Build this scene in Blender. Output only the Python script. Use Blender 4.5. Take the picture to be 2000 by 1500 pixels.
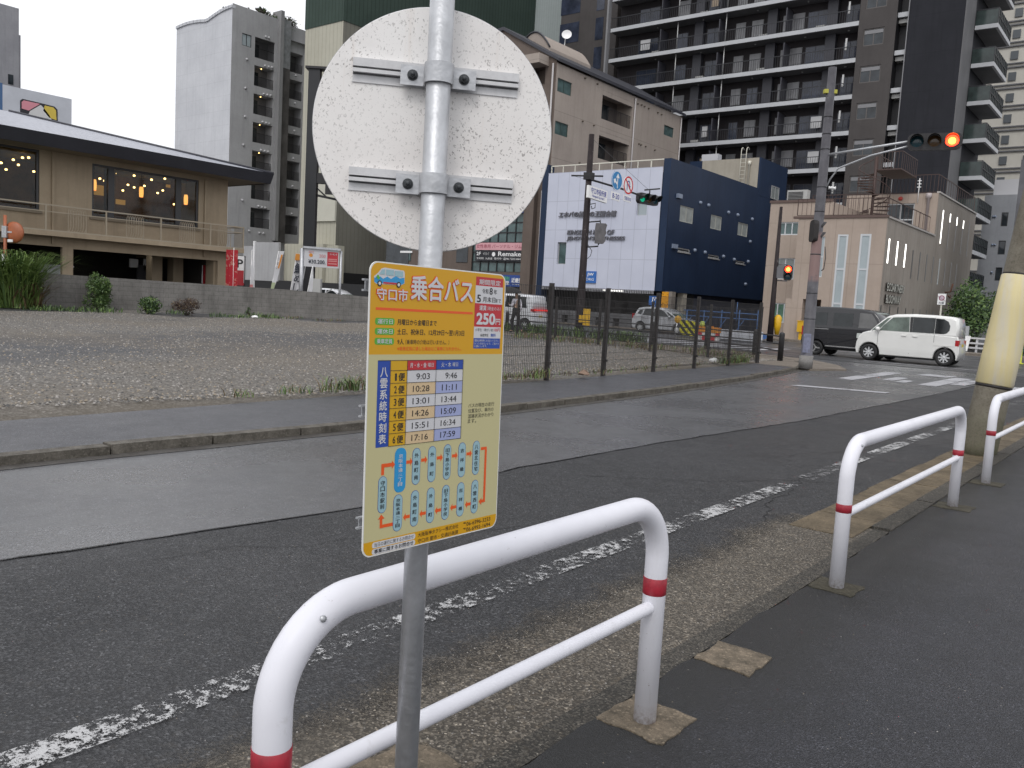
import bpy, math, random
from mathutils import Vector, Matrix
V = Vector
random.seed(7)
for o in list(bpy.data.objects): bpy.data.objects.remove(o)
sc = bpy.context.scene
COL = sc.collection

# ---------------------------------------------------------------- camera
FPX, PITCH, ROLL, YAW, EYE = 1656.7, 0.09795, 0.05753, 0.67051, 1.3965
HEAD = V((-math.sin(YAW), math.cos(YAW), 0)); SIDE = V((math.cos(YAW), math.sin(YAW), 0)); UPV = V((0, 0, 1))
CF = HEAD*math.cos(PITCH) - UPV*math.sin(PITCH); CU = UPV*math.cos(PITCH) + HEAD*math.sin(PITCH)
CR = SIDE*math.cos(ROLL) + CU*math.sin(ROLL); CU = CU*math.cos(ROLL) - SIDE*math.sin(ROLL)
cam = bpy.data.cameras.new('camera'); camo = bpy.data.objects.new('camera', cam); COL.objects.link(camo)
camo.matrix_world = Matrix(((CR.x, CU.x, -CF.x, 0), (CR.y, CU.y, -CF.y, 0), (CR.z, CU.z, -CF.z, EYE), (0, 0, 0, 1)))
cam.sensor_fit = 'HORIZONTAL'; cam.sensor_width = 36; cam.lens = FPX/2000*36
cam.clip_start = 0.05; cam.clip_end = 3000
sc.camera = camo

# ---------------------------------------------------------------- sky, light, exposure (overcast, rain)
world = bpy.data.worlds.new("World"); sc.world = world; world.use_nodes = True
wn = world.node_tree; wn.nodes.clear()
sky = wn.nodes.new('ShaderNodeTexSky'); sky.sky_type = 'NISHITA'; sky.sun_disc = False
sky.sun_elevation = math.radians(52); sky.sun_rotation = math.radians(215)
sky.air_density = 1.0; sky.dust_density = 6.0; sky.ozone_density = 1.0
sg = wn.nodes.new('ShaderNodeHueSaturation'); sg.inputs['Saturation'].default_value = 0.16
cl = wn.nodes.new('ShaderNodeMixRGB'); cl.inputs[0].default_value = 0.62; cl.inputs[2].default_value = (15.6, 15.8, 16.4, 1)   # cloud layer over the sky
bg = wn.nodes.new('ShaderNodeBackground'); bg.inputs[1].default_value = 0.10
out = wn.nodes.new('ShaderNodeOutputWorld')
wn.links.new(sky.outputs[0], sg.inputs['Color']); wn.links.new(sg.outputs[0], cl.inputs[1])
wn.links.new(cl.outputs[0], bg.inputs[0]); wn.links.new(bg.outputs[0], out.inputs[0])
sl = bpy.data.lights.new('sun', 'SUN'); sl.energy = 0.75; sl.angle = math.radians(18); sl.color = (1.0, 0.97, 0.93)
so = bpy.data.objects.new('sun', sl); COL.objects.link(so)
# the sun stands behind the camera (to the south, a little east)
sd = V((0.30, -0.80, 1.0)).normalized(); so.rotation_euler = sd.to_track_quat('Z', 'Y').to_euler()
sky.sun_rotation = math.atan2(sd.x, sd.y)
sc.view_settings.view_transform = 'Standard'; sc.view_settings.look = 'None'
sc.view_settings.exposure = 0.0; sc.view_settings.gamma = 1.0
sc.render.engine = 'CYCLES'
sc.cycles.max_bounces = 6; sc.cycles.use_denoising = True; sc.cycles.transparent_max_bounces = 24
sc.cycles.sample_clamp_indirect = 6

# ---------------------------------------------------------------- surveying: where a sight line meets a real plane
def ray(x, y): return CR*((x-1000)/FPX) - CU*((y-750)/FPX) + CF
def PL(x, y, ax, val):
    r = ray(x, y); o = V((0, 0, EYE)); return o + r*((val-o[ax])/r[ax])
def G(x, y, z=0): return PL(x, y, 2, z)
def DP(x, y, d):
    r = ray(x, y); return V((0, 0, EYE)) + r*(d/r.dot(HEAD))

# ---------------------------------------------------------------- materials
MATS = {}
def mat(name, col, rough=.6, metal=0, n=0, ns=8, bump=0, bs=40, dirt=0, spec=None, emit=0, col2=None, streak=False, wet=0):
    if name in MATS: return MATS[name]
    m = bpy.data.materials.new(name); m.use_nodes = True; t = m.node_tree; N = t.nodes; L = t.links
    b = N['Principled BSDF']; c = (*col, 1)
    b.inputs['Base Color'].default_value = c; b.inputs['Roughness'].default_value = rough; b.inputs['Metallic'].default_value = metal
    if spec is not None: b.inputs['Specular IOR Level'].default_value = spec
    if emit: b.inputs['Emission Color'].default_value = c; b.inputs['Emission Strength'].default_value = emit
    if n or bump or dirt:
        tc = N.new('ShaderNodeTexCoord'); src = tc.outputs['Object']
        if streak:
            mp = N.new('ShaderNodeMapping'); mp.inputs['Scale'].default_value = (1, 1, .12); L.new(src, mp.inputs[0]); ssrc = mp.outputs[0]
        else: ssrc = src
    if n or dirt:
        nz = N.new('ShaderNodeTexNoise'); nz.inputs['Scale'].default_value = ns; nz.inputs['Detail'].default_value = 5; nz.inputs['Roughness'].default_value = .65
        L.new(ssrc, nz.inputs['Vector'])
        rp = N.new('ShaderNodeValToRGB'); k = n or dirt
        a = [max(0, v*(1-k)) for v in col]; d = list(col2) if col2 else [min(1, v*(1+k)) for v in col]
        rp.color_ramp.elements[0].position = .32; rp.color_ramp.elements[1].position = .68
        rp.color_ramp.elements[0].color = (*a, 1); rp.color_ramp.elements[1].color = (*d, 1)
        L.new(nz.outputs['Fac'], rp.inputs[0]); L.new(rp.outputs[0], b.inputs['Base Color'])
        if wet:
            r2 = N.new('ShaderNodeMapRange'); r2.inputs[1].default_value = .35; r2.inputs[2].default_value = .65
            r2.inputs[3].default_value = rough; r2.inputs[4].default_value = max(.05, rough-wet)
            L.new(nz.outputs['Fac'], r2.inputs[0]); L.new(r2.outputs[0], b.inputs['Roughness'])
    if bump:
        nb = N.new('ShaderNodeTexNoise'); nb.inputs['Scale'].default_value = bs; nb.inputs['Detail'].default_value = 4
        bp = N.new('ShaderNodeBump'); bp.inputs['Strength'].default_value = bump; bp.inputs['Distance'].default_value = .02
        L.new(src, nb.inputs['Vector']); L.new(nb.outputs['Fac'], bp.inputs['Height']); L.new(bp.outputs[0], b.inputs['Normal'])
    MATS[name] = m; return m

class NT:
    "tiny node helper for the hand-made surfaces"
    def __init__(s, name):
        s.m = bpy.data.materials.new(name); s.m.use_nodes = True; s.t = s.m.node_tree; s.b = s.t.nodes['Principled BSDF']
        s.pos = s.n('ShaderNodeNewGeometry').outputs['Position']; MATS[name] = s.m; s.b.inputs['Specular IOR Level'].default_value = .22
    def n(s, ty, **k):
        x = s.t.nodes.new(ty)
        for a, v in k.items():
            if a.startswith('i_'): x.inputs[a[2:].replace('_', ' ')].default_value = v
            else: setattr(x, a, v)
        return x
    def l(s, a, b): s.t.links.new(a, b)
    def noise(s, scale, det=4, rough=.6, vec=None, out='Fac'):
        x = s.n('ShaderNodeTexNoise', i_Scale=scale, i_Detail=det, i_Roughness=rough); s.l(vec or s.pos, x.inputs['Vector']); return x.outputs[out]
    def vor(s, scale, feat='F1', out='Distance', vec=None, rnd=1):
        x = s.n('ShaderNodeTexVoronoi', feature=feat, i_Scale=scale, i_Randomness=rnd); s.l(vec or s.pos, x.inputs['Vector']); return x.outputs[out]
    def ramp(s, f, stops):
        x = s.n('ShaderNodeValToRGB'); e = x.color_ramp.elements
        while len(e) < len(stops): e.new(.5)
        for k, (p, c) in zip(e, stops): k.position = p; k.color = (*c, 1) if len(c) == 3 else c
        s.l(f, x.inputs[0]); return x.outputs[0]
    def g(s, f, a, b, c=0., d=1.):
        x = s.n('ShaderNodeMapRange'); 
        for i, v in enumerate((a, b, c, d)): x.inputs[i+1].default_value = v
        s.l(f, x.inputs[0]); return x.outputs[0]
    def mix(s, f, a, b, mode='MIX'):
        x = s.n('ShaderNodeMixRGB', blend_type=mode)
        for i, v in ((0, f), (1, a), (2, b)):
            if hasattr(v, 'is_linked') or hasattr(v, 'links'): s.l(v, x.inputs[i])
            elif isinstance(v, (int, float)): x.inputs[i].default_value = v
            else: x.inputs[i].default_value = (*v, 1)
        return x.outputs[0]
    def math(s, op, a, b=0., c=0.):
        x = s.n('ShaderNodeMath', operation=op)
        for i, v in enumerate((a, b, c)):
            if isinstance(v, (int, float)): x.inputs[i].default_value = v
            else: s.l(v, x.inputs[i])
        return x.outputs[0]
    def xyz(s):
        x = s.n('ShaderNodeSeparateXYZ'); s.l(s.pos, x.inputs[0]); return x.outputs
    def scaled(s, sx, sy, sz, rot=(0, 0, 0)):
        x = s.n('ShaderNodeMapping'); x.inputs['Scale'].default_value = (sx, sy, sz); x.inputs['Rotation'].default_value = rot; s.l(s.pos, x.inputs[0]); return x.outputs[0]
    def bump(s, h, st, dist, prev=None):
        x = s.n('ShaderNodeBump', i_Strength=st, i_Distance=dist); s.l(h, x.inputs['Height'])
        if prev is not None: s.l(prev, x.inputs['Normal'])
        return x.outputs[0]
    def done(s, col=None, rough=None, nor=None):
        if col is not None: s.l(col, s.b.inputs['Base Color'])
        if rough is not None:
            if isinstance(rough, float): s.b.inputs['Roughness'].default_value = rough
            else: s.l(rough, s.b.inputs['Roughness'])
        if nor is not None: s.l(nor, s.b.inputs['Normal'])
        return s.m

def asphalt(name, dark, light, rough, stone=70, crack=True, patch=None, wetlo=.28, fade=None, spec=.4, bst=1.):
    s = NT(name); s.b.inputs['Specular IOR Level'].default_value = spec
    big = s.noise(.7, 5, .6); mid = s.noise(9, 4, .7); v = s.vor(stone, out='Color'); vd = s.vor(stone)
    sp = s.n('ShaderNodeSeparateColor'); s.l(v, sp.inputs[0])
    c = s.ramp(sp.outputs[0], [(0, [d*.55 for d in dark]), (.5, dark), (.86, light), (.975, [l*1.25 for l in light]), (1, [min(1, l*2.6) for l in light])])
    c = s.mix(s.g(mid, .35, .7, 0, .45), c, [d*.6 for d in dark]); c = s.mix(s.g(big, .35, .65, 0, .5), c, s.mix(1, c, (1.35, 1.33, 1.3), 'MULTIPLY'))
    hue = s.noise(26, 3); c = s.mix(s.g(hue, .55, .75, 0, .25), c, (light[0]*1.3, light[1]*1.1, light[2]*.85))
    st = s.noise(2.1, 5, .7); c = s.mix(s.g(st, .54, .60, 0, .25), c, [d*.55 for d in dark]); st2 = s.noise(.33, 3, .5); c = s.mix(s.g(st2, .56, .62, 0, .15), c, list(light))
    if patch: c = patch(s, c)
    if crack:
        wv = s.n('ShaderNodeVectorMath', operation='ADD'); s.l(s.pos, wv.inputs[0]); s.l(s.mix(1, s.noise(1.6, 4, out='Color'), (1.3, 1.3, 1.3), 'MULTIPLY'), wv.inputs[1])
        ck = s.vor(.34, 'DISTANCE_TO_EDGE', vec=wv.outputs[0]); m = s.g(ck, .0015, .005, 1, 0); m = s.math('MULTIPLY', m, s.g(s.noise(.5), .5, .6))
        c = s.mix(s.math('MULTIPLY', m, .75), c, (.008, .008, .008))
    n1 = s.bump(vd, .55*bst, .006); n1 = s.bump(mid, .3*bst, .006, n1)
    if fade:
        fx = s.math('ADD', s.xyz()[0], s.math('MULTIPLY', s.math('SUBTRACT', s.noise(2.2, 6, .75), .5), .55)); fx = s.math('ADD', fx, s.math('MULTIPLY', s.math('SUBTRACT', s.noise(60, 3, .8), .5), .35)); s.l(s.g(fx, fade[0], fade[1]), s.b.inputs['Alpha'])
    return s.done(c, s.g(big, .35, .65, rough, max(wetlo, rough-.18)), n1)

# ---------------------------------------------------------------- mesh builder
class MB:
    def __init__(s): s.v = []; s.f = []; s.mi = []; s.sm = []
    def add(s, vs, fs, m=0, smooth=False):
        b = len(s.v); s.v += [tuple(p) for p in vs]
        for f in fs: s.f.append(tuple(b+i for i in f)); s.mi.append(m); s.sm.append(smooth)
        return s
    def box(s, x0, x1, y0, y1, z0, z1, m=0):
        x0, x1 = min(x0, x1), max(x0, x1); y0, y1 = min(y0, y1), max(y0, y1); z0, z1 = min(z0, z1), max(z0, z1)
        return s.add([(x, y, z) for x in (x0, x1) for y in (y0, y1) for z in (z0, z1)],
                     [(0, 1, 3, 2), (4, 6, 7, 5), (0, 4, 5, 1), (2, 3, 7, 6), (0, 2, 6, 4), (1, 5, 7, 3)], m)
    def obox(s, c, U, W, N, su, sw, sn, m=0):
        "box centred at c with half sizes along three axes"
        c = V(c); U = V(U)*su; W = V(W)*sw; N = V(N)*sn
        return s.add([c+U*a+W*b+N*d for a in (-1, 1) for b in (-1, 1) for d in (-1, 1)],
                     [(0, 1, 3, 2), (4, 6, 7, 5), (0, 4, 5, 1), (2, 3, 7, 6), (0, 2, 6, 4), (1, 5, 7, 3)], m)
    def bar(s, p, q, w, h=None, m=0, up=(0, 0, 1)):
        p = V(p); q = V(q); d = q-p; L = d.length
        if L < 1e-6: return s
        d.normalize(); u = V(up)
        if abs(d.dot(u)) > .98: u = V((1, 0, 0))
        a = d.cross(u).normalized(); b = a.cross(d); h = h or w
        return s.obox((p+q)/2, d, a, b, L/2, w/2, h/2, m)
    def tube(s, pts, r, n=12, m=0, cap=True, smooth=True):
        pts = [V(p) for p in pts]; rs = r if isinstance(r, (list, tuple)) else [r]*len(pts)
        ref = None; vs = []; k = len(pts)
        for i, p in enumerate(pts):
            d = (pts[min(i+1, k-1)]-pts[max(i-1, 0)]).normalized()
            if ref is None:
                ref = V((0, 0, 1)) if abs(d.z) < .9 else V((1, 0, 0))
            a = (ref - d*ref.dot(d)).normalized(); b = d.cross(a); ref = a
            vs += [p+(a*math.cos(t)+b*math.sin(t))*rs[i] for t in (2*math.pi*j/n for j in range(n))]
        fs = [(i*n+j, i*n+(j+1) % n, (i+1)*n+(j+1) % n, (i+1)*n+j) for i in range(k-1) for j in range(n)]
        s.add(vs, fs, m, smooth)
        if cap: s.add(vs[:n], [tuple(reversed(range(n)))], m); s.add(vs[-n:], [tuple(range(n))], m)
        return s
    def poly(s, pts, m=0): return s.add(pts, [tuple(range(len(pts)))], m)
    def prism(s, pts, off, m=0, m2=None):
        pts = [V(p) for p in pts]; off = V(off); n = len(pts)
        s.add(pts+[p+off for p in pts], [tuple(reversed(range(n))), tuple(range(n, 2*n))], m)
        return s.add(pts+[p+off for p in pts], [(i, (i+1) % n, n+(i+1) % n, n+i) for i in range(n)], m if m2 is None else m2)
    def lathe(s, prof, c, ax, n=24, m=0, smooth=True):
        "prof = (radius, distance along the axis)"
        c = V(c); ax = V(ax).normalized(); a = ax.orthogonal().normalized(); b = ax.cross(a); vs = []
        for r, h in prof: vs += [c+ax*h+(a*math.cos(t)+b*math.sin(t))*r for t in (2*math.pi*j/n for j in range(n))]
        k = len(prof)
        return s.add(vs, [(i*n+j, i*n+(j+1) % n, (i+1)*n+(j+1) % n, (i+1)*n+j) for i in range(k-1) for j in range(n)], m, smooth)
    def disc(s, c, ax, r, n=24, m=0, r2=None):
        c = V(c); ax = V(ax).normalized(); a = (V((0, 0, 1))-ax*ax.z).normalized() if abs(ax.z) < .95 else V((1, 0, 0)); b = ax.cross(a)
        ring = [c+(a*math.cos(t)+b*math.sin(t))*r for t in (2*math.pi*j/n for j in range(n))]
        if r2 is None: return s.add(ring, [tuple(range(n))], m)
        inn = [c+(p-c)*(r2/r) for p in ring]
        return s.add(ring+inn, [(j, (j+1) % n, n+(j+1) % n, n+j) for j in range(n)], m)
    def xf(s, M):
        s.v = [tuple(M @ V(p)) for p in s.v]; return s
    def merge(s, o):
        b = len(s.v); s.v += o.v; s.f += [tuple(b+i for i in f) for f in o.f]; s.mi += o.mi; s.sm += o.sm; return s
    def build(s, name, mats, parent=None, local=False, fix=True):
        if not isinstance(mats, (list, tuple)): mats = [mats]
        off = V((0, 0, 0))
        if parent is not None and not local:
            q = parent
            while q is not None: off += q.location; q = q.parent
        me = bpy.data.meshes.new(name)
        me.from_pydata([(p[0]-off.x, p[1]-off.y, p[2]-off.z) for p in s.v], [], s.f)
        for k in mats: me.materials.append(k)
        me.polygons.foreach_set('material_index', s.mi); me.polygons.foreach_set('use_smooth', s.sm)
        if fix:
            import bmesh
            bm = bmesh.new(); bm.from_mesh(me); bmesh.ops.remove_doubles(bm, verts=bm.verts, dist=1e-5)
            bmesh.ops.recalc_face_normals(bm, faces=bm.faces); bm.to_mesh(me); bm.free()
        me.update()
        o = bpy.data.objects.new(name, me); COL.objects.link(o)
        if parent is not None: o.parent = parent
        return o

def tag(o, label, cat, group=None):
    o['label'] = label; o['category'] = cat
    if group: o['group'] = group
    return o
def thing(name, label, cat, loc=(0, 0, 0), rz=0, group=None):
    o = bpy.data.objects.new(name, None); COL.objects.link(o); o.location = loc; o.rotation_euler = (0, 0, rz); o.empty_display_size = .2
    return tag(o, label, cat, group)
def struct(name, mb, mats, kind='structure', fix=True):
    o = mb.build(name, mats, fix=fix); o['kind'] = kind; return o
def dup(root, loc, rz=None, label=None):
    def cp(o, parent):
        c = o.copy(); COL.objects.link(c); c.parent = parent
        for ch in [x for x in kids.get(o, [])]: cp(ch, c)
        return c
    kids = {}
    for o in bpy.data.objects:
        if o.parent: kids.setdefault(o.parent, []).append(o)
    r = cp(root, None); r.location = loc
    if rz is not None: r.rotation_euler = (0, 0, rz)
    if label: r['label'] = label
    return r

# ---------------------------------------------------------------- lettering (mesh outlines of the built-in font)
TXT = {}
def glyphs(body, offset=0.0):
    k = (body, offset)
    if k not in TXT:
        c = bpy.data.curves.new('t', 'FONT'); c.body = body; c.offset = offset; c.resolution_u = 3; c.fill_mode = 'FRONT'
        o = bpy.data.objects.new('t', c); COL.objects.link(o); bpy.context.view_layer.update()
        me = bpy.data.meshes.new_from_object(o)
        TXT[k] = ([v.co.copy() for v in me.vertices], [tuple(p.vertices) for p in me.polygons])
        bpy.data.objects.remove(o); bpy.data.curves.remove(c); bpy.data.meshes.remove(me)
    return TXT[k]
def text_on(mb, body, O, U, W, u0, u1, v0, v1, m=0, bold=0.012, shear=0, ref=None):
    "body filling the rectangle u0..u1, v0..v1 of the plane O + u U + v W"
    vs, fs = glyphs(body, 0.0)
    if not vs: return
    rv = vs
    xs = [p.x for p in rv]; ys = [p.y for p in rv]; ax, bx, ay, by = min(xs), max(xs), min(ys), max(ys)
    O = V(O); U = V(U); W = V(W); su = (u1-u0)/max(1e-6, bx-ax); sv = (v1-v0)/max(1e-6, by-ay)
    N_ = U.cross(W).normalized(); k = abs(sv)*W.length*.001; ds = [(0, 0)]
    if bold >= .015: ds = [(-bold*.6, -bold*.4), (bold*.6, -bold*.4), (0, bold*.6)]
    if bold >= .045: ds = [(bold*.9*math.cos(t), bold*.9*math.sin(t)) for t in (math.pi/4*i for i in range(8))]+[(0, 0)]
    for i, (dx, dy) in enumerate(ds):
        mb.add([O+U*(u0+(p.x-ax+dx)*su+shear*(p.y-ay)*sv)+W*(v0+(p.y-ay+dy)*sv)+N_*k*i for p in vs], fs, m)
def vtext_on(mb, body, O, U, W, u0, u1, v1, v0, m=0, bold=0.012, fill=.8):
    "vertical writing from v1 (top) down to v0"
    n = len(body); st = (v1-v0)/n
    for i, ch in enumerate(body):
        c = v1-st*(i+.5); h = min(st*fill, (u1-u0))/2; uc = (u0+u1)/2; w = (u1-u0)/2
        if ch in '一二ニー': hh = h*.45
        else: hh = h
        text_on(mb, ch, O, U, W, uc-w*.9, uc+w*.9, c-hh, c+hh, m, bold)
# ================================================================ materials shared
white_paint = mat('white_paint', (.76, .76, .80), .38, n=.05, ns=3)
red_tape = mat('red_tape', (.30, .016, .03), .45, n=.28, ns=18)
galv = mat('galvanised_steel', (.46, .47, .49), .46, .55, n=.14, ns=14, bump=.1, bs=60)
bolt_m = mat('dark_bolt', (.05, .055, .06), .5, .4)
black_metal = mat('black_metal', (.018, .017, .019), .5, .1, n=.3, ns=5)
brown_post = mat('dark_brown_paint', (.012, .010, .010), .55, n=.5, ns=9, col2=(.026, .021, .020))
white_m = mat('sign_white', (.78, .78, .78), .5)
black_m = mat('sign_black', (.015, .015, .02), .5)
grey_ink = mat('letter_grey', (.13, .13, .15), .5)
lamp_red = mat('signal_red_lit', (1, .03, .01), .4, emit=9)
lamp_core = mat('signal_red_core', (1, .28, .03), .4, emit=9)
lamp_green = mat('signal_green_lit', (.0, .32, .17), .4, emit=.9)
lamp_off_b = mat('signal_lens_dark_teal', (.01, .045, .06), .15)
lamp_off_y = mat('signal_lens_dark_amber', (.07, .035, .01), .15)
lamp_white = mat('lit_white', (1, .98, .92), .4, emit=3.0)
lamp_warm = mat('lit_warm', (1, .62, .22), .4, emit=8)
lamp_pend = mat('lit_pendant', (1, .42, .10), .4, emit=2.2)

def glass_mat(name, tint, rough=.06, alpha=.55):
    s = NT(name); t = s.t
    tr = s.n('ShaderNodeBsdfTransparent'); tr.inputs[0].default_value = (*tint, 1)
    gl = s.n('ShaderNodeBsdfGlossy'); gl.inputs['Roughness'].default_value = rough; gl.inputs[0].default_value = (.9, .95, 1, 1)
    fr = s.n('ShaderNodeFresnel'); fr.inputs[0].default_value = 1.5
    mx = s.n('ShaderNodeMixShader'); s.l(s.math('MULTIPLY', fr.outputs[0], .45), mx.inputs[0]); s.l(tr.outputs[0], mx.inputs[1]); s.l(gl.outputs[0], mx.inputs[2])
    s.l(mx.outputs[0], t.nodes['Material Output'].inputs[0]); t.nodes.remove(s.b); return s.m
clear_glass = glass_mat('window_glass', (.75, .78, .76))
car_glass = mat('car_glass_dark', (.018, .022, .024), .06, n=.4, ns=2)
car_glass2 = mat('car_glass_clear', (.10, .13, .11), .06, n=.5, ns=2.5)
pane_dark = mat('pane_dark', (.03, .036, .042), .08, n=.5, ns=.9)
pane_grey = mat('pane_curtain', (.20, .22, .22), .15, n=.25, ns=1.5)
pane_teal = mat('pane_teal', (.07, .11, .11), .1, n=.35, ns=1.2)
pane_pale = mat('pane_frosted', (.34, .39, .41), .25, n=.08, ns=1)
alu = mat('aluminium_frame', (.42, .42, .42), .4, .3)
alu_dark = mat('dark_frame', (.03, .03, .033), .4)

# ================================================================ ground
road_m = asphalt('road_asphalt', (.024, .0245, .027), (.058, .059, .063), .60, 130, spec=.35)
smooth_m = asphalt('wet_resurfaced_asphalt', (.098, .099, .106), (.124, .126, .134), .38, 150, crack=False, wetlo=.14, spec=.75, bst=.35)
def damp(s, c):
    X_ = s.math('ADD', s.xyz()[0], s.math('MULTIPLY', s.math('SUBTRACT', s.noise(1.4, 5, .7), .5), .9)); m = s.g(X_, -1.25, -.85, .75, 0)
    return s.mix(m, c, (.012, .012, .011))
walk_m = asphalt('sidewalk_asphalt', (.017, .018, .023), (.036, .037, .045), .50, 190, crack=False, wetlo=.26, spec=.5, patch=damp)
farwalk_m = asphalt('far_sidewalk_asphalt', (.060, .061, .070), (.098, .100, .110), .52, 120, crack=False, wetlo=.34, spec=.45, bst=.6)
def conc(name, a, b, st=.5, scale=3, rough=.7, speck=None):
    s = NT(name); n1 = s.noise(scale, 6, .7); n2 = s.noise(scale*9, 4, .7); v = s.vor(120, out='Color'); sp = s.n('ShaderNodeSeparateColor'); s.l(v, sp.inputs[0])
    c = s.ramp(n1, [(.3, a), (.7, b)]); c = s.mix(s.g(n2, .45, .7, 0, .45), c, [x*.45 for x in a])
    c = s.mix(s.g(sp.outputs[0], .9, .97, 0, .35), c, speck or [min(1, x*1.7) for x in b])
    return s.done(c, s.g(n1, .3, .7, rough, rough-.25), s.bump(n2, st, .008))
gutter_m = asphalt('gutter_aggregate', (.060, .052, .042), (.150, .132, .108), .8, 130, crack=False, wetlo=.5, fade=(-2.22, -1.98))
gutter2_m = conc('gutter_blocks', (.062, .050, .034), (.185, .145, .095), .5, 2.6)
pad_m = conc('pad_concrete', (.07, .06, .045), (.255, .205, .15), .9, 14)
kerb_m = conc('kerb_stone', (.045, .040, .032), (.165, .150, .128), .9, 6)
pave_m = conc('paving_brown', (.13, .11, .09), (.23, .20, .17), .4, 1.2)

struct('ground', MB().add([(-700, -400, -.11), (700, -400, -.11), (700, 900, -.11), (-700, 900, -.11)], [(0, 1, 2, 3)]), asphalt('open_asphalt', (.035, .035, .038), (.08, .08, .085), .6, 40, crack=False))
def fall(x, y): return .050*max(0, min(1, (-2.7-x)/4.3))*max(0, min(1, (27-y)/6))
def roadsheet(xs, ys, dz, edge=None):
    mb = MB(); n = len(xs); mb.add([(x, y, -.02+dz-fall(x, y)) for y in ys for x in xs], [(j*n+i, j*n+i+1, (j+1)*n+i+1, (j+1)*n+i) for j in range(len(ys)-1) for i in range(n-1)], 0, True); return mb
struct('road', roadsheet([-14, -7.3, -7.0, -4.8, -2.7, -1.9], [-30, 0, 10, 21, 23, 25, 27, 30], 0), road_m)
# the cross street
xroad_m = asphalt('cross_road_asphalt', (.052, .053, .058), (.09, .09, .095), .50, 60, crack=False)
struct('cross_road', MB().add([(-160, 29.6, -.024), (120, 29.6, -.024), (120, 47.2, -.024), (-160, 47.2, -.024)], [(0, 1, 2, 3)]), xroad_m)
# resurfaced wetter lane by the far kerb, with its ragged seam
rnd = random.Random(3)
ys = [-8+i*.25 for i in range(150)]; L = [(-13 if y > 10 else -7.4, y, -.016-fall(-7.3, y)) for y in ys]; R = []
def seam(y):
    pts = [(-8, -4.6), (1.67, -4.51), (3.7, -4.2), (5.7, -4.42), (8, -4.35), (11.6, -4.1), (19, -4.0), (30, -4.0)]
    for (a, b), (c, d) in zip(pts, pts[1:]):
        if a <= y <= c: return b+(d-b)*(y-a)/(c-a)
    return -4.0
for y in ys: xx_ = seam(y)+rnd.uniform(-.012, .012); R.append((xx_, y, -.016-fall(xx_, y)))
M_ = [(-7.0, y, -.016-fall(-7.0, y)) for y in ys]; nl = len(L); mb = MB(); mb.add(L+M_+R, [(i, nl+i, nl+i+1, i+1) for i in range(nl-1)]+[(nl+i, 2*nl+i, 2*nl+i+1, nl+i+1) for i in range(nl-1)]); struct('resurfaced_lane', mb, smooth_m)
# seam crack line
mb = MB()
for i in range(len(R)-1):
    w = .002+rnd.random()*.005; a, b = V(R[i]), V(R[i+1]); a.z = b.z = -.0125-fall(a.x, a.y)
    mb.add([a-V((w, 0, 0)), a+V((w, 0, 0)), b+V((w, 0, 0)), b-V((w, 0, 0))], [(0, 1, 2, 3)])
# a few wandering cracks in the old surface
def crack(mb, p, q, w, n=24, wob=.05):
    p = V(p); q = V(q); d = (q-p); s = V((-d.y, d.x, 0)).normalized(); off = 0; pts = []
    for i in range(n+1):
        off = off*.8+rnd.uniform(-wob, wob); pts.append(p+d*i/n+s*off)
    for a, b in zip(pts, pts[1:]):
        ww = w*rnd.uniform(.4, 1.2); a = V((a.x, a.y, -.0155-fall(a.x, a.y))); b = V((b.x, b.y, -.0155-fall(b.x, b.y))); mb.add([a-s*ww, a+s*ww, b+s*ww, b-s*ww], [(0, 1, 2, 3)])
crack(mb, (-3.9, 5.9, -.0125), (-2.1, 7.6, -.0125), .004); crack(mb, (-2.6, 7.5, -.0125), (-2.2, 5.6, -.0125), .004)
crack(mb, (-4.1, 2.2, -.0125), (-3.2, 4.2, -.0125), .003); crack(mb, (-3.1, 8.5, -.0125), (-2.2, 11, -.0125), .004)
struct('road_cracks', mb, mat('crack_black', (.014, .014, .015), .8))
# near gutter: worn aggregate strip with a ragged edge, then a run of cast blocks
mb = MB(); ys = [-6+i*.08 for i in range(152)]; A = []; B = []
ph = 0
for y in ys:
    ph = ph*.9+rnd.uniform(-.02, .02); w = -2.42
    A.append((w, y, -.009)); B.append((-1.535, y, -.009))
k = [i for i, y in enumerate(ys) if y <= 6.0]
mb.add([A[i] for i in k]+[B[i] for i in k], [(i, len(k)+i, len(k)+i+1, i+1) for i in range(len(k)-1)])
struct('gutter_strip', mb, gutter_m)
mb = MB()
for i in range(40):
    y0 = 5.62+i*.6
    mb.box(-1.99+rnd.uniform(-.01, .01), -1.58, y0+.006, y0+.594, -.06, -.006+rnd.uniform(-.002, .002))
struct('gutter_blocks', mb, gutter2_m)
# flush kerb line of the near pavement
mb = MB()
for i in range(60):
    y0 = -6+i*.6
    if y0 > 5.4: mb.box(-1.565, -1.435, y0+.004, y0+.596, -.06, .012+rnd.uniform(-.002, .002))
    else: mb.box(-1.545, -1.445, y0+.001, y0+.599, -.06, -.005)
struct('near_kerb', mb, asphalt('near_kerb_worn', (.034, .031, .026), (.095, .086, .072), .75, 150, crack=False, wetlo=.45))
mb = MB(); edge = []
ys = [-6+i*.1 for i in range(460)]; E1 = [(-1.44+rnd.uniform(-.012, .012), y, .0) for y in ys]; E2 = [(60, y, .0) for y in ys]
mb.add(E1+E2, [(i, len(ys)+i, len(ys)+i+1, i+1) for i in range(len(ys)-1)])
mb.add([(a[0], a[1], a[2]) for a in E1]+[(a[0], a[1], -.06) for a in E1], [(i, i+1, len(ys)+i+1, len(ys)+i) for i in range(len(ys)-1)])
s0 = struct('near_sidewalk', mb, walk_m)
mb = MB()   # asphalt behind the camera on the pavement side
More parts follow.
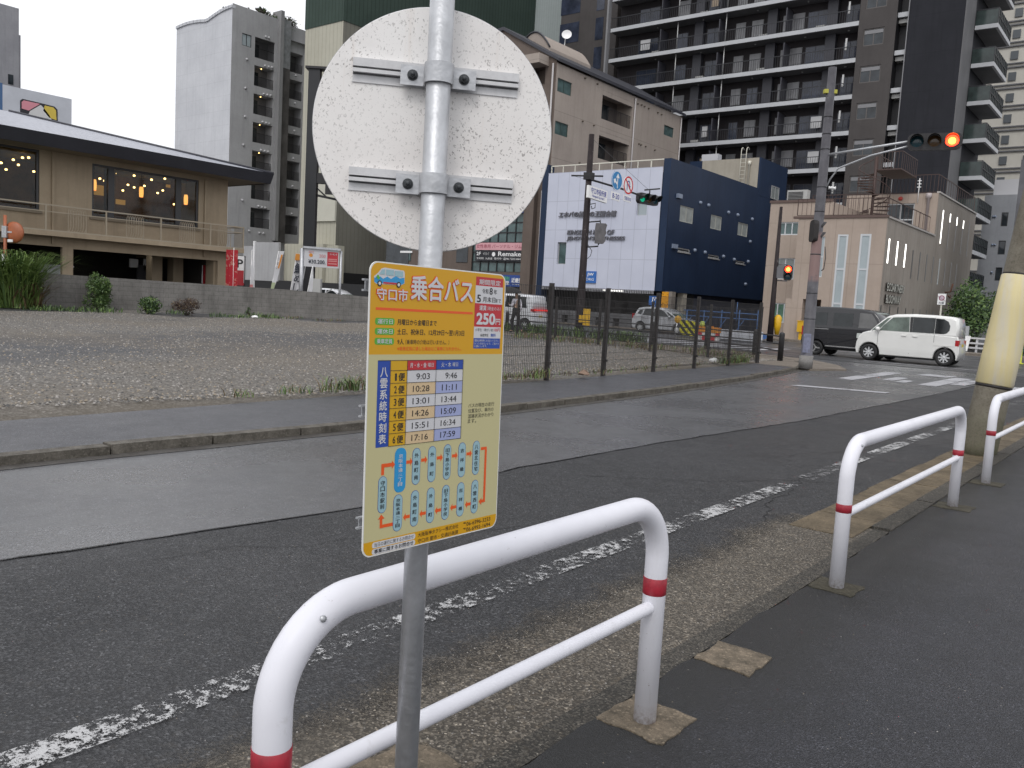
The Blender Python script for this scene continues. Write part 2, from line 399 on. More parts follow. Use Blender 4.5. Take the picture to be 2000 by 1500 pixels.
struct('sidewalk_behind', MB().add([(-1.44, -60, -.004), (60, -60, -.004), (60, -5.9, -.004), (-1.44, -5.9, -.004)], [(0, 1, 2, 3)]), walk_m)
# concrete footings that show round the posts
pad_dark = conc('pad_mossy', (.030, .028, .020), (.085, .076, .055), .8, 9)
def pad(name, x0, x1, y0, y1, z=.005, j=.02, m_=None):
    pts = []
    for (a, b), (c, d) in [((x0, y0), (x1, y0)), ((x1, y0), (x1, y1)), ((x1, y1), (x0, y1)), ((x0, y1), (x0, y0))]:
        for t in range(6): f = t/6; pts.append((a+(c-a)*f+rnd.uniform(-j, j), b+(d-b)*f+rnd.uniform(-j, j), z-.02))
    struct(name, MB().prism(pts, (0, 0, .02)), m_ or pad_m)
pad('concrete_footing', -1.435, -1.19, 2.38, 2.63, .005, .009); pad('concrete_footing', -1.43, -1.2, 3.09, 3.33, .006, .008)
pad('concrete_footing', -1.43, -1.20, 4.38, 4.6, .004, .008, pad_dark); pad('concrete_footing', -1.43, -1.17, 7.12, 7.36, .004, .008, pad_dark); pad('concrete_footing', -1.43, -1.17, 8.5, 8.74, .004, .008, pad_dark)
pad('concrete_footing', -1.80, -1.57, 1.58, 1.85, .0, .012); pad('concrete_footing', -1.32, -1.08, 1.14, 1.36, .004, .012); pad('concrete_footing', -1.435, -1.19, .85, 1.08)

# far pavement: kerb stones, asphalt walk
def farx(y):   # the kerb bends away toward the corner
    pts = [(-30, -6.9), (2.5, -6.9), (6.1, -6.78), (13.4, -7.15), (18, -7.6), (23.3, -8.35), (25.6, -9.0), (27.6, -10.2), (29.2, -12.5)]
    for (a, b), (c, d) in zip(pts, pts[1:]):
        if a <= y <= c: return b+(d-b)*(y-a)/(c-a)
    return -12.5
def gravx(y): return -8.6 if y < 3 else (-8.6-.35*(y-3)/9.4 if y < 12.4 else -8.95-.75*(y-12.4)/11)
KERB_H = .014
mb = MB(); y = -14.0
while y < 28.6:
    y1 = y+rnd.uniform(.9, 1.02) if y < 20 else y+.6
    x0, x1 = farx(y), farx(y1-.02); j = rnd.uniform(-.012, .012)
    mb.prism([(x0+j, y, -.10), (x1+j, y1-.02, -.10), (x1+j-.15, y1-.02, -.10), (x0+j-.15, y, -.10)], (0, 0, .10+KERB_H+rnd.uniform(-.008, .008)))
    y = y1
struct('kerb', mb, kerb_m)
mb = MB(); y = -14.0; A = []; B = []
ys = [-14+i*.4 for i in range(106)]
mb.add([(farx(y)-.14, y, KERB_H-.012) for y in ys]+[(gravx(y), y, KERB_H-.012) for y in ys], [(i, i+1, len(ys)+i+1, len(ys)+i) for i in range(len(ys)-1)])
struct('far_sidewalk', mb, farwalk_m)
# grey concrete channel at the kerb foot
mb = MB(); mb.add([(farx(y)+.0, y, -.012-fall(farx(y), y)) for y in ys]+[(farx(y)+.16+rnd.uniform(-.02, .02), y, -.012-fall(farx(y)+.16, y)) for y in ys], [(i, i+1, len(ys)+i+1, len(ys)+i) for i in range(len(ys)-1)])
struct('kerb_channel', mb, conc('channel_grey', (.05, .045, .04), (.10, .095, .09), .5, 5))
# paved corner by the signal pole and the cross street pavement in front of the lot
mb = MB(); Z = KERB_H-.012
mb.prism([(-8.0, 23.2, -.05), (-7.5, 24.6, -.05), (-8.3, 26.4, -.05), (-9.8, 28.4, -.05), (-12.5, 29.5, -.05), (-60, 31.2, -.05), (-60, 29.4, -.05), (-14, 26.2, -.05), (-9.7, 23.4, -.05)], (0, 0, .05+Z+.006))
struct('corner_paving', mb, pave_m)
mb = MB()
mb.prism([(-12.3, 29.5, -.05), (-60, 31.3, -.05), (-60, 31.45, -.05), (-12.2, 29.65, -.05)], (0, 0, .05+KERB_H+.012)); struct('cross_road_kerb', mb, kerb_m)
mb = MB(); mb.box(-120, -13.2, 47.0, 49.0, -.05, .10); mb.box(-13.2, 60, 47.0, 49.0, -.05, .10); struct('frontage_pavement', mb, pave_m)

# gravel lot
s = NT('gravel'); v = s.vor(34, out='Color'); sp = s.n('ShaderNodeSeparateColor'); s.l(v, sp.inputs[0]); vd = s.vor(34); v2 = s.vor(60, out='Color'); sp2 = s.n('ShaderNodeSeparateColor'); s.l(v2, sp2.inputs[0])
big = s.noise(.16, 4, .6); mid = s.noise(.9, 5, .65)
c = s.ramp(sp.outputs[0], [(0, (.045, .042, .038)), (.45, (.115, .107, .098)), (.8, (.19, .18, .165)), (1, (.40, .38, .35))])
c = s.mix(.4, c, s.ramp(sp2.outputs[0], [(0, (.04, .037, .034)), (1, (.21, .195, .18))]))
yy = s.math('SUBTRACT', s.xyz()[0], s.math('MULTIPLY', s.xyz()[1], -.18)); band = s.math('ADD', yy, s.math('MULTIPLY', mid, 5.0))
track = s.math('MULTIPLY', s.g(band, -17.5, -15.5), s.g(band, -9.5, -11.5)); track = s.math('MULTIPLY', track, s.g(mid, .25, .5))
c = s.mix(s.math('MULTIPLY', track, .72), c, (.062, .065, .074))
c = s.mix(s.g(big, .45, .6, 0, .35), c, (.15, .125, .095))
soil = s.g(s.math('ADD', s.math('ADD', s.xyz()[0], s.math('MULTIPLY', s.xyz()[1], .05)), s.math('MULTIPLY', mid, 1.6)), -8.3, -7.7, 0, .6); c = s.mix(soil, c, (.085, .07, .05))
nn = s.bump(vd, .8, .014); nn = s.bump(mid, .2, .06, nn)
gravel_m = s.done(c, .72, nn)
mb = MB()
def wallx(y): return -37.6+(y-14.2)*.53 if y > 14.2 else -37.6
poly = []
nx, ny = 60, 60
for j in range(ny+1):
    y = -14+j*(28.6+14)/ny
    x1 = gravx(min(y, 23.6)) if y < 23.6 else -9.7-(y-23.6)*1.4
    for i in range(nx+1):
        x = -60+(x1+60)*i/nx; poly.append((x, y, .012+.035*math.sin(x*.7+y*.3)*math.sin(y*.55) + (.0 if i < nx else -.05)))
mb.add(poly, [(j*(nx+1)+i, j*(nx+1)+i+1, (j+1)*(nx+1)+i+1, (j+1)*(nx+1)+i) for j in range(ny) for i in range(nx)], 0, True)
struct('gravel_lot', mb, gravel_m)
struct('parking_yard', MB().add([(-300, -14, .005), (-36, -14, .005), (-25.0, 29, .005), (-25, 29.9, .005), (-300, 29.9, .005)], [(0, 1, 2, 3, 4)]), xroad_m)

# loose stones on the lot
import numpy as np
def stones(name, pts, sizes, mats, kind='stuff'):
    r = np.random.RandomState(5); n = len(pts)
    base = np.array([(1, 0, 0), (0, 1, 0), (-1, 0, 0), (0, -1, 0), (0, 0, 1)], float)
    vs = base[None]*r.uniform(.6, 1.3, (n, 5, 1)); a = r.uniform(0, 6.28, n); ca, sa = np.cos(a), np.sin(a)
    x = vs[:, :, 0]*ca[:, None]-vs[:, :, 1]*sa[:, None]; y = vs[:, :, 0]*sa[:, None]+vs[:, :, 1]*ca[:, None]
    vs = np.stack([x, y, vs[:, :, 2]*.7], 2)*sizes[:, None, None]+pts[:, None, :]
    f = np.array([(0, 1, 4), (1, 2, 4), (2, 3, 4), (3, 0, 4)]); fs = (f[None]+(np.arange(n)*5)[:, None, None]).reshape(-1, 3)
    me = bpy.data.meshes.new(name); me.from_pydata(vs.reshape(-1, 3).tolist(), [], fs.tolist())
    for m in mats: me.materials.append(m)
    me.polygons.foreach_set('material_index', np.repeat(r.randint(0, len(mats), n), 4).astype(np.int32)); me.update()
    o = bpy.data.objects.new(name, me); COL.objects.link(o); o['kind'] = kind; return o
r = np.random.RandomState(2); N = 36000
t = r.rand(N)**1.5; X = -9.0-t*24; Y = r.uniform(2.5, 26, N)
lim = np.where(Y < 12.4, -9.1, -9.9); X = np.minimum(X, lim-r.rand(N)*.4)
sm = [mat('stone_pale', (.30, .28, .26), .7), mat('stone_mid', (.17, .16, .15), .7), mat('stone_dark', (.07, .068, .066), .7), mat('stone_tan', (.24, .20, .15), .7)]
stones('loose_gravel', np.stack([X, Y, np.full(N, .012)+.035*np.sin(X*.7+Y*.3)*np.sin(Y*.55)], 1), r.uniform(.007, .026, N), sm)
N = 2600; Y = r.uniform(.5, 6.0, N); X = r.uniform(-2.15, -1.45, N); 
stones('gutter_grit', np.stack([X, Y, np.full(N, -.009)], 1), r.uniform(.0015, .0045, N), sm)
N = 2600; Y = r.uniform(.3, 8, N); X = r.uniform(-4, 1.5, N)
stones('road_grit', np.stack([X, Y, np.where(X < -1.5, -.02, .0)], 1), r.uniform(.001, .003, N), sm[:2]+sm[3:])

# road markings
def worn(name, col, amt, sc_=9):
    s = NT(name); n1 = s.noise(sc_, 6, .75); n2 = s.noise(sc_*6, 4, .7); n0 = s.noise(1.3, 3)
    f = s.math('ADD', s.math('MULTIPLY', n1, .6), s.math('MULTIPLY', n2, .4)); f = s.math('ADD', f, s.math('MULTIPLY', s.math('SUBTRACT', n0, .5), .5))
    al = s.g(f, amt-.015, amt+.02); s.l(al, s.b.inputs['Alpha'])
    c = s.mix(s.g(n2, .4, .7, 0, .5), col, [x*.6 for x in col]); return s.done(c, .55)
line_m = worn('worn_line_paint', (.48, .48, .485), .535, 22)
mark_m = worn('road_marking_paint', (.40, .40, .42), .42, 5)
mb = MB()
mb.add([(-2.60, -12, -.0115), (-2.45, -12, -.0115), (-2.45, 19.5, -.0115), (-2.60, 19.5, -.0115)], [(0, 1, 2, 3)]); struct('edge_line', mb, line_m)
mb = MB(); z = -.0095
def drape(mb): mb.v = [(a, b, c-fall(a, b)) for a, b, c in mb.v]
def gq(pts): mb.add([G(x, y, z) for x, y in pts], [tuple(range(len(pts)))])
mb.add([(-6.55, 17.72, z), (-6.48, 18.1, z), (-4.7, 18.42, z), (-4.7, 18.05, z)], [(0, 1, 2, 3)])      # stop line
for (x, y, w, h, sh) in [(-6.75, 21.3, .42, 4.4, .05), (-5.95, 22.2, .30, 1.6, 0), (-5.55, 21.9, .26, 1.0, 0), (-5.9, 25.5, .8, .9, .1), (-4.95, 21.6, .42, 4.2, 0), (-4.5, 22.8, .35, 2.4, 0), (-3.55, 20.8, .42, 3.2, 0), (-2.9, 21.5, .45, 4.0, 0)]:
    mb.add([(x, y, z), (x+w, y, z), (x+w+sh, y+h, z), (x+sh, y+h, z)], [(0, 1, 2, 3)])
drape(mb); struct('road_markings', mb, mark_m)
mb = MB()
for (x0, x1, y) in [(-40, -9.8, 38.3), (-9, 30, 31.2), (-60, -14, 46.2), (-12, 30, 46.4)]:
    mb.add([(x0, y, z), (x1, y, z), (x1, y+.15, z), (x0, y+.15, z)], [(0, 1, 2, 3)])
for i in range(9):
    x = -21.5+i*.95; mb.add([(x, 32, z), (x+.5, 32, z), (x+.5, 36.2, z), (x, 36.2, z)], [(0, 1, 2, 3)])
struct('cross_road_markings', mb, mark_m)
# ================================================================ bus stop sign
PX, PY = -1.51, 1.545
root = thing('bus_stop_sign', 'galvanised signpost with a speckled round plate seen from behind and a yellow bus timetable board', 'sign', (PX, PY, 0))
MB().tube([(PX, PY, -.39), (PX, PY, 2.75)], .03025, 32).build('pole', galv, root)
# speckled back of the disc
s = NT('speckled_back')
vv = s.scaled(1, 1, 1); w = s.n('ShaderNodeVectorMath', operation='ADD'); s.l(s.pos, w.inputs[0]); s.l(s.mix(1, s.noise(140, 2, out='Color'), (.016, .016, .016), 'MULTIPLY'), w.inputs[1])
rt_ = s.n('ShaderNodeMapping'); rt_.inputs['Rotation'].default_value = (0, 0, -.8); s.l(w.outputs[0], rt_.inputs[0]); st_ = s.n('ShaderNodeMapping'); st_.inputs['Scale'].default_value = (1.0, 1, .55); s.l(rt_.outputs[0], st_.inputs[0])
va = s.vor(170, 'F1', vec=st_.outputs[0]); vcol = s.vor(170, 'F1', out='Color', vec=st_.outputs[0]); sp = s.n('ShaderNodeSeparateColor'); s.l(vcol, sp.inputs[0])
dens = s.g(s.noise(4.5, 2), .35, .6, .35, 1)
m1 = s.math('MULTIPLY', s.g(va, .24, .34, 1, 0), s.g(sp.outputs[0], .30, .36)); m1 = s.math('MULTIPLY', m1, dens)
fl = s.g(s.noise(240, 2, .5), .66, .70)
c = s.mix(s.g(s.noise(3, 4), .3, .7), (.72, .69, .67), (.80, .785, .77)); c = s.mix(s.math('MULTIPLY', m1, .8), c, (.24, .225, .215)); c = s.mix(s.math('MULTIPLY', fl, .4), c, (.2, .19, .18))
mp = s.scaled(16, 16, .9); rs = s.noise(1.0, 4, .7, mp); c = s.mix(s.g(rs, .60, .74, 0, .28), c, (.50, .38, .28)); gr = s.noise(2.3, 6, .75); c = s.mix(s.g(gr, .5, .75, 0, .30), c, (.42, .41, .41))
speck_m = s.done(c, .45)
s = NT('dirty_galvanised'); n1 = s.noise(40, 5, .75); n2 = s.noise(170, 3, .8); z = s.xyz()[2]
c = s.mix(s.g(n1, .4, .7, 0, .5), (.60, .60, .61), (.44, .44, .45)); c = s.mix(s.g(n2, .66, .74, 0, .6), c, (.12, .12, .12))
dirty_m = s.done(c, .5); s.b.inputs['Metallic'].default_value = .15
NU = V((math.sin(math.radians(46)), -math.cos(math.radians(46)), 0)); DU = V((math.cos(math.radians(46)), math.sin(math.radians(46)), 0))
# the disc hangs slightly out of level on its clamps
tilt = math.radians(-.6); DL = DU*math.cos(tilt)+UPV*math.sin(tilt); WL = UPV*math.cos(tilt)-DU*math.sin(tilt)
DC = V((PX, PY, 0)) - NU*.062 + V((0, 0, 1.813)) - DU*.004
mb = MB(); mb.lathe([(.0, -.0012), (.3015, -.0012), (.3025, 0), (.3015, .0012), (.0, .0012)], DC, NU, 96, smooth=False)
disc = mb.build('sign_disc', speck_m, root); disc['label'] = 'white round plate speckled with grey, seen from the back'
# folded rim
MB().lathe([(.3000, .0), (.3035, .0), (.3035, -.006), (.3000, -.006)], DC, NU, 96).build('rim', galv, disc)
for hz in (1.943, 1.677):
    O = V((DC.x, DC.y, hz))+NU*.0012
    mb = MB(); hw = .208
    mb.obox(O+NU*.0012, DL, WL, NU, hw, .0285, .0012)
    for dz, th, pr in ((.0185, .0100, .013), (-.0010, .0045, .013)):
        mb.obox(O+WL*dz+NU*(.0024+pr/2), DL, WL, NU, hw, th, pr/2)
    mb.obox(O+WL*.0060+NU*.0028, DL, WL, NU, hw, .0025, .0006, 1); mb.obox(O-WL*.0075+NU*.0028, DL, WL, NU, hw, .0020, .0006, 1)  # thin dark strips along the two grooves
    for k in range(60):
        mb.obox(O+WL*-.0275+DL*(-hw+hw*2*k/60)+NU*.003, DL, WL, NU, .0016, .0008, .0012)
    br = mb.build('bracket_rail', [dirty_m, mat('groove_dark', (.13, .13, .132), .7, n=.5, ns=30)], root)
    # clamp band round the post and its two ears
    mb = MB(); arc = []
    Cc = V((PX, PY, hz-.004)); rr = .0335
    for i in range(41):
        t = math.pi*i/40; arc.append(Cc+DU*(rr*math.cos(t))+NU*(rr*math.sin(t)))
    for hh in (1,):
        pts = [p-WL*.024 for p in arc]+[p+WL*.024 for p in arc]; n = len(arc)
        mb.add(pts, [(i, i+1, n+i+1, n+i) for i in range(n-1)])
        out_ = [Cc+(p-Cc)*1.09 for p in arc]; pts = [p-WL*.024 for p in out_]+[p+WL*.024 for p in out_]
        mb.add(pts, [(i, i+1, n+i+1, n+i) for i in range(n-1)])
        mb.add([p-WL*.024 for p in arc]+[p-WL*.024 for p in out_], [(i, i+1, n+i+1, n+i) for i in range(n-1)])
        mb.add([p+WL*.024 for p in arc]+[p+WL*.024 for p in out_], [(i, i+1, n+i+1, n+i) for i in range(n-1)])
    for sg in (-1, 1):
        mb.obox(Cc+DU*sg*.063-NU*.034, DL, WL, NU, .031, .024, .0018)
        mb.obox(Cc+DU*sg*.0345-NU*.017, DL, WL, NU, .0018, .024, .018)
    cl = mb.build('clamp', galv, root)
    for sg in (-1, 1):
        p = Cc+DU*sg*.064-NU*.032; mb = MB(); mb.lathe([(0, .0), (.0135, .0), (.0135, .002), (0, .0021)], p, NU, 20, smooth=False)
        mb.lathe([(0, .002), (.0105, .002), (.0105, .010), (.009, .0112), (0, .0112)], p, NU, 6, smooth=False); mb.lathe([(.0055, .011), (.0055, .018), (.004, .020), (0, .020)], p, NU, 14)
        mb.build('bolt', bolt_m, cl)

# ---- timetable board
a = -0.0303; b_ = -0.0091; th = 1.553
D0 = V((math.cos(th), math.sin(th), 0)); N0 = V((math.sin(th), -math.cos(th), 0))
U0 = UPV*math.cos(a)+N0*math.sin(a); D2 = D0*math.cos(b_)+U0*math.sin(b_); U2 = U0*math.cos(b_)-D0*math.sin(b_); N2 = D2.cross(U2); 
BC = V((-1.455, 1.5462, 1.1214)); BW, BH = .4778, .6895
BO = BC-D2*BW/2-U2*BH/2
def bp(u, v, l=0.): return BO+D2*(u*.001)+U2*(v*.001)+N2*(l*.0003)
def rr_pts(u0, u1, v0, v1, r, n=6):
    r = min(r, (u1-u0)/2, (v1-v0)/2); o = []
    for cx, cy, t0 in ((u1-r, v1-r, 0), (u0+r, v1-r, 90), (u0+r, v0+r, 180), (u1-r, v0+r, 270)):
        for i in range(n+1): t = math.radians(t0+90*i/n); o.append((cx+r*math.cos(t), cy+r*math.sin(t)))
    return o
W_, H_ = 478, 690
PM = [mat('print_white', (.56, .56, .58), .45), mat('print_orange', (.60, .31, .002), .45), mat('print_cream', (.50, .46, .25), .45), mat('print_blue', (.015, .06, .33), .45),
      mat('print_red', (.46, .02, .03), .45), mat('print_green', (.09, .36, .03), .45), mat('print_black', (.012, .012, .014), .45), mat('print_pale_blue', (.29, .45, .50), .45),
      mat('print_sky', (.02, .27, .56), .45), mat('print_peach', (.60, .45, .27), .45), mat('print_lilac', (.32, .36, .58), .45), mat('print_amber', (.58, .33, .005), .45), mat('print_vermilion', (.72, .09, .01), .45)]
WHT, ORG, CRM, BLU, RED, GRN, BLK, PBL, SKY, PCH, LIL, AMB, VER = range(13)
class PR:
    def __init__(s): s.mb = MB()
    def poly(s, pts, m, l): s.mb.add([bp(u, v, l) for u, v in pts], [tuple(range(len(pts)))], m)
    def rect(s, u0, u1, v0, v1, m, l=1): s.poly([(u0, v0), (u1, v0), (u1, v1), (u0, v1)], m, l)
    def rr(s, u0, u1, v0, v1, r, m, l=1): s.poly(rr_pts(u0, u1, v0, v1, r), m, l)
    def t(s, body, u0, u1, v0, v1, m=BLK, l=3, bold=.02, ref=False):
        text_on(s.mb, body, bp(0, 0, l), D2*.001, U2*.001, u0, u1, v0, v1, m, bold)
    def vt(s, body, u0, u1, v1, v0, m=BLK, l=3, bold=.02, fill=.8): vtext_on(s.mb, body, bp(0, 0, l), D2*.001, U2*.001, u0, u1, v1, v0, m, bold, fill)
    def done(s, name, parent): return s.mb.build(name, PM, parent, fix=False)
mb = MB(); pts = rr_pts(0, W_, 0, H_, 24, 8)
mb.prism([bp(u, v, 0)-N2*.003 for u, v in pts], N2*.003)
board = mb.build('timetable_board', mat('board_white_edge', (.7, .7, .68), .4), root); board['label'] = 'yellow and cream board with bus times and a route diagram'
p = PR()
o = rr_pts(3, W_-3, 3, H_-3, 22, 8)
def clipped(v0, v1, m, l=1):
    pts = [(u, v) for u, v in o]; res = []
    for i in range(len(pts)):
        (u1, w1), (u2, w2) = pts[i], pts[(i+1) % len(pts)]
        ins = v0 <= w1 <= v1
        if ins: res.append((u1, w1))
        for lim in (v0, v1):
            if (w1-lim)*(w2-lim) < 0: res.append((u1+(u2-u1)*(lim-w1)/(w2-w1), lim))
    cx = sum(q[0] for q in res)/len(res); cy = sum(q[1] for q in res)/len(res)
    res.sort(key=lambda q: math.atan2(q[1]-cy, q[0]-cx)); p.poly(res, m, l)
clipped(476, 690, ORG); clipped(36, 476, CRM); clipped(0, 36, ORG)
p.done('printed_ground', board)
p = PR()
# little van
p.poly([(14, 641), (12, 655), (24, 664), (34, 674), (44, 677), (104, 674), (107, 668), (107, 644), (98, 640), (20, 638)], WHT, 2)
p.poly([(13, 643), (13, 652), (30, 656), (40, 651), (52, 657), (64, 652), (78, 660), (92, 655), (106, 658), (106, 645), (98, 641), (20, 640)], SKY, 3)
p.poly([(27, 661), (36, 672), (44, 673), (44, 661)], PBL, 4); p.rect(48, 72, 660, 673, PBL, 4); p.rect(75, 101, 659, 672, PBL, 4)
p.rect(40, 82, 640, 644, RED, 4); p.poly([(18, 655), (24, 660), (30, 652), (24, 648)], GRN, 5)
for u in (29, 88):
    p.poly([(u+7*math.cos(t*.5), 640+7*math.sin(t*.5)) for t in range(12)], BLK, 5); p.poly([(u+4*math.cos(t*.5), 640+4*math.sin(t*.5)) for t in range(12)], WHT, 6)
p.t('守口市', 21, 117, 602, 630, VER, 2, .075); p.t('守口市', 21, 117, 602, 630, WHT, 8, .030)
p.t('乗合バス', 128, 346, 608, 666, VER, 2, .062); p.t('乗合バス', 128, 346, 608, 666, WHT, 8, .040)
p.rect(20, 350, 579, 585, VER, 2)
for (v0, v1, lab) in ((545, 561, '運行日'), (522, 538, '運休日'), (499, 515, '乗車定員')):
    p.rr(19, 79, v0, v1, 6, GRN, 2); p.t(lab, 26, 73, v0+2.5, v1-2.5, WHT, 4, .02)
p.t('月曜日から金曜日まで', 88, 219, 546, 560, BLK, 3, .02)
p.t('土日、祝休日、12月29日〜翌1月3日', 88, 320, 523, 537, BLK, 3, .02)
p.t('9人', 90, 110, 500, 513, BLK, 3, .02); p.t('（乗車時の介助は行いません。）', 116, 266, 500, 512, BLK, 3, .01)
p.t('※乗車定員に達した場合はご乗車になれません。', 90, 310, 485, 495, VER, 3, .012)
p.rect(359, 467, 655, 678, RED, 2); p.t('期間限定', 371, 456, 658, 672, WHT, 4, .02)
p.rect(358, 467, 609, 655, WHT, 2); p.t('令和', 384, 408, 635, 648, BLK, 3, .02); p.t('8', 413, 425, 634, 651, BLK, 3, .04); p.t('年', 430, 443, 635, 648, BLK, 3, .02)
p.t('5', 365, 379, 612, 631, BLK, 3, .04); p.t('月末日', 387, 437, 613, 627, BLK, 3, .03); p.t('まで', 439, 460, 614, 624, BLK, 3, .02)
p.rect(357, 466, 548, 609, RED, 2); p.t('運賃', 375, 402, 591, 604, WHT, 4, .03); p.t('（現金のみ）', 405, 460, 592, 602, WHT, 4, .01)
p.t('250', 366, 438, 555, 583, WHT, 4, .045); p.t('円', 442, 460, 555, 570, WHT, 4, .04)
p.rect(357, 464, 518, 548, WHT, 2); p.t('小学生・障がい者', 362, 432, 536, 544, BLK, 3, .01); p.t('100円', 436, 461, 536, 545, RED, 3, .03)
p.t('未就学児', 382, 414, 522, 530, BLK, 3, .02); p.t('無料', 424, 444, 522, 531, BLU, 3, .03)
p.rect(357, 463, 491, 518, BLU, 2)
for v, t_ in ((509, '運賃は乗車時にお支払いください。'), (501, 'おつりが出ないよう、ご協力を'), (494, 'お願いします。')): p.t(t_, 360, 458 if v > 500 else 410, v, v+6, WHT, 4, 0)
hd_ = p.done('header_print', board)
p = PR()
p.rect(31, 70, 258, 462, BLU, 2); p.vt('八雲系統時刻表', 38, 63, 448, 264, WHT, 4, .03, .86)
p.rect(70, 124, 258, 462, AMB, 2); p.rect(124, 222, 438, 462, RED, 2); p.rect(222, 320, 438, 462, BLU, 2)
p.t('月・水・金', 133, 188, 444, 456, WHT, 4, .02); p.t('曜日', 193, 213, 445, 455, WHT, 4, .01); p.t('火・木', 240, 275, 444, 456, WHT, 4, .02); p.t('曜日', 281, 301, 445, 455, WHT, 4, .01)
rows = [('9:03', '9:46'), ('10:28', '11:11'), ('13:01', '13:44'), ('14:26', '15:09'), ('15:51', '16:34'), ('17:16', '17:59')]
for i, (a1, a2) in enumerate(rows):
    v1 = 438-i*30; v0 = v1-30
    p.rect(124, 222, v0, v1, PCH if i % 2 else WHT, 2); p.rect(222, 320, v0, v1, LIL if i % 2 else WHT, 2)
    p.t(str(i+1), 84 if i else 86, 92 if i else 90.5, v0+6, v1-7, BLK, 4, .02); p.t('便', 97, 117, v0+5, v1-6, BLK, 4, .03)
    w = 46 if len(a1) == 4 else 56; p.t(a1, 201-w, 201, v0+7, v1-8, BLK, 4, .012)
    w = 43 if len(a2) == 4 else 54; p.t(a2, 299-w, 299, v0+7, v1-8, BLK, 4, .012)
for i in range(7): p.rect(70, 320, 437.4-i*30+(.0), 438.6-i*30, BLK, 5)
for u in (70, 124, 222, 320): p.rect(u-.6, u+.6, 258, 462, BLK, 6)
p.rect(31, 320, 461.4, 462.6, BLK, 5)
for v, t_, u1 in ((337, 'バスの現在の走行', 449), (323, '位置及び、車内の', 447), (309, '混雑状況がわかり', 447), (296, 'ます。', 378)): p.t(t_, 346, u1, v-1, v+10, BLK, 3, .005)
tt = p.done('timetable_print', board)
p = PR()
def stop(u0, u1, v1, v0, name, hi=False):
    p.rr(u0-1.2, u1+1.2, v0-1.2, v1+1.2, 16, BLU if not hi else SKY, 2); p.rr(u0, u1, v0, v1, 15, SKY if hi else PBL, 3)
    g = 13 if hi else 8; p.vt(name, (u0+u1)/2-7.5, (u0+u1)/2+7.5, v1-g, v0+g, WHT if hi else BLK, 5, .02, .82 if len(name) > 4 else .62 if len(name) > 3 else .42)
top = [(152, '外島町南'), (206, '外島町'), (261, '旧下島小学校'), (316, '吉祥橋'), (371, '八雲北住宅')]; bot = [(151, '外島町南'), (206, '外島町'), (260, '旧下島小学校'), (316, '吉祥橋'), (371, '八雲西町')]
def arrow(u0, u1, v):
    d = 1 if u1 > u0 else -1; p.poly([(u0, v-4), (u1-8*d, v-4), (u1-8*d, v-10), (u1, v), (u1-8*d, v+10), (u1-8*d, v+4), (u0, v+4)], VER, 2)
stop(94, 129, 250, 144, '京阪本通二丁目', True); stop(44, 69, 187, 101, '守口市駅前'); stop(94, 121, 137, 49, '京阪本通二丁目')
for u, nm in top: stop(u, u+25, 245, 156, nm)
for u, nm in bot: stop(u, u+25, 140, 52, nm)
for u in (131, 181, 236, 291, 346): arrow(u, u+21, 214)
for u in (370, 314, 258, 204, 149): arrow(u-1, u-23, 79)
p.rect(51, 60, 191, 216, VER, 2); p.rect(51, 84, 209, 218, VER, 3); p.poly([(84, 203), (94, 213), (84, 223)], VER, 3)
p.rect(402, 426, 219, 227, VER, 2); p.rect(418, 426, 76, 219, VER, 3); p.rect(410, 420, 76, 84, VER, 4); p.poly([(411, 70), (401, 80), (411, 90)], VER, 4)
p.rect(51, 59, 64, 86, VER, 2); p.rect(51, 92, 64, 72, VER, 3); p.poly([(45, 86), (55, 97), (65, 86)], VER, 3)
p.done('route_diagram', board)
p = PR()
p.rr(29, 169, 19, 33, 6, WHT, 2); p.rr(29, 169, 3.5, 17, 6, WHT, 2)
p.t('当日の運行に関するお問合せ', 36, 163, 21.5, 31, BLK, 3, .01); p.t('事業に関するお問合せ', 36, 163, 5.5, 15.5, BLK, 3, .03)
p.t('大阪阪神タクシー株式会社', 178, 324, 21, 32, BLK, 3, .01); p.t('守口市 都市・交通計画課', 178, 324, 5.5, 16.5, BLK, 3, .01)
p.t('℡06-6996-3233', 344, 451, 21, 32, BLK, 3, .01); p.t('℡06-6992-1694', 344, 451, 6, 17, BLK, 3, .01)
p.done('footer_print', board)
# fixings: two channels behind the board, ends showing at its left edge
for hz in (BC.z-.262, BC.z+.0, BC.z+.29):
    c0 = BC+U2*((hz-BC.z)/U2.z)-N2*.016
    mb = MB(); 
    for dz in (-.012, .012): mb.obox(c0+U2*dz-D2*.004, D2, U2, N2, .241, .0022, .004)
    mb.obox(c0-N2*.008+D2*.004, D2, U2, N2, .236, .010, .0015); mb.build('back_channel', galv, root)
# the sign is a small one (48.6 mm tube) standing on the pavement side of the guard rail
SK = .80; root.scale = (SK, SK, SK); root.location = (PX*SK, PY*SK, 0)
for ch in [o for o in bpy.data.objects if o.parent == root]: ch.location.z += EYE*(1-SK)/SK

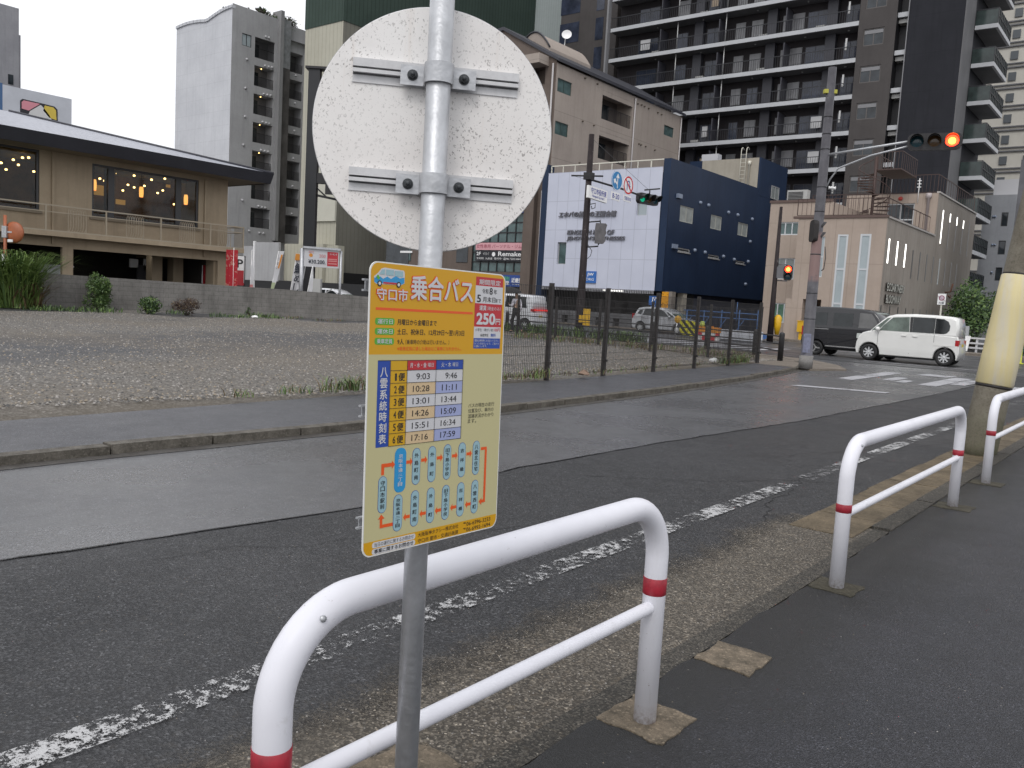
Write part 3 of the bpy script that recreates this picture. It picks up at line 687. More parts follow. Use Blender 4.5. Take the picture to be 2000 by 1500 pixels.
# ================================================================ guard rails
def rounded_path(pts, r, n=8):
    pts = [V(p) for p in pts]; o = [pts[0]]
    for i in range(1, len(pts)-1):
        a = (pts[i-1]-pts[i]).normalized(); b = (pts[i+1]-pts[i]).normalized(); ang = a.angle(b); t = r/math.tan(ang/2)
        p0 = pts[i]+a*t; p1 = pts[i]+b*t; c = pts[i]+(a+b).normalized()*(r/math.sin(ang/2))
        for k in range(n+1):
            f = k/n; q = (p0-c).lerp(p1-c, f).normalized()*r; o.append(c+q)
    o.append(pts[-1]); return o
s = NT('rail_paint'); n1 = s.noise(2.5, 4); n2 = s.noise(55, 5, .8); n3 = s.noise(7, 3)
c = s.mix(s.g(n1, .3, .7), (.66, .66, .71), (.74, .74, .79)); c = s.mix(s.math('MULTIPLY', s.g(n2, .645, .68, 0, .85), s.g(n3, .5, .58)), c, (.16, .10, .07))
zz = s.xyz()[2]; mp = s.scaled(14, 14, 1.2); st2 = s.noise(1.5, 5, .7, mp); c = s.mix(s.math('MULTIPLY', s.g(st2, .58, .72, 0, .35), s.g(zz, .75, .2)), c, (.36, .35, .33)); c = s.mix(s.math('MULTIPLY', s.g(zz, .07, .0, 0, .7), s.g(n2, .4, .6)), c, (.20, .13, .09))
c = s.mix(s.g(s.noise(6, 6, .8), .63, .72, 0, .30), c, (.42, .41, .40)); rail_m = s.done(c, s.g(s.noise(9, 4), .3, .7, .30, .50))
def guard(y0, y1, label, h=.80, zb=.477, bh=.029, zc=.405):
    X = -1.315; R = .0382; g_ = thing('guard_rail', label, 'guard rail', (X, y0, 0), 0, 'white pipe guard rails along the pavement edge')
    path = rounded_path([(X, y0, -.02), (X, y0, h-R), (X, y1, h-R), (X, y1, -.02)], .19, 14)
    MB().tube(path, R, 28).build('pipe_frame', rail_m, g_)
    mb = MB(); mb.tube([(X, y0+.0, zc), (X, y1, zc)], .0215, 18, cap=False); mb.build('crossbar', rail_m, g_)
    for y in (y0, y1):
        mb = MB(); mb.lathe([(R+.0004, zb-bh), (R+.0014, zb-bh+.001), (R+.0014, zb+bh-.001), (R+.0004, zb+bh)], (X, y, 0), (0, 0, 1), 28)
        mb.build('reflective_band', [red_tape, rail_m], g_)
    if True:
        mb = MB(); yb = y0+.03; mb.lathe([(0, .0), (.007, .0), (.007, .003), (0, .0045)], (X+.036, y0+.085, h-.05), (1, -.2, .25), 10); mb.build('rivet', galv, g_)
    return g_
guard(.97, 2.49, 'nearest white guard rail, standing behind the bus stop signpost')
guard(4.49, 7.26, 'white guard rail in the middle of the row, beside the brown gutter blocks', zb=.425, bh=.022, zc=.385)
guard(8.62, 11.4, 'farthest white guard rail, past the leaning concrete pole at the frame edge', zb=.46, bh=.022, zc=.40)

# ================================================================ leaning concrete pole
s = NT('pole_concrete'); n1 = s.noise(3, 5, .7); n2 = s.noise(45, 4, .8); z = s.xyz()[2]
c = s.ramp(n1, [(.3, (.13, .115, .09)), (.7, (.24, .22, .18))]); c = s.mix(s.g(n2, .5, .7, 0, .6), c, (.05, .045, .03))
c = s.mix(s.math('MULTIPLY', s.g(z, 0, .6, .85, 0), s.g(n1, .3, .6)), c, (.06, .07, .025)); polec_m = s.done(c, .8, s.bump(n2, .6, .01))
s = NT('yellow_sleeve'); n1 = s.noise(2.2, 4); mp = s.scaled(3.5, 3.5, .25); n2 = s.noise(2.0, 4, .6, mp)
c = s.ramp(n2, [(.30, (.50, .47, .43)), (.42, (.56, .51, .38)), (.56, (.60, .52, .29)), (.70, (.56, .49, .30))]); c = s.mix(s.g(s.noise(9, 5), .55, .8, 0, .25), c, (.46, .38, .20)); sleeve_m = s.done(c, .5)
B0 = V((-1.73, 10.62, 0)); 
cp_ = thing('utility_pole', 'thick leaning concrete pole wrapped in a pale yellow sleeve', 'utility pole', B0)
lean = SIDE*.50+V((0, 0, 4.0)); 
def on(t): return B0+lean*(t/4.0)
def rad(t): return .186-.0075*t
MB().tube([on(-.05), on(.1), on(1), on(3), on(6), on(10)], [rad(t) for t in (0, .1, 1, 3, 6, 10)], 32).build('shaft', polec_m, cp_)
mb = MB(); ts = [.77, .78, 1.1, 1.6, 1.97, 1.98]; mb.tube([on(t) for t in ts], [rad(t)+(.012 if .775 < t < 1.975 else .002) for t in ts], 32); mb.build('yellow_sleeve', sleeve_m, cp_)
mb = MB(); mb.tube([on(.74), on(.77)], [rad(1)+.006]*2, 32); mb.tube([on(1.98), on(2.0)], [rad(2.7)+.006]*2, 32); mb.build('sleeve_band', brown_post, cp_)
# ================================================================ signal poles
def lens_unit(mb, c, ax, r, m_lens, m_body=0, hood=.9, n=20):
    "one round lamp with its hood; ax = the way it shines"
    c = V(c); ax = V(ax).normalized(); side = ax.cross(UPV).normalized()
    mb.lathe([(0, .02), (r*.55, .015), (r, 0)], c, ax, n, m_lens)
    k = [c+side*(r*1.08*math.cos(t))+UPV*(r*1.08*math.sin(t)) for t in (math.radians(-20+220*i/14) for i in range(15))]
    ln = [hood*r*2.0*(.55+.45*math.sin(math.radians(-20+220*i/14))) for i in range(15)]
    o = [p+ax*l for p, l in zip(k, ln)]; mb.add(k+o, [(i, i+1, 15+i+1, 15+i) for i in range(14)], m_body, True)
def signal_head(parent, c, ax, r, lit, name='signal_head', vertical=False, lab=None, gap=2.55):
    c = V(c); ax = V(ax).normalized(); side = UPV.cross(ax).normalized()   # to the viewer's right
    n = 2 if vertical else 3; dirv = -UPV if vertical else side; st = r*gap
    mb = MB(); L2 = st*n/2+r*.15
    a, b = (side, UPV)
    hw, hh = (r*1.35, L2) if vertical else (L2, r*1.35)
    pts = []
    rr_ = r*.9
    for cx, cy, t0 in ((hw-rr_, hh-rr_, 0), (-hw+rr_, hh-rr_, 90), (-hw+rr_, -hh+rr_, 180), (hw-rr_, -hh+rr_, 270)):
        for i in range(5): t = math.radians(t0+22.5*i); pts.append(c+a*(cx+rr_*math.cos(t))+b*(cy+rr_*math.sin(t))-ax*r*1.1)
    mb.prism(pts, ax*r*1.0)
    body = mb.build(name, black_metal if not vertical else brown_post, parent)
    for i in range(n):
        p = c+dirv*st*(i-(n-1)/2)-ax*r*.08; mb = MB(); k, lm = lit[i]
        lens_unit(mb, p, ax, r*.98, 1, 0, 1.05); mb.build('lamp', [black_metal, lm], body)
        if k: q = MB(); q.lathe([(0, .035), (r*.55, .028)], p, ax, 18, 0); q.build('glow', lamp_core if k == 2 else lamp_green, body)
    return body
s = NT('steel_pole_grey'); n1 = s.noise(3, 4); n2 = s.noise(20, 5, .8); z = s.xyz()[2]
c = s.mix(s.g(n1, .35, .65), (.062, .060, .068), (.098, .096, .106)); c = s.mix(s.g(n2, .6, .72, 0, .5), c, (.30, .30, .32))
pk = s.math('MULTIPLY', s.g(z, 2.35, 2.45), s.g(z, 3.75, 3.6)); pk = s.math('MULTIPLY', pk, s.g(s.noise(1.9, 4), .40, .46)); c = s.mix(s.math('MULTIPLY', pk, .8), c, (.19, .12, .11))
lo = s.math('MULTIPLY', s.g(z, .25, .3), s.g(z, .95, .9)); c = s.mix(s.math('MULTIPLY', lo, .5), c, (.12, .12, .15)); spole_m = s.done(c, .5)
B = G(1573, 716, .05); sp_ = thing('traffic_signal_pole', 'tall grey steel pole with peeled stickers carrying the red traffic light', 'traffic light', (B.x, B.y, 0))
def up(x, y): return V((B.x, B.y, 0))+V((0, 0, PL(x, y, 1, B.y).z))
TOPZ = 8.05
MB().tube([(B.x, B.y, 0), (B.x, B.y, .35), (B.x, B.y, .36), (B.x, B.y, TOPZ)], [.17, .17, .155, .105], 20).build('shaft', spole_m, sp_)
MB().tube([(B.x, B.y, 0), (B.x, B.y, .36)], .185, 20).build('footing_sleeve', conc('footing_grey', (.14, .135, .13), (.24, .23, .22)), sp_)
mb = MB()
for z in (1.35, 2.05, 3.1, 4.25, 4.9, 5.9, 6.3, 6.75): mb.lathe([(.150-.006*z, z), (.158-.006*z, z), (.158-.006*z, z+.03), (.150-.006*z, z+.03)], (B.x, B.y, 0), UPV, 20)
mb.build('strap', mat('strap_steel', (.05, .05, .055), .5, .5), sp_)
mb = MB(); mb.obox((B.x, B.y-.02, 7.42), SIDE, UPV, HEAD, .17, .05, .06, 0); mb.build('bird_guard', mat('yellow_dull', (.42, .40, .06), .6), sp_)
HC = DP(1825, 276, 21.4); fx = (V((0, 0, HC.z))+V((0, 0, 0))-V((HC.x, HC.y, HC.z))); fax = V((-HC.x, -HC.y, 0)).normalized()
hd = signal_head(sp_, HC, (fax+V((-.02, 0, -.06))).normalized(), .15, [(0, lamp_off_b), (0, lamp_off_y), (2, lamp_red)], gap=2.6)
sd_ = UPV.cross(fax)
arm_end = HC-sd_*.45-fax*.12
mb = MB(); mb.tube([(B.x, B.y, HC.z-.12), arm_end+V((0, 0, .05))], .032, 10)
lowa = [V((B.x, B.y, HC.z-.95))+SIDE*.12, V((B.x, B.y, HC.z-.75))+SIDE*.2, V((B.x, B.y, HC.z-.60)).lerp(arm_end, .18), arm_end.lerp(V((B.x, B.y, HC.z-.5)), .45), arm_end-V((0, 0, .05))]
mb.tube(lowa, .024, 8); mb.build('signal_arm', galv, sp_)
mb = MB(); mb.tube([arm_end, HC+sd_*.55-fax*.13], .03, 8); mb.tube([HC+sd_*.60-fax*.05, HC+sd_*.60-fax*.05+V((0, 0, -.12))], .02, 8); mb.build('head_bracket', black_metal, sp_)
# insulators on the pole
mb = MB(); q = V((B.x, B.y, HC.z-.98))
for k in range(2): mb.lathe([(0, 0), (.05, .0), (.03, .04), (.05, .08), (0, .09)], q+SIDE*(.17+.1*k)-HEAD*.05, SIDE, 10)
mb.build('insulator', white_m, sp_)
# dark pedestrian signal seen from behind the pole
pc = V((B.x, B.y, PL(1600, 452, 1, B.y).z)); ax_ = (HEAD*.05+SIDE*1).normalized()
ph_ = signal_head(sp_, pc+ax_*.02-SIDE*.05, ax_, .125, [(0, black_m), (0, black_m)], 'pedestrian_signal', True, gap=2.2)
mb = MB(); mb.tube([pc+V((.2, .1, -.4)), pc+V((.24, .1, -.7)), pc+V((.22, .1, -1.0)), pc+V((.16, .1, -1.05))], .012, 6); mb.build('cable', black_metal, sp_)
# number plate & poster on the foot
mb = MB(); mb.obox(V((B.x, B.y, .7))-fax*0+fax*.165, SIDE, UPV, HEAD, .10, .26, .004); mb.build('notice', mat('notice_grey', (.16, .17, .24), .5, n=.3, ns=12), sp_)

# ---- brown pole at the cross street carrying green light and place-name sign
s = NT('peeling_brown'); n1 = s.noise(3, 4); mp = s.scaled(1, 1, .4); n2 = s.noise(8, 5, .85, mp)
c = s.mix(s.g(n1, .3, .7), (.014, .010, .011), (.030, .022, .023)); c = s.mix(s.g(n2, .64, .67), c, (.28, .26, .26)); peel_m = s.done(c, .6)
B = V((-20.6, 30.4, 0)); b2 = thing('signal_pole', 'dark brown pole with a place-name sign, two round road signs and a green light', 'traffic light', B)
zt = PL(1160, 262, 1, B.y).z
MB().tube([(B.x, B.y, 0), (B.x, B.y, .9), (B.x, B.y, zt)], [.19, .17, .115], 18).build('shaft', peel_m, b2)
def bz(y): return PL(1148, y, 1, B.y).z
mb = MB(); z = bz(345); mb.bar((B.x, B.y, z-.15)-SIDE*.0 if False else V((B.x, B.y, z-.14)), V((B.x, B.y, z+.16)), .34); 
mb.tube([V((B.x, B.y, z))-SIDE*.75, V((B.x, B.y, z+.05))+SIDE*.6], .035, 8); mb.build('crossarm', black_metal, b2)
HG = DP(1268, 389, 42.3)
mb = MB(); a0 = V((B.x, B.y, z-.1)); mb.tube([a0, a0.lerp(HG, .5)+V((0, 0, .05)), HG+V((0, 0, .02))], .045, 8); mb.build('signal_arm', black_metal, b2)
mb = MB(); mb.tube([V((B.x, B.y, bz(270))), HG+V((0, 0, .4))], .008, 5); mb.tube([V((B.x, B.y, z))-SIDE*.7, a0.lerp(HG, .3)], .006, 5); mb.build('stay_wire', mat('wire_grey', (.15, .15, .16), .5), b2)
signal_head(b2, HG, (V((.985, -.17, 0))), .19, [(2 if False else 1, lamp_green), (0, lamp_off_y), (0, lamp_off_b)])
mb = MB(); mb.bar(HG+V((-.3, 0, .45)), HG+V((.5, .1, .5)), .06); mb.bar(HG+V((0, 0, .1)), HG+V((0, 0, .45)), .04); mb.build('head_bracket', black_metal, b2)
# place-name plate
sgm = [white_m, mat('sign_blue_ink', (.03, .04, .30), .5), mat('sign_red_ring', (.55, .02, .03), .45), mat('sign_blue_field', (.02, .20, .46), .45)]
def plate(parent, name, x0, y0, x1, y1, depth, U, lines, w=None, ink=1, th=.03):
    c = DP((x0+x1)/2, (y0+y1)/2, depth); U = V(U).normalized(); N = U.cross(UPV); N = N if N.dot(-c) > 0 else -N
    hw = (x1-x0)/2*depth/FPX/max(.2, abs(U.dot(SIDE))); hh = (y1-y0)/2*depth/FPX
    mb = MB(); mb.obox(c, U, UPV, N, hw, hh, th/2)
    for (t_, u0, u1, v0, v1, m) in lines: text_on(mb, t_, c+N*(th/2+.006), U, UPV, hw*(u0*2-1), hw*(u1*2-1), hh*(v0*2-1), hh*(v1*2-1), m, .02)
    return mb.build(name, sgm, parent, fix=False)
plate(b2, 'place_name_plate', 1146, 368, 1186, 391, 36.4, (.05, 1, -.06), [('守口市役所東', .12, .94, .42, .9, 1), ('Moriguchi City Hall E.', .2, .85, .1, .34, 1)], th=.12)
def round_sign(parent, name, x, y, depth, r, N, kind):
    c = DP(x, y, depth); N = V(N).normalized(); mb = MB(); U = UPV.cross(N).normalized()
    mb.lathe([(0, -.01), (r, -.01), (r, .01), (0, .01)], c, N, 32, 3 if kind == 'blue' else 0, smooth=False)
    def P_(u, v, l=.016): return c+U*u*r+UPV*v*r+N*l
    if kind == 'blue':
        mb.disc(c+N*.013, N, r*.99, 32, 0, r*.93)
        for pts in ([(.02, -.75), (.16, -.75), (.16, .3), (.42, .3), (.09, .75), (-.24, .3), (.02, .3)], [(.14, -.50), (.14, -.30), (-.30, .03), (-.20, .2), (-.68, .10), (-.55, -.38), (-.42, -.18)]): mb.add([P_(*q) for q in pts], [tuple(range(len(pts)))], 0)
    else:
        mb.disc(c+N*.013, N, r*.99, 32, 2, r*.80)
        arc = [(-.25, -.6)]+[(-.0+.25*math.cos(t), .18+.28*math.sin(t)) for t in (math.pi-math.pi*i/8 for i in range(9))]+[(.25, -.1)]
        for (a, b), (c_, d) in zip(arc, arc[1:]): mb.bar(P_(a, b), P_(c_, d), .10*r*1.2, .002, 1, up=N)
        mb.add([P_(.02, -.05), P_(.48, -.05), P_(.25, -.42)], [(0, 1, 2)], 1)
        mb.bar(P_(-.58, .58, .02), P_(.58, -.58, .02), .17*r, .003, 2, up=N)
    return mb.build(name, sgm, parent, fix=False)
round_sign(b2, 'direction_sign', 1205, 353, 38.6, .43, (1, -.02, 0), 'blue'); round_sign(b2, 'no_u_turn_sign', 1227, 362, 39.6, .41, (1, -.02, 0), 'red')
plate(b2, 'hours_plate', 1193, 376, 1211, 391, 38.6, (.05, 1, -.06), [('8-20', .08, .92, .2, .8, 1)]); plate(b2, 'notice_plate', 1217, 382, 1233, 394, 39.6, (.05, 1, -.06), [('交差点内', .06, .94, .2, .8, 1)])
# rear of the pedestrian signal half way up
pc = DP(1172, 456, 36.2); mb = MB(); ax_ = V((.4, 1, 0)).normalized(); sdv = ax_.cross(UPV)
prof = [(-.20, -.42), (.16, -.42), (.24, -.30), (.20, -.12), (.26, .02), (.22, .16), (.27, .36), (.2, .42), (-.20, .42), (-.22, 0)]
mb.prism([pc+SIDE*a+UPV*b-HEAD*.1 for a, b in prof], HEAD*.22); mb.build('pedestrian_signal', mat('signal_back_grey', (.10, .095, .10), .5, n=.3, ns=6), b2)
mb = MB()
for yy, x2 in ((432, 1172), (481, 1168)):
    q = DP(x2, yy, 36.3); mb.tube([V((B.x, B.y, q.z-.05)), q], .03, 8); mb.tube([q+V((0, 0, .05)), V((pc.x, pc.y, q.z-.15*(1 if yy < 450 else -1)))], .025, 8)
loop = [V((B.x, B.y, bz(478)))+SIDE*.15, DP(1156, 490, 36.3), DP(1153, 500, 36.3), DP(1147, 505, 36.3)]; mb.tube(loop, .015, 6)
mb.tube([DP(1152, 399, 36.3), DP(1163, 397, 36.3), DP(1162, 406, 36.3), DP(1156, 408, 36.3), DP(1155, 402, 36.3)], .02, 6)
mb.build('signal_bracket', black_metal, b2)
yel = mat('yellow_plastic', (.62, .36, .01), .4)
mb = MB(); q = V((B.x, B.y, bz(620)))+SIDE*.27-HEAD*.12; mb.obox(q, SIDE, UPV, HEAD, .14, .36, .09); mb.obox(q-SIDE*.2-UPV*.08, SIDE, UPV, HEAD, .12, .16, .1); mb.build('call_box', yel, b2)

# ---- slim pole with the red pedestrian light
B = V((-13.3, 36.2, 0)); B = G(1503, 668, 0); b3 = thing('pedestrian_signal_pole', 'slim peeling brown pole with a lit red pedestrian light', 'traffic light', (B.x, B.y, 0))
zt = PL(1522, 404, 1, B.y).z; MB().tube([(B.x, B.y, 0), (B.x, B.y, 1.6), (B.x, B.y, zt)], [.17, .14, .075], 14).build('shaft', peel_m, b3)
dB = V((B.x, B.y, 0)).dot(HEAD); pc = DP(1539, 533, dB-.2)
f3 = V((-pc.x, -pc.y, 0)).normalized()
signal_head(b3, pc, f3, .165, [(2, lamp_red), (0, lamp_off_b)], 'pedestrian_signal', True, gap=2.2)
mb = MB(); mb.tube([V((B.x, B.y, pc.z+.42)), pc+V((0, 0, .42))], .03, 6); mb.tube([V((B.x, B.y, pc.z-.42)), pc+V((0, 0, -.42))], .03, 6)
q = pc-SIDE*.42+HEAD*.05; mb.obox(q, SIDE, UPV, HEAD, .16, .3, .1); mb.build('signal_bracket', mat('bracket_grey', (.13, .13, .14), .5), b3)
mb = MB(); q = V((B.x, B.y, .95))+SIDE*.34; mb.tube([q+V((0, 0, -.55)), q+V((0, 0, -.1)), q+V((0, 0, .35)), q+V((0, 0, .5))], [.1, .18, .2, .08], 12); mb.build('padding', yel, b3)

# ================================================================ mesh fences
wire_m = mat('fence_wire', (.022, .02, .02), .5)
def mesh_fence(pts, label, h=1.74, hang0=True):
    f = thing('mesh_fence', label, 'fence', pts[0])
    for i, p in enumerate(pts):
        p = V(p); mb = MB(); mb.bar(p+V((0, 0, -.02)), p+V((0, 0, h)), .07); mb.bar(p+V((.02, -.03, .3)), p+V((.09, -.03, .3)), .05); mb.build('post', brown_post, f)
        if i+1 < len(pts):
            q = V(pts[i+1]); d = q-p; L_ = d.length; n = int(L_/.052); mb = MB()
            for k in range(1, n): a = p+d*k/n; mb.bar(a+V((0, 0, .07)), a+V((0, 0, h-.06)), .0054)
            for z in [.08, .30, .45, .6, .75, .9, 1.05, 1.2, 1.35, 1.5, h-.07]: mb.bar(p+V((0, 0, z)), q+V((0, 0, z)), .006)
            mb.build('wire_panel', wire_m, f)
    return f
mesh_fence([(-9.0, 8.35, .01), (-9.03, 10.4, .01), (-9.05, 12.4, .01), (-9.12, 14.41, .01), (-9.27, 16.71, .01), (-9.4, 18.95, .01), (-9.56, 21.25, .01), (-9.7, 23.5, .01)], 'dark brown wire mesh fence along our street, in front of the gravel lot')
mesh_fence([(-9.7, 23.56, .01), (-11.56, 24.18, .01), (-13.83, 24.6, .01), (-16.17, 25.1, .01), (-18.4, 25.6, .01), (-20.6, 26.1, .01), (-22.8, 26.6, .01), (-25, 27.1, .01)], 'dark wire mesh fence at the far end of the gravel lot by the cross street', 1.62)
# ================================================================ bollard guard rails along the cross street
bp_ = [(-9.94, 25.9), (-11.75, 28.2), (-13.9, 28.9), (-16.3, 29.2), (-18.6, 29.4), (-21.6, 29.7), (-24.2, 29.9)]
g_ = thing('bollard_rail', 'dark round-topped bollards joined by three rails at the street corner', 'railing', (bp_[0][0], bp_[0][1], 0))
for x, y in bp_: MB().tube([(x, y, 0), (x, y, .82), (x, y, .87), (x, y, .90)], [.085, .085, .075, .03], 16).build('bollard', black_metal, g_)
for (a, b) in zip(bp_, bp_[1:]):
    mb = MB()
    for z in (.30, .52, .76): mb.tube([(a[0], a[1], z), (b[0], b[1], z)], .022, 8)
    mb.build('rail', black_metal, g_)
# ================================================================ buildings
def wallmat(name, a, b, scale=1.2, streaks=.5, panel=None, line=(.5,), rough=.75, bs=.15, tile=None):
    s = NT(name); n1 = s.noise(scale, 5, .65); mp = s.scaled(3.0, 3.0, .18); n2 = s.noise(1.0, 5, .7, mp); n3 = s.noise(scale*14, 3)
    c = s.ramp(n1, [(.3, a), (.7, b)]); c = s.mix(s.g(n2, .5, .75, 0, streaks), c, [x*.55 for x in a]); c = s.mix(s.g(n3, .4, .7, 0, .12), c, [x*.7 for x in a])
    if panel:      # thin joints between cladding panels: (x, y, z spacing), 0 = none
        P = s.xyz(); m = None
        for k in range(3):
            if panel[k]:
                off = panel[3+k] if len(panel) > 3 else 0
                f = s.math('PINGPONG', s.math('ADD', P[k], -off+100*panel[k]), panel[k]/2); j = s.g(f, panel[6] if len(panel) > 6 else .012, .02+(panel[6] if len(panel) > 6 else .012), 1, 0)
                m = j if m is None else s.math('MAXIMUM', m, j)
        c = s.mix(s.math('MULTIPLY', m, line[0]), c, [x*.35 for x in a])
    return s.done(c, rough, s.bump(n3, bs, .01))
def pt(face, u, z, o=0.):
    k, v = face
    return V((u, v-o, z)) if k == 'S' else V((v+o, u, z))
def uz(face, x, y):
    k, v = face; p = PL(x, y, 1 if k == 'S' else 0, v); return (p.x if k == 'S' else p.y), p.z
def rect_px(face, x0, y0, x1, y1):
    "the wall rectangle whose corners are seen at these two points"
    a, b = uz(face, x0, y0), uz(face, x1, y1); return min(a[0], b[0]), max(a[0], b[0]), min(a[1], b[1]), max(a[1], b[1])
def fbox(mb, face, u0, u1, z0, z1, o0, o1, m=0):
    a, b = pt(face, u0, z0, o0), pt(face, u1, z1, o1); return mb.box(a.x, b.x, a.y, b.y, a.z, b.z, m)
def wall(mb, face, u0, u1, z0, z1, holes, d=.15, m=0, md=None):
    us = sorted({u0, u1, *[min(max(h[i], u0), u1) for h in holes for i in (0, 1)]}); zs = sorted({z0, z1, *[min(max(h[i], z0), z1) for h in holes for i in (2, 3)]})
    for a, b in zip(us, us[1:]):
        for c, e in zip(zs, zs[1:]):
            cu, cz = (a+b)/2, (c+e)/2
            if any(h[0] < cu < h[1] and h[2] < cz < h[3] for h in holes): continue
            mb.add([pt(face, a, c), pt(face, b, c), pt(face, b, e), pt(face, a, e)], [(0, 1, 2, 3)], m)
    for h in holes:
        dd = h[4] if len(h) > 4 else d; mm = m if md is None else md
        a, b, c, e = h[:4]; q = [(a, c), (b, c), (b, e), (a, e)]
        for i in range(4):
            p, r_ = q[i], q[(i+1) % 4]; mb.add([pt(face, *p), pt(face, *r_), pt(face, *r_, -dd), pt(face, *p, -dd)], [(0, 1, 2, 3)], mm)
        mb.add([pt(face, *p, -dd) for p in q], [(0, 1, 2, 3)], mm)
def block(mb, x0, x1, y0, y1, z0, z1, hS=(), hE=(), d=.15, m=0, md=None, top=True):
    wall(mb, ('S', y0), x0, x1, z0, z1, list(hS), d, m, md); wall(mb, ('E', x1), y0, y1, z0, z1, list(hE), d, m, md)
    mb.add([(x0, y1, z0), (x1, y1, z0), (x1, y1, z1), (x0, y1, z1)], [(0, 1, 2, 3)], m); mb.add([(x0, y0, z0), (x0, y1, z0), (x0, y1, z1), (x0, y0, z1)], [(0, 1, 2, 3)], m)
    if top: mb.add([(x0, y0, z1), (x1, y0, z1), (x1, y1, z1), (x0, y1, z1)], [(0, 1, 2, 3)], m)
def window(parent, face, r, frame=None, pane=None, nm=1, d=.10, fw=.05, name='window', bars_h=0, sill=False):
    u0, u1, z0, z1 = r[:4]; mb = MB()
    for a, b, c, e in ((u0, u1, z0, z0+fw), (u0, u1, z1-fw, z1), (u0, u0+fw, z0+fw, z1-fw), (u1-fw, u1, z0+fw, z1-fw)): fbox(mb, face, a, b, c, e, -d+.003, -d+.05)
    for k in range(1, nm+1): u = u0+(u1-u0)*k/(nm+1); fbox(mb, face, u-fw/2, u+fw/2, z0+fw, z1-fw, -d+.003, -d+.045)
    for k in range(1, bars_h+1): z = z0+(z1-z0)*k/(bars_h+1); fbox(mb, face, u0+fw, u1-fw, z-fw/2, z+fw/2, -d+.004, -d+.043)
    if sill: fbox(mb, face, u0-.05, u1+.05, z0-.06, z0, 0.002, .06)
    w = mb.build(name, frame or alu_dark, parent)
    mb = MB(); fbox(mb, face, u0+fw*.5, u1-fw*.5, z0+fw*.5, z1-fw*.5, -d+.012, -d+.02); mb.build('pane', pane or pane_dark, w); return w
def railing(parent, pts, h, mat_, name='railing', gap=.14, t=.03, bt=.018, n_rails=(1.,)):
    mb = MB()
    for p, q in zip(pts, pts[1:]):
        p, q = V(p), V(q); d = q-p; n = max(1, int(d.length/gap))
        for f in n_rails: mb.bar(p+V((0, 0, h*f)), q+V((0, 0, h*f)), t)
        mb.bar(p+V((0, 0, .08)), q+V((0, 0, .08)), t)
        for k in range(n+1): mb.bar(p+d*k/n+V((0, 0, .08)), p+d*k/n+V((0, 0, h)), bt if k % 8 else t)
    return mb.build(name, mat_, parent)
def vents(parent, face, pix, r=.11, m=None, name='vent_cap'):
    for x, y in pix:
        u, z = uz(face, x, y); mb = MB(); n_ = V((0, -1, 0)) if face[0] == 'S' else V((1, 0, 0)); mb.lathe([(r, 0), (r, .05), (r*.7, .14), (0, .16)], pt(face, u, z), n_, 12); mb.build(name, m or alu, parent)

# ---------------------------------------------------------------- restaurant
XR = -39.1; tan_m = wallmat('restaurant_render', (.30, .24, .17), (.37, .30, .215), .8, .35, rough=.8)
dark_in = mat('interior_dark', (.035, .03, .026), .8, n=.3, ns=1); in_brown = mat('interior_brown', (.22, .12, .055), .7, n=.4, ns=1.5)
roof_m = NT('roof_metal'); w_ = roof_m.scaled(.6, 6, 6); n1 = roof_m.noise(2, 4, .6, w_); roof_mm = roof_m.done(roof_m.ramp(n1, [(.3, (.22, .23, .27)), (.7, (.38, .39, .44))]), .36)
fascia_m = mat('fascia_dark', (.035, .036, .046), .5, n=.15, ns=1); soffit_m = mat('soffit', (.20, .165, .12), .8)
rest = thing('restaurant', 'tan two-storey restaurant with a wide dark hip roof, and lamps glowing upstairs', 'building', (XR, 15, 0))
E_ = ('E', XR); Y0, Y1 = -6.0, 25.1
w1 = rect_px(E_, 180, 318, 387, 345); w1 = (uz(E_, 180, 350)[0], uz(E_, 388, 400)[0], 4.05, 6.42)
w2 = (uz(E_, -40, 350)[0]-4.5, uz(E_, 77, 350)[0], 4.05, 6.62)
g1 = (uz(E_, 143, 500)[0], uz(E_, 425, 540)[0], .0, 2.55, 8.0); g2 = (8.0, uz(E_, 122, 500)[0], .0, 2.60, 8.0)
mb = MB(); wall(mb, E_, Y0, Y1, 0, 6.9, [(*w1, .25), (*w2, .25), g1, g2, (1.0, 7.2, 0, 2.6, 8)], .25, 0, 0)
mb.v, mb.f, mb.mi, mb.sm = [], [], [], []
# wall with true openings (no backs) so the lit rooms show
def wall_open(mb, face, u0, u1, z0, z1, holes, th=.2):
    us = sorted({u0, u1, *[h[i] for h in holes for i in (0, 1)]}); zs = sorted({z0, z1, *[h[i] for h in holes for i in (2, 3)]})
    for a, b in zip(us, us[1:]):
        for c, e in zip(zs, zs[1:]):
            cu, cz = (a+b)/2, (c+e)/2
            if any(h[0] < cu < h[1] and h[2] < cz < h[3] for h in holes): continue
            fbox(mb, face, a, b, c, e, -th, 0)
wall_open(mb, E_, Y0, Y1, 0, 6.9, [w1, w2, g1[:4], g2[:4], (1.0, 7.2, 0, 2.6)])
mb.box(XR-16, XR-.2, Y1-.2, Y1, 2.6, 6.9); mb.box(XR-16, XR-.2, Y1-.2, Y1-0, 0, 2.6) if False else None
mb.box(XR-16, XR-.2, Y0, Y0+.2, 0, 6.9); mb.box(XR-16, XR-15.8, Y0+.2, Y1-.2, 0, 6.9)
for y in (Y1-.6,): mb.box(XR-.9, XR-.2, y, Y1-.2, 0, 2.6); 
mb.build('wall', tan_m, rest)
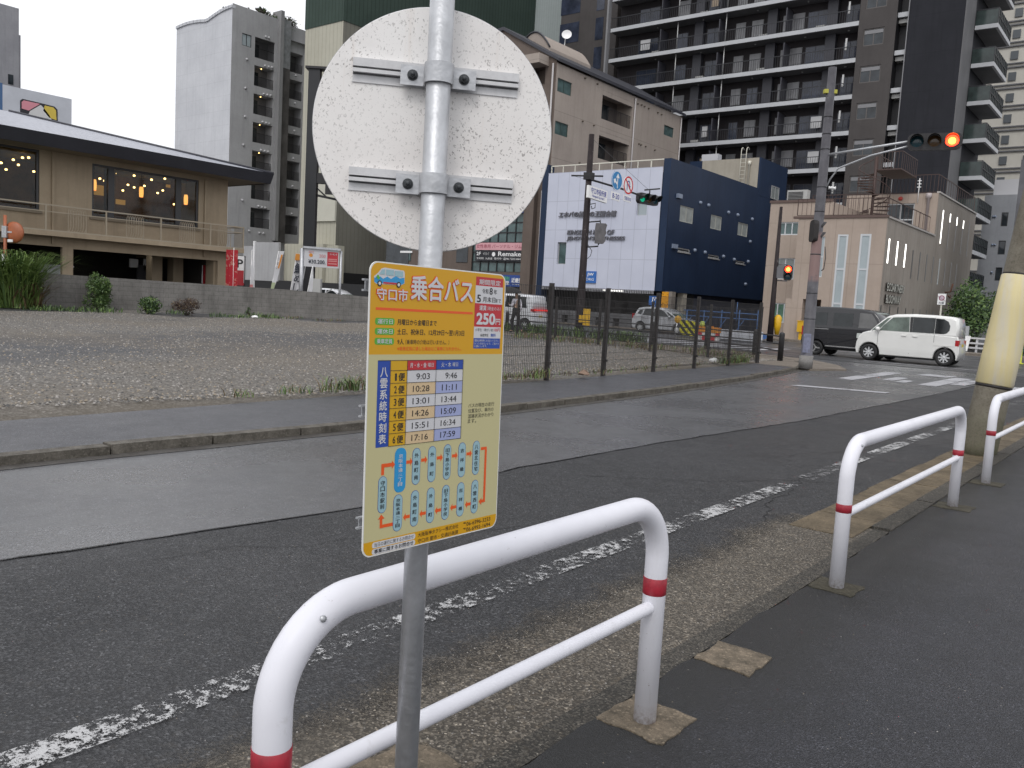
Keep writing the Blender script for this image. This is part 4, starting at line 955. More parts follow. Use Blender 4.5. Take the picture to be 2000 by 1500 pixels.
mb = MB(); mb.box(XR-15.8, XR-.21, Y0+.2, Y1-.2, 2.75, 3.05, 0); mb.box(XR-15.8, XR-.21, Y0+.2, Y1-.2, 6.75, 6.9, 0); mb.box(XR-5.4, XR-5.2, Y0+.2, Y1-.2, 3.05, 6.75, 1); mb.box(XR-9, XR-8.8, Y0+.2, Y1-.2, 0, 2.75, 0); mb.box(XR-9, XR-.9, Y1-.19, Y1-.01, 0, 2.75, 0)
for y in (15.2, 20.5, 24.0): mb.box(XR-3.6, XR-3.2, y, y+.4, 3.05, 6.75, 1)
mb.build('interior', [dark_in, in_brown], rest)
for (r_, ms) in ((w1, (.17, .80)), (w2, (.72,))):
    u0, u1, z0, z1 = r_; mb = MB(); fw = .1
    for a, b, c, e in ((u0, u1, z0, z0+fw), (u0, u1, z1-fw, z1), (u0, u0+fw, z0+fw, z1-fw), (u1-fw, u1, z0+fw, z1-fw)): fbox(mb, E_, a, b, c, e, -.16, -.05)
    for f in ms: u = u0+(u1-u0)*f; fbox(mb, E_, u-.14, u+.14, z0+fw, z1-fw, -.16, -.05)
    wn_ = mb.build('window', alu_dark, rest); mb = MB(); fbox(mb, E_, u0+.05, u1-.05, z0+.05, z1-.05, -.12, -.11); mb.build('pane', clear_glass, wn_)
    mb = MB(); fbox(mb, E_, u0-.1, u1+.1, z0-.1, z0, -.02, .07); mb.build('sill', soffit_m, wn_)
mb = MB(); u = uz(E_, 100, 400)[0]; fbox(mb, E_, u, u+.1, 2.7, 6.7, 0.003, .1); u = uz(E_, 398, 400)[0]; fbox(mb, E_, u, u+.1, 2.7, 6.5, .003, .1); mb.build('downpipe', tan_m, rest)
# spot lamps and hanging lamps inside
k = 0
for x, y, dd in [(215, 352, 3.2), (240, 372, 4.6), (308, 377, 4.4), (322, 349, 2.6), (372, 352, 2.2), (356, 372, 4.2), (12, 331, 4), (36, 322, 4.2), (195, 349, 2), (204, 353, 4), (262, 343, 2.5), (296, 351, 1.6), (282, 363, 4), (348, 358, 1.8), (44, 308, 2), (56, 308, 3), (26, 312, 3.4), (66, 335, 4), (2, 318, 2), (225, 338, 4.2), (250, 361, 4.6), (262, 366, 4.4), (335, 365, 4.2), (376, 361, 3.5), (340, 399, 3.0), (318, 372, 4.5)]:
    p = PL(x, y, 0, XR-dd); mb = MB(); mb.lathe([(.0, -.05), (.055, -.03), (.055, .03), (0, .05)], p, UPV, 10); mb.build('spot_lamp', lamp_warm, rest)
for x, y in ((184, 361), (276, 375), (363, 390)):
    p = PL(x, y, 0, XR-.9); mb = MB(); mb.lathe([(.085, -.24), (.10, -.1), (.10, .1), (.08, .24)], p, UPV, 14); l_ = mb.build('pendant_lamp', lamp_pend, rest)
    mb = MB(); mb.bar(p+V((0, 0, .24)), V((p.x, p.y, 6.75)), .012); mb.build('cord', black_metal, l_)
amb = mat('added_glow_amber', (.8, .42, .10), .5, emit=.35)  # dim glowing boxes, added to brighten the rooms upstairs
mb = MB(); 
for x, y, w_, h_ in ((198, 372, 1.2, .5), (230, 394, .8, .25), (340, 365, .9, .15), (362, 362, .5, .12), (215, 380, .3, .2)): p = PL(x, y, 0, XR-4.9); mb.box(p.x-.05, p.x, p.y-w_/2, p.y+w_/2, p.z-h_/2, p.z+h_/2)
mb.build('added_glow', amb, rest)
mb = MB()
for y in (16.6, 18.6, 20.0, 21.4, 22.8): mb.box(XR-1.5, XR-.6, y, y+.7, 3.75, 3.8); mb.box(XR-1.1, XR-1.0, y+.3, y+.4, 3.05, 3.75); 
mb.build('table', mat('table_pale', (.35, .33, .3), .5), rest)
mb = MB(); rr2 = random.Random(4)
for y in (16.5, 17.2, 18.4, 19.1, 20.4, 21.2, 22.4, 23.0): x = XR-rr2.uniform(.5, 1.6); mb.box(x-.18, x+.18, y-.17, y+.17, 3.3, 4.15); mb.lathe([(0, 4.32), (.14, 4.27), (.14, 4.18), (0, 4.15)], (x, y, 0), UPV, 8)
mb.build('chair', mat('chair_pale', (.30, .30, .30), .6, n=.5, ns=3), rest)
mb = MB(); mb.tube([(XR+.0-1.2, 15, .0), (XR-1.2, 15, 2.6)], .09, 8); mb.build('pipe', tan_m, rest)
# ground floor columns, ceiling lamps and a parked box
mb = MB(); 
for y in (uz(E_, 350, 550)[0], uz(E_, 392, 550)[0]): mb.box(XR-3.2, XR-2.6, y, y+.55, 0, 2.75)
mb.build('column', tan_m, rest)
p = PL(88, 525, 0, XR-1.4); mb = MB(); mb.box(p.x-1.2, p.x, p.y-1.25, p.y+1.2, .0, 1.75); mb.box(p.x-1.25, p.x+.04, p.y-1.3, p.y+1.25, 1.75, 1.82); mb.build('storage_locker', mat('locker_white', (.42, .43, .45), .5), rest)
for x, y in ((63, 497), (115, 497), (150, 500), (208, 501), (265, 501)): p = PL(x, y, 0, XR-2.8); mb = MB(); mb.box(p.x-.12, p.x+.12, p.y-.5, p.y+.5, 2.70, 2.745); mb.build('ceiling_lamp', lamp_white if x in (63, 208, 265) else alu, rest)
mb = MB(); 
for x, y, w_, h_, m_ in ((262, 514, .45, .45, 0), (290, 517, .5, .6, 0), (298, 516, .2, .4, 1), (284, 540, .9, 1.2, 2)): p = PL(x, y, 0, XR-5); mb.box(p.x-.1, p.x, p.y-w_/2, p.y+w_/2, p.z-h_/2, p.z+h_/2, m_)
mb.build('lobby_notice', [white_m, mat('red_notice', (.35, .02, .02), .5), mat('machine_dark', (.06, .06, .065), .5)], rest)
# balcony slab and rail
XB = -38.45; YB = 25.7
mb = MB(); mb.box(XR+.003, XB, Y0, YB, 3.02, 3.22); mb.box(XR-8, XR, Y1+.003, YB, 3.02, 3.22); mb.build('balcony_slab', tan_m, rest)
mb = MB(); H = 1.1; zb = 3.22
for z in (zb+.03, zb+H): mb.bar((XB-.04, Y0, z), (XB-.04, YB, z), .055); mb.bar((XB-.04, YB-.04, z), (XR-6, YB-.04, z), .055)
mb.bar((XB-.04, Y0, zb+.82), (XB-.04, YB, zb+.82), .035); mb.bar((XB-.04, YB-.04, zb+.82), (XR-6, YB-.04, zb+.82), .035)
posts = [uz(('E', XB), x, 450)[0] for x in (90, 208, 315, 412, 462)]; posts[-1] = YB-.04; posts = [posts[0]-3*k for k in (4, 3, 2, 1)]+posts
for y in posts: mb.bar((XB-.04, y, zb), (XB-.04, y, zb+H), .06)
def grille(y0, y1):
    n = 7
    for k in range(n+1):
        y = y0+(y1-y0)*k/n; mb.bar((XB-.04, y, zb+.25 if k not in (0, n) else zb+.03), (XB-.04, y, zb+.75), .022)
        if k < n:
            w_ = (y1-y0)/n; pts = [(XB-.04, y+w_*(.5-.5*math.cos(t)), zb+.75+.28*math.sin(t)) for t in (math.pi*i/6 for i in range(7))]; mb.tube(pts, .012, 5, cap=False)
            pts = [(XB-.04, y+w_-w_*1.3*(1-math.cos(t)), zb+.30-.27*math.sin(t)) for t in (math.pi/2*i/5 for i in range(6))]; mb.tube(pts, .012, 5, cap=False)
for a, b in ((134, 169), (248, 281), (352, 381), (427, 452)): grille(uz(('E', XB), a, 450)[0], uz(('E', XB), b, 450)[0])
for k in range(9): x = XB-.1-k*.09; mb.bar((x, YB-.04, zb), (x, YB-.04, zb+H), .02)
mb.build('balcony_rail', mat('rail_beige', (.33, .28, .21), .6), rest)
# hip roof
ex, ey, zr = -37.3, 26.55, 6.62; run = 9.0; zt = 7.12+.23*run; ys0 = Y0-2
mb = MB(); A1 = (ex, ys0, 7.1); A2 = (ex, ey, 7.1); A3 = (ex-18, ey, 7.1); R1 = (ex-run, ys0, zt); R2 = (ex-run, ey-run, zt); A4 = (ex-18, ys0, 7.1)
mb.add([A1, A2, R2, R1], [(0, 1, 2, 3)]); mb.add([A2, A3, R2], [(0, 1, 2)]); mb.add([A3, A4, R1, R2], [(0, 1, 2, 3)])
mb.build('roof', roof_mm, rest)
mb = MB(); mb.prism([(ex-.0, ys0, 7.1), (ex+.02, ys0, 7.12), (ex-.28, ys0, zr), (ex-.4, ys0, zr), (ex-.3, ys0, 7.05)], (0, ey-ys0, 0)); mb.prism([(ex-.28, ey, zr), (ex, ey, 7.11), (ex-18, ey, 7.11), (ex-18, ey, zr)], (0, .02, 0)) 
mb.tube([(ex-.02, ey, 7.13), (R2[0], R2[1], zt+.02)], .07, 6); mb.build('fascia', fascia_m, rest)
mb = MB(); mb.add([(ex-.3, ys0, zr+.03), (ex-.3, ey, zr+.03), (ex-18, ey, zr+.03), (ex-18, ys0, zr+.03)], [(0, 1, 2, 3)]); mb.build('soffit', soffit_m, rest)

# ---------------------------------------------------------------- billboard and tower left of frame
bb = DP(72, 205, 70); bt = thing('billboard', 'white billboard with a pink and yellow rounded emblem above the restaurant roof', 'billboard', (bb.x, bb.y, 0))
f_ = ('E', bb.x); a_ = uz(f_, 5, 170); b_2 = uz(f_, 140, 200)
mb = MB(); mb.box(bb.x-2.5, bb.x, a_[0]-.0, b_2[0], 9, 15.9); mb.build('board', mat('board_white', (.50, .52, .57), .5, n=.08, ns=.5), bt)
mb = MB(); mb.box(bb.x-2.5, bb.x-.0, a_[0]-2.2, a_[0]-.003, 9, 16.0); mb.build('side_panel', mat('board_blue', (.05, .12, .26), .5), bt)
em = [mat('emblem_pink', (.62, .25, .30), .5), mat('emblem_yellow', (.62, .47, .07), .5), black_m, mat('emblem_white', (.6, .6, .6), .5)]
mb = MB()
def q_(pts, m, o): mb.add([pt(f_, *uz(f_, x, y), o) for x, y in pts], [tuple(range(len(pts)))], m)
q_([(39, 196), (44, 193), (78, 201), (106, 208), (112, 214), (113, 245), (39, 235)], 2, .02)
q_([(42, 199), (46, 196), (78, 203), (56, 216), (42, 212)], 0, .04); q_([(87, 206), (104, 210), (109, 216), (110, 235), (96, 230), (84, 216)], 1, .04)
q_([(58, 217), (79, 205), (86, 212), (95, 224), (104, 240), (52, 232)], 3, .04)
mb.build('emblem', em, bt, fix=False)
lt = thing('grey_tower', 'pale grey office tower cut by the left edge of the frame', 'building', (-118.6, 40, 0))
mb = MB(); f_ = ('E', -118.6); y1 = uz(f_, 37, 20)[0]; y2 = uz(f_, 41, 66)[0]; mb.box(-130, -118.6, 20, y1, 0, uz(f_, 20, 12)[1]); mb.box(-130, -118.7, 20, y2, 0, uz(f_, 30, 66)[1])
mb.build('wall', wallmat('left_tower_wall', (.24, .24, .26), (.32, .32, .34), .3, .3), lt)
mb = MB(); 
for k in range(8): mb.box(-118.6, -118.55, y2-1.5, y2-.9, 3+3.1*k, 4.2+3.1*k)
mb.build('window', pane_dark, lt)

# ---------------------------------------------------------------- grey apartment block with the arched roofline
Ys, Xe = 47.97, -74.7; S_, E_ = ('S', Ys), ('E', Xe)
ap = thing('grey_apartment_block', 'tall pale grey apartment block with arched parapet, dark stacked balconies and planting on its roof', 'building', (Xe, Ys, 0))
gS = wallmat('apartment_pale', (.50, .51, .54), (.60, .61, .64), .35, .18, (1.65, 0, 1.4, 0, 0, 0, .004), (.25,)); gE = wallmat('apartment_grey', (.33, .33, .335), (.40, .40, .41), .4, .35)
x0 = -84.65; mb = MB()
top = []
for i in range(9): t = i/8; top.append((x0+5.3*t, 27.05+.45*math.sin(math.pi*(.25+.6*t))))
for i in range(1, 11): t = i/10; top.append((x0+5.35+4.6*t, 27.15+.75*math.sin(math.pi/2*t)))
top[-1] = (Xe, top[-1][1])
mb.poly([(x0, Ys, 0), (Xe, Ys, 0)]+[(x, Ys, z) for x, z in reversed(top)])
mb.build('front_wall', gS, ap)
mb = MB()
for (a, b), (c, d) in zip(top, top[1:]): mb.obox(((a+c)/2, Ys+.1, (b+d)/2-.1), V((c-a, 0, d-b)).normalized(), V((-(d-b), 0, c-a)).normalized(), (0, 1, 0), math.hypot(c-a, d-b)/2+.02, .13, .22)
mb.build('parapet_cap', gS, ap)
def ez(x, y): return uz(E_, x, y)
rows = [(180, 300, 410, 512), (313, 430, 403, 508), (445, 563, 397, 502), (578, 692, 392, 498), (713, 822, 388, 496), (848, 948, 386, 490), (980, 1078, 383, 489)]
holes = []
for k in range(7):
    z1 = 23.55-3.02*k+.0; 
    z1 = ez(520, 74.4+ (405-74.4)/6*k+4)[1]; holes.append((50.55, 52.85, z1-1.95, z1, 1.3)); 
h2 = [(55.0, 56.6, h[2]-.25, h[3]-.25, 1.3) for h in holes]
wn0 = (uz(E_, 473, 70)[0], uz(E_, 491, 90)[0], ez(480, 90)[1], ez(480, 66)[1])
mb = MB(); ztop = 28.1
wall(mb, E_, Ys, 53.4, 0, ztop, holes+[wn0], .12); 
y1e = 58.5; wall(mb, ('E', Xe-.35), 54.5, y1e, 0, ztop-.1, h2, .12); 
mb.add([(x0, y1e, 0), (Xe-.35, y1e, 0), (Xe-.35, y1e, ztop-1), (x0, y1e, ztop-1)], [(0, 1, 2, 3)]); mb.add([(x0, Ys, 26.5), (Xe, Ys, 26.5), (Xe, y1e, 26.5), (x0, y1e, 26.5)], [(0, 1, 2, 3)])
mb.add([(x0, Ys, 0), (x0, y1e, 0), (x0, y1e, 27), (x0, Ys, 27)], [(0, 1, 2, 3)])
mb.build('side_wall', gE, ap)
mb = MB(); mb.box(Xe-1, Xe+.45, 53.2, 53.6, 6.1, 28.9); mb.build('fin_wall', wallmat('fin_grey', (.21, .21, .215), (.27, .27, .27), .4, .4), ap)
mb = MB(); mb.box(Xe-1, Xe+.2, 53.6, 54.6, 6.0, 23.5); mb.build('lift_shaft', mat('shaft_dark', (.075, .07, .068), .5, n=.4, ns=.8), ap)
mb = MB(); mb.box(Xe-1, Xe+.2, 53.65, 54.6, 23.5, 28.2); mb.build('foil_panel', mat('foil', (.5, .5, .52), .3, .6, n=.3, ns=1.5), ap)
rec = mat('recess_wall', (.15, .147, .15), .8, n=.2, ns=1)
for i, h in enumerate(holes):
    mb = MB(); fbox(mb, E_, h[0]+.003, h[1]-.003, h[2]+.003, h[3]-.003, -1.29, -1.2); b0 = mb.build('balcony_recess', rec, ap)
    mb = MB(); fbox(mb, E_, h[0]+.45, h[0]+1.25, h[2]+.01, h[3]-.35, -1.19, -1.15); mb.build('door', pane_dark, b0)
    mb = MB(); 
    for k in range(26): y = h[0]+.04+k*(h[1]-h[0]-.08)/25; mb.bar((Xe-.1, y, h[2]), (Xe-.1, y, h[2]+.95 if i else h[3]), .022)
    mb.bar((Xe-.1, h[0], h[2]+.95), (Xe-.1, h[1], h[2]+.95), .04); mb.build('balcony_bars', black_metal, b0)
    if 0 < i < 6: mb = MB(); mb.lathe([(0, 0), (.05, 0), (.05, .04), (0, .04)], (Xe-.6, h[0]+1.2, h[3]-.06), UPV, 8); mb.build('porch_lamp', lamp_warm, b0)
for h in h2:
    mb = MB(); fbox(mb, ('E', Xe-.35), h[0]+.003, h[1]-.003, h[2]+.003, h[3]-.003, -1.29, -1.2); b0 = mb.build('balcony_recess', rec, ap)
    mb = MB(); 
    for k in range(14): y = h[0]+.04+k*(h[1]-h[0]-.08)/13; mb.bar((Xe-.45, y, h[2]), (Xe-.45, y, h[2]+.95), .03)
    mb.build('balcony_bars', black_metal, b0)
window(ap, E_, wn0, alu_dark, pane_pale, 1, .1, .06)
vp = [(482, 116), (479, 172), (478, 228), (475, 283), (473, 391), (475, 448), (486, 451), (506, 455), (514, 456)]
for (x, y) in ((519, 72), (525, 74)): vp.append((x, y))
for k in range(1, 7): yy = 129+54.8*(k-1); vp += [(520-2.6*k, yy), (527-2.6*k, yy+2), (533.5-2.6*k, yy+3)]
for k in range(1, 7): yy = 148+54*(k-1); vp.append((579-1.6*k, yy))
vents(ap, E_, vp, .13, mat('vent_pale', (.45, .45, .46), .4, .3))
MB().box(-86, -84.65, 49, 58, 0, 8.8)
# low grey wall wing and tall panel at the foot of the block
lw = thing('garden_wall', 'plain grey boundary wall with a tall pale post at the foot of the apartment block', 'wall', (-68, 46.9, 0))
fS = ('S', 46.9); a_ = uz(fS, 499, 473); b_2 = uz(fS, 545, 480); c_ = uz(fS, 476, 480)
mb = MB(); mb.box(a_[0], b_2[0], 46.9, 47.1, 1.9, a_[1]); mb.box(c_[0], a_[0]-.2, 46.9, 47.05, 1.9, a_[1]-.35); mb.build('panel', gE, lw)
mb = MB(); mb.box(a_[0]-.2, a_[0]-.0, 46.8, 47.0, 0, a_[1]+.1); mb.build('pale_post', white_m, lw)
mb = MB(); mb.box(c_[0]-2, b_2[0]+12, 46.95, 47.15, 0, 2.0); mb.build('dark_base', mat('base_black', (.015, .015, .016), .6), lw)

# ---------------------------------------------------------------- cream building with the green top
S_, E_ = ('S', 48.73), ('E', -59.25)
gb = thing('cream_building', 'windowless cream clad hall with a dark green band round its top', 'building', (-59.25, 48.73, 0))
crm = wallmat('cream_cladding', (.40, .385, .315), (.46, .445, .37), .3, .15, (.5, 0, 0, 0, 0, 0, .02), (.35,)); crE = wallmat('cream_cladding_shaded', (.165, .16, .135), (.205, .20, .17), .3, .2, (0, .45, 0, 0, 0, 0, .02), (.3,))  # side copy of the same cladding, its shade put into a darker colour
grn = wallmat('green_cladding', (.035, .055, .045), (.05, .075, .062), .3, .2, (.45, .45, 0, 0, 0, 0, .03), (.5,))
zg = uz(S_, 671, 40)[1]
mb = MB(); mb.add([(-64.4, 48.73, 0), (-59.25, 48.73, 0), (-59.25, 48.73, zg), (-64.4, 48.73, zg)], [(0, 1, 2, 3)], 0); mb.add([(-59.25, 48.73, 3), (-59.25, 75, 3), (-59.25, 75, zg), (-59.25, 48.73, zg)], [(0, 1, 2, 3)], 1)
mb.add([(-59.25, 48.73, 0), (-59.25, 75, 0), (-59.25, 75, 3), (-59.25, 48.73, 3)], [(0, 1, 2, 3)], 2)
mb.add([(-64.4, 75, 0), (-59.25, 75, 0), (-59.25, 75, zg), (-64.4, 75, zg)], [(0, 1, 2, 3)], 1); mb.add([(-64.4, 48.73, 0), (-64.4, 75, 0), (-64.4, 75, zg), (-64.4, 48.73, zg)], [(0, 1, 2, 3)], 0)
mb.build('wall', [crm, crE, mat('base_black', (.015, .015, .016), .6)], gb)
MBg = MB(); MBg.box(-64.45, -59.2, 48.68, 75, zg, zg+12); MBg.build('green_top', grn, gb)
mb = MB(); a_ = uz(('S', 48.6), 654, 350); mb.box(-62.8, -59.24, 48.55, 48.72, 7.4, 15.2); mb.build('pale_panel', mat('cream_pale', (.50, .49, .42), .7, n=.04, ns=1), gb)
mb = MB(); a_ = uz(('S', 47.6), 556, 476); b_2 = uz(('S', 47.6), 652, 480); mb.box(a_[0], b_2[0]-1.4, 47.6, 48.6, 0, a_[1]); mb.box(b_2[0]-1.35, b_2[0]+.2, 47.9, 48.6, 0, a_[1]-.1); mb.build('porch_block', crm, gb)
# lower wing running east, dark cavity under it
mb = MB(); a_ = uz(('S', 58), 756, 420); mb.box(-59.2, a_[0]+.3, 58, 70, 3.0, 15); mb.build('rear_wing', crE, gb)

# black sign structure
B = DP(594, 484, 48.0); bx_, by_ = B.x, B.y
bs_ = thing('sign_column', 'thick black steel sign column with a flanged top and side arms', 'sign', (bx_, by_, 0))
zt = PL(604, 136, 1, by_).z
mb = MB(); hw = .31
mb.obox((bx_+.3*SIDE.x, by_+.3*SIDE.y, zt/2), SIDE, UPV, HEAD, hw, zt/2, .25); mb.build('column', mat('column_black', (.008, .009, .012), .45, n=.2, ns=1), bs_)
c0 = V((bx_, by_, 0))+SIDE*.3
mb = MB(); mb.obox(c0+V((0, 0, zt+.06))+SIDE*.15, SIDE, UPV, HEAD, .62, .06, .35); mb.obox(c0+V((0, 0, PL(630, 345, 1, by_).z))+SIDE*1.6, SIDE, UPV, HEAD, 1.5, .28, .2)
zq = PL(650, 385, 1, by_).z; mb.bar(c0+V((0, 0, zq+.25)), c0+SIDE*2.6+V((0, 0, zq-.15)), .12); mb.bar(c0+SIDE*.3+V((0, 0, zq+.6)), c0+SIDE*.9+V((0, 0, zq+.1)), .08); mb.build('side_arm', black_metal, bs_)
p = DP(652, 358, 47.6); mb = MB(); mb.obox(p+SIDE*.9, SIDE, UPV, HEAD, 1.35, .62, .08, 0); mb.obox(p+SIDE*1.2-HEAD*.1, SIDE, UPV, HEAD, 1.2, .38, .03, 1); mb.build('sign_panel', [black_metal, mat('panel_red', (.35, .01, .05), .4)], bs_)

# ---------------------------------------------------------------- brown apartment building
Yb, Xb = 50.4, -37.55; S_, E_ = ('S', Yb), ('E', Xb)
br = thing('brown_building', 'mid-rise brown and beige tiled building with a dark sloping roof edge and satellite dish', 'building', (Xb, Yb, 0))
bS = wallmat('brown_tile_front', (.115, .09, .077), (.155, .125, .107), .4, .45); bE = wallmat('beige_tile_side', (.31, .265, .235), (.38, .33, .29), .35, .3, (0, 0, 3.35, 0, 0, 1.85, .008), (.45,))
hE = [rect_px(E_, 1089, 151, 1117, 178), rect_px(E_, 1084, 236, 1111, 262), rect_px(E_, 1296, 245, 1316, 268)]
def pr2(face, xa, ya0, ya1, xb): u0 = uz(face, xa, (ya0+ya1)/2)[0]; u1 = uz(face, xb, (ya0+ya1)/2)[0]; return (u0, u1, uz(face, xa, ya1)[1], uz(face, xa, ya0)[1])
hE = [pr2(E_, 1089, 151, 178, 1117), pr2(E_, 1084, 235, 261, 1110), pr2(E_, 1297, 243, 263, 1316)]
bal = [pr2(E_, 1176, 175, 232, 1236), pr2(E_, 1169, 254, 309, 1229)]
hS = [(uz(S_, 1040, 128)[0], uz(S_, 1066, 128)[0], uz(S_, 1050, 166)[1], uz(S_, 1050, 132)[1], .8)]
gl = (uz(S_, 922, 480)[0], uz(S_, 1021, 480)[0], uz(S_, 1000, 532)[1], uz(S_, 1000, 395)[1], .2)
mb = MB(); Z0 = 18.7
wall(mb, S_, -54.4, Xb, 0, Z0, [*hS, gl], .2, 0); wall(mb, E_, Yb, 69.6, 0, Z0-.15, [(*h, .12) for h in hE]+[(*h, 1.6) for h in bal], .12, 1)
mb.add([(-54.4, 69.6, 0), (Xb, 69.6, 0), (Xb, 69.6, Z0), (-54.4, 69.6, Z0)], [(0, 1, 2, 3)], 1)
gz = 23.2; mb.poly([(-54.4, Yb, Z0), (Xb, Yb, Z0), (-42.65, Yb, 21.5), (-44.5, Yb, 21.2), (-54.4, Yb, 20.8)], 0)
mb.build('wall', [bS, bE], br)
mb = MB(); dk = fascia_m
for y0, y1 in ((Yb-.15, 69.8),):
    mb.prism([(Xb+.25, y0, Z0-.1), (Xb+.25, y0, Z0+.12), (-42.65, y0, 21.75), (-44.5, y0, 21.5), (-44.5, y0, 21.25), (-42.65, y0, 21.5)], (0, y1-y0, 0))
mb.build('roof', dk, br)
X0p = -41.2; mb = MB(); pf = ('S', 52.6); a_ = uz(pf, 1012, 75); b_2 = uz(pf, 1076, 72); zt_ = uz(pf, 1045, 61)[1]
pts = [(a_[0]+(b_2[0]-a_[0])*t, 52.6, a_[1]-2.2+2.4*math.sin(math.pi*(.15+.70*t))) for t in (i/10 for i in range(11))]
mb.prism([(a_[0], 52.6, 18.9), *pts, (b_2[0], 52.6, 18.9)], (0, 5.5, 0)); mb.build('roof_room', bE, br)
mb = MB(); mb.tube([V(p)+V((0, -.05, .05)) for p in pts], .07, 6); mb.build('roof_room_trim', dk, br)
for h in hE: window(br, E_, h, mat('green_frame', (.03, .06, .055), .4), pane_teal, 1, .11, .07)
for h in bal:
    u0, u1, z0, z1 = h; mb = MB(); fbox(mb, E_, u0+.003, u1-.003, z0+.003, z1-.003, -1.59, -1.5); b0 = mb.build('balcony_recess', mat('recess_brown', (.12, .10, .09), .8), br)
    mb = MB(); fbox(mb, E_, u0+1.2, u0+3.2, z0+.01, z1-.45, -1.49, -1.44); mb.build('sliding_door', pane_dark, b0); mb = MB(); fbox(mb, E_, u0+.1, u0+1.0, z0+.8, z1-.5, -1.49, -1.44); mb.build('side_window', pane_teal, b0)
    mb = MB(); fbox(mb, E_, u0+.02, u0+1.1, z0+.003, z1-.6, -.3, -.2) if False else None
    railing(b0, [pt(E_, u0+1.1, z0, -.15), pt(E_, u1-.02, z0, -.15)], 1.05, black_metal, 'balcony_bars', .12)
    mb = MB(); fbox(mb, E_, u0, u1, z1-.35, z1-.003, -.25, -.01); mb.build('beam', bE, b0)
mb = MB(); a_ = uz(S_, 1033, 115); b_2 = uz(S_, 1073, 115); mb.box(a_[0], b_2[0], Yb-1.2, Yb-.003, uz(S_, 1060, 131)[1], uz(S_, 1060, 113)[1]); mb.build('balcony_box', bE, br)
for x in (1082, 1058, 1071):
    mb = MB(); u = uz(S_, x, 110 if x == 1082 else 420)[0] if x != 1082 else Xb-.25
    mb.tube([(u, Yb-.1, .3), (u, Yb-.1, 18.5 if x == 1082 else 9.5)], .07, 8); mb.build('drain_pipe', mat('pipe_white', (.42, .40, .40), .5), br)
for u in (uz(E_, 1236, 200)[0]+.25, 69.3): mb = MB(); mb.tube([(Xb+.1, u, 8), (Xb+.1, u, 18.4)], .06, 8); mb.build('drain_pipe', mat('pipe_white', (.42, .40, .40), .5), br)
mb = MB(); u = uz(S_, 1028, 450)[0]; mb.box(u, u+.9, Yb-.45, Yb-.003, 1.5, 10.4); mb.build('pilaster', bS, br)
q = uz(('E', -38.2), 1106, 68); mb = MB(); c0 = V((-40.0, 55.0, 0)); p = DP(1107, 69, 74); mb.lathe([(.0, 0), (.25, .04), (.42, .14)], p, (.5, -.8, .3), 16); mb.tube([p+V((-.2, .1, -.2)), p+V((-.35, .15, -1.4))], .04, 6); mb.build('satellite_dish', white_m, br)
vents(br, E_, [(1142, 153), (1166, 164), (1137, 237), (1159, 245), (1131, 318), (1252, 205), (1258, 208), (1245, 203), (1266, 212), (1284, 220), (1291, 224), (1247, 281), (1251, 283), (1260, 286), (1278, 293)], .07, mat('vent_rust', (.10, .08, .06), .6))
for k in range(5):
    for x in (-53.0, -50.4):
        z = 4.2+3.25*k; window(br, ('S', Yb-.105), (x, x+1.5, z, z+1.25), mat('green_frame', (.03, .06, .055), .4), pane_teal, 1, .11, .07)
# glazed gym front with its lettering
u0, u1, z0, z1 = gl[:4]; mb = MB(); fr = black_metal
n = 6
for k in range(n+1): u = u0+(u1-u0)*k/n; fbox(mb, S_, u-.04, u+.04, z0, z1, -.19, -.08)
for k in range(8): z = z0+(z1-z0)*k/7; fbox(mb, S_, u0, u1, z-.04, z+.04, -.189, -.09)
cw = mb.build('curtain_wall', fr, br); mb = MB(); fbox(mb, S_, u0, u1, z0, z1, -.185, -.15); mb.build('pane', pane_teal, cw)
def sg(x0, y0, x1, y1): a = uz(('S', Yb-.03), x0, y0); b = uz(('S', Yb-.03), x1, y1); return a[0], b[0], b[1], a[1]
U_ = V((1, 0, 0)); mb = MB(); Oz = V((0, Yb-.06, 0))
a0, a1, c0_, c1_ = sg(930, 474, 1021, 489); mb.box(a0, a1, Yb-.05, Yb-.01, c0_, c1_, 0); text_on(mb, '女性専用 パーソナル・ジム', Oz, U_, UPV, a0+.1, a1-.1, c0_+.13, c1_-.12, 1, .02)
a0, a1, c0_, c1_ = sg(929, 489.5, 1020, 511); mb.box(a0, a1, Yb-.05, Yb-.01, c0_, c1_, 2)
W__ = a1-a0; H__ = c1_-c0_
text_on(mb, '2F', Oz, U_, UPV, a0+.03*W__, a0+.12*W__, c0_+.55*H__, c0_+.88*H__, 3, .03); text_on(mb, 'ペア グループ', Oz, U_, UPV, a0+.17*W__, a0+.30*W__, c0_+.55*H__, c0_+.85*H__, 3, .01); mb.disc(Oz+U_*(a0+.40*W__)+UPV*(c0_+.66*H__), (0, -1, 0), .17*H__*1.3, 16, 3)
text_on(mb, 'Remake', Oz, U_, UPV, a0+.50*W__, a0+.97*W__, c0_+.50*H__, c0_+.92*H__, 3, .03); text_on(mb, '予約制  入会金  受付中  ☎06 7220 6465', Oz, U_, UPV, a0+.03*W__, a0+.97*W__, c0_+.12*H__, c0_+.36*H__, 3, .01)
mb.build('gym_sign', [mat('gym_pink', (.62, .33, .36), .5), mat('gym_red_ink', (.35, .08, .12), .5), black_m, white_m], br, fix=False)
a0, a1, c0_, c1_ = sg(984, 537, 1025, 561); mb = MB(); mb.box(a0-1.6, a1, Yb-.25, Yb-.01, c0_, c1_, 0); O2 = V((0, Yb-.27, 0)); Wd = a1-a0; Hd = c1_-c0_
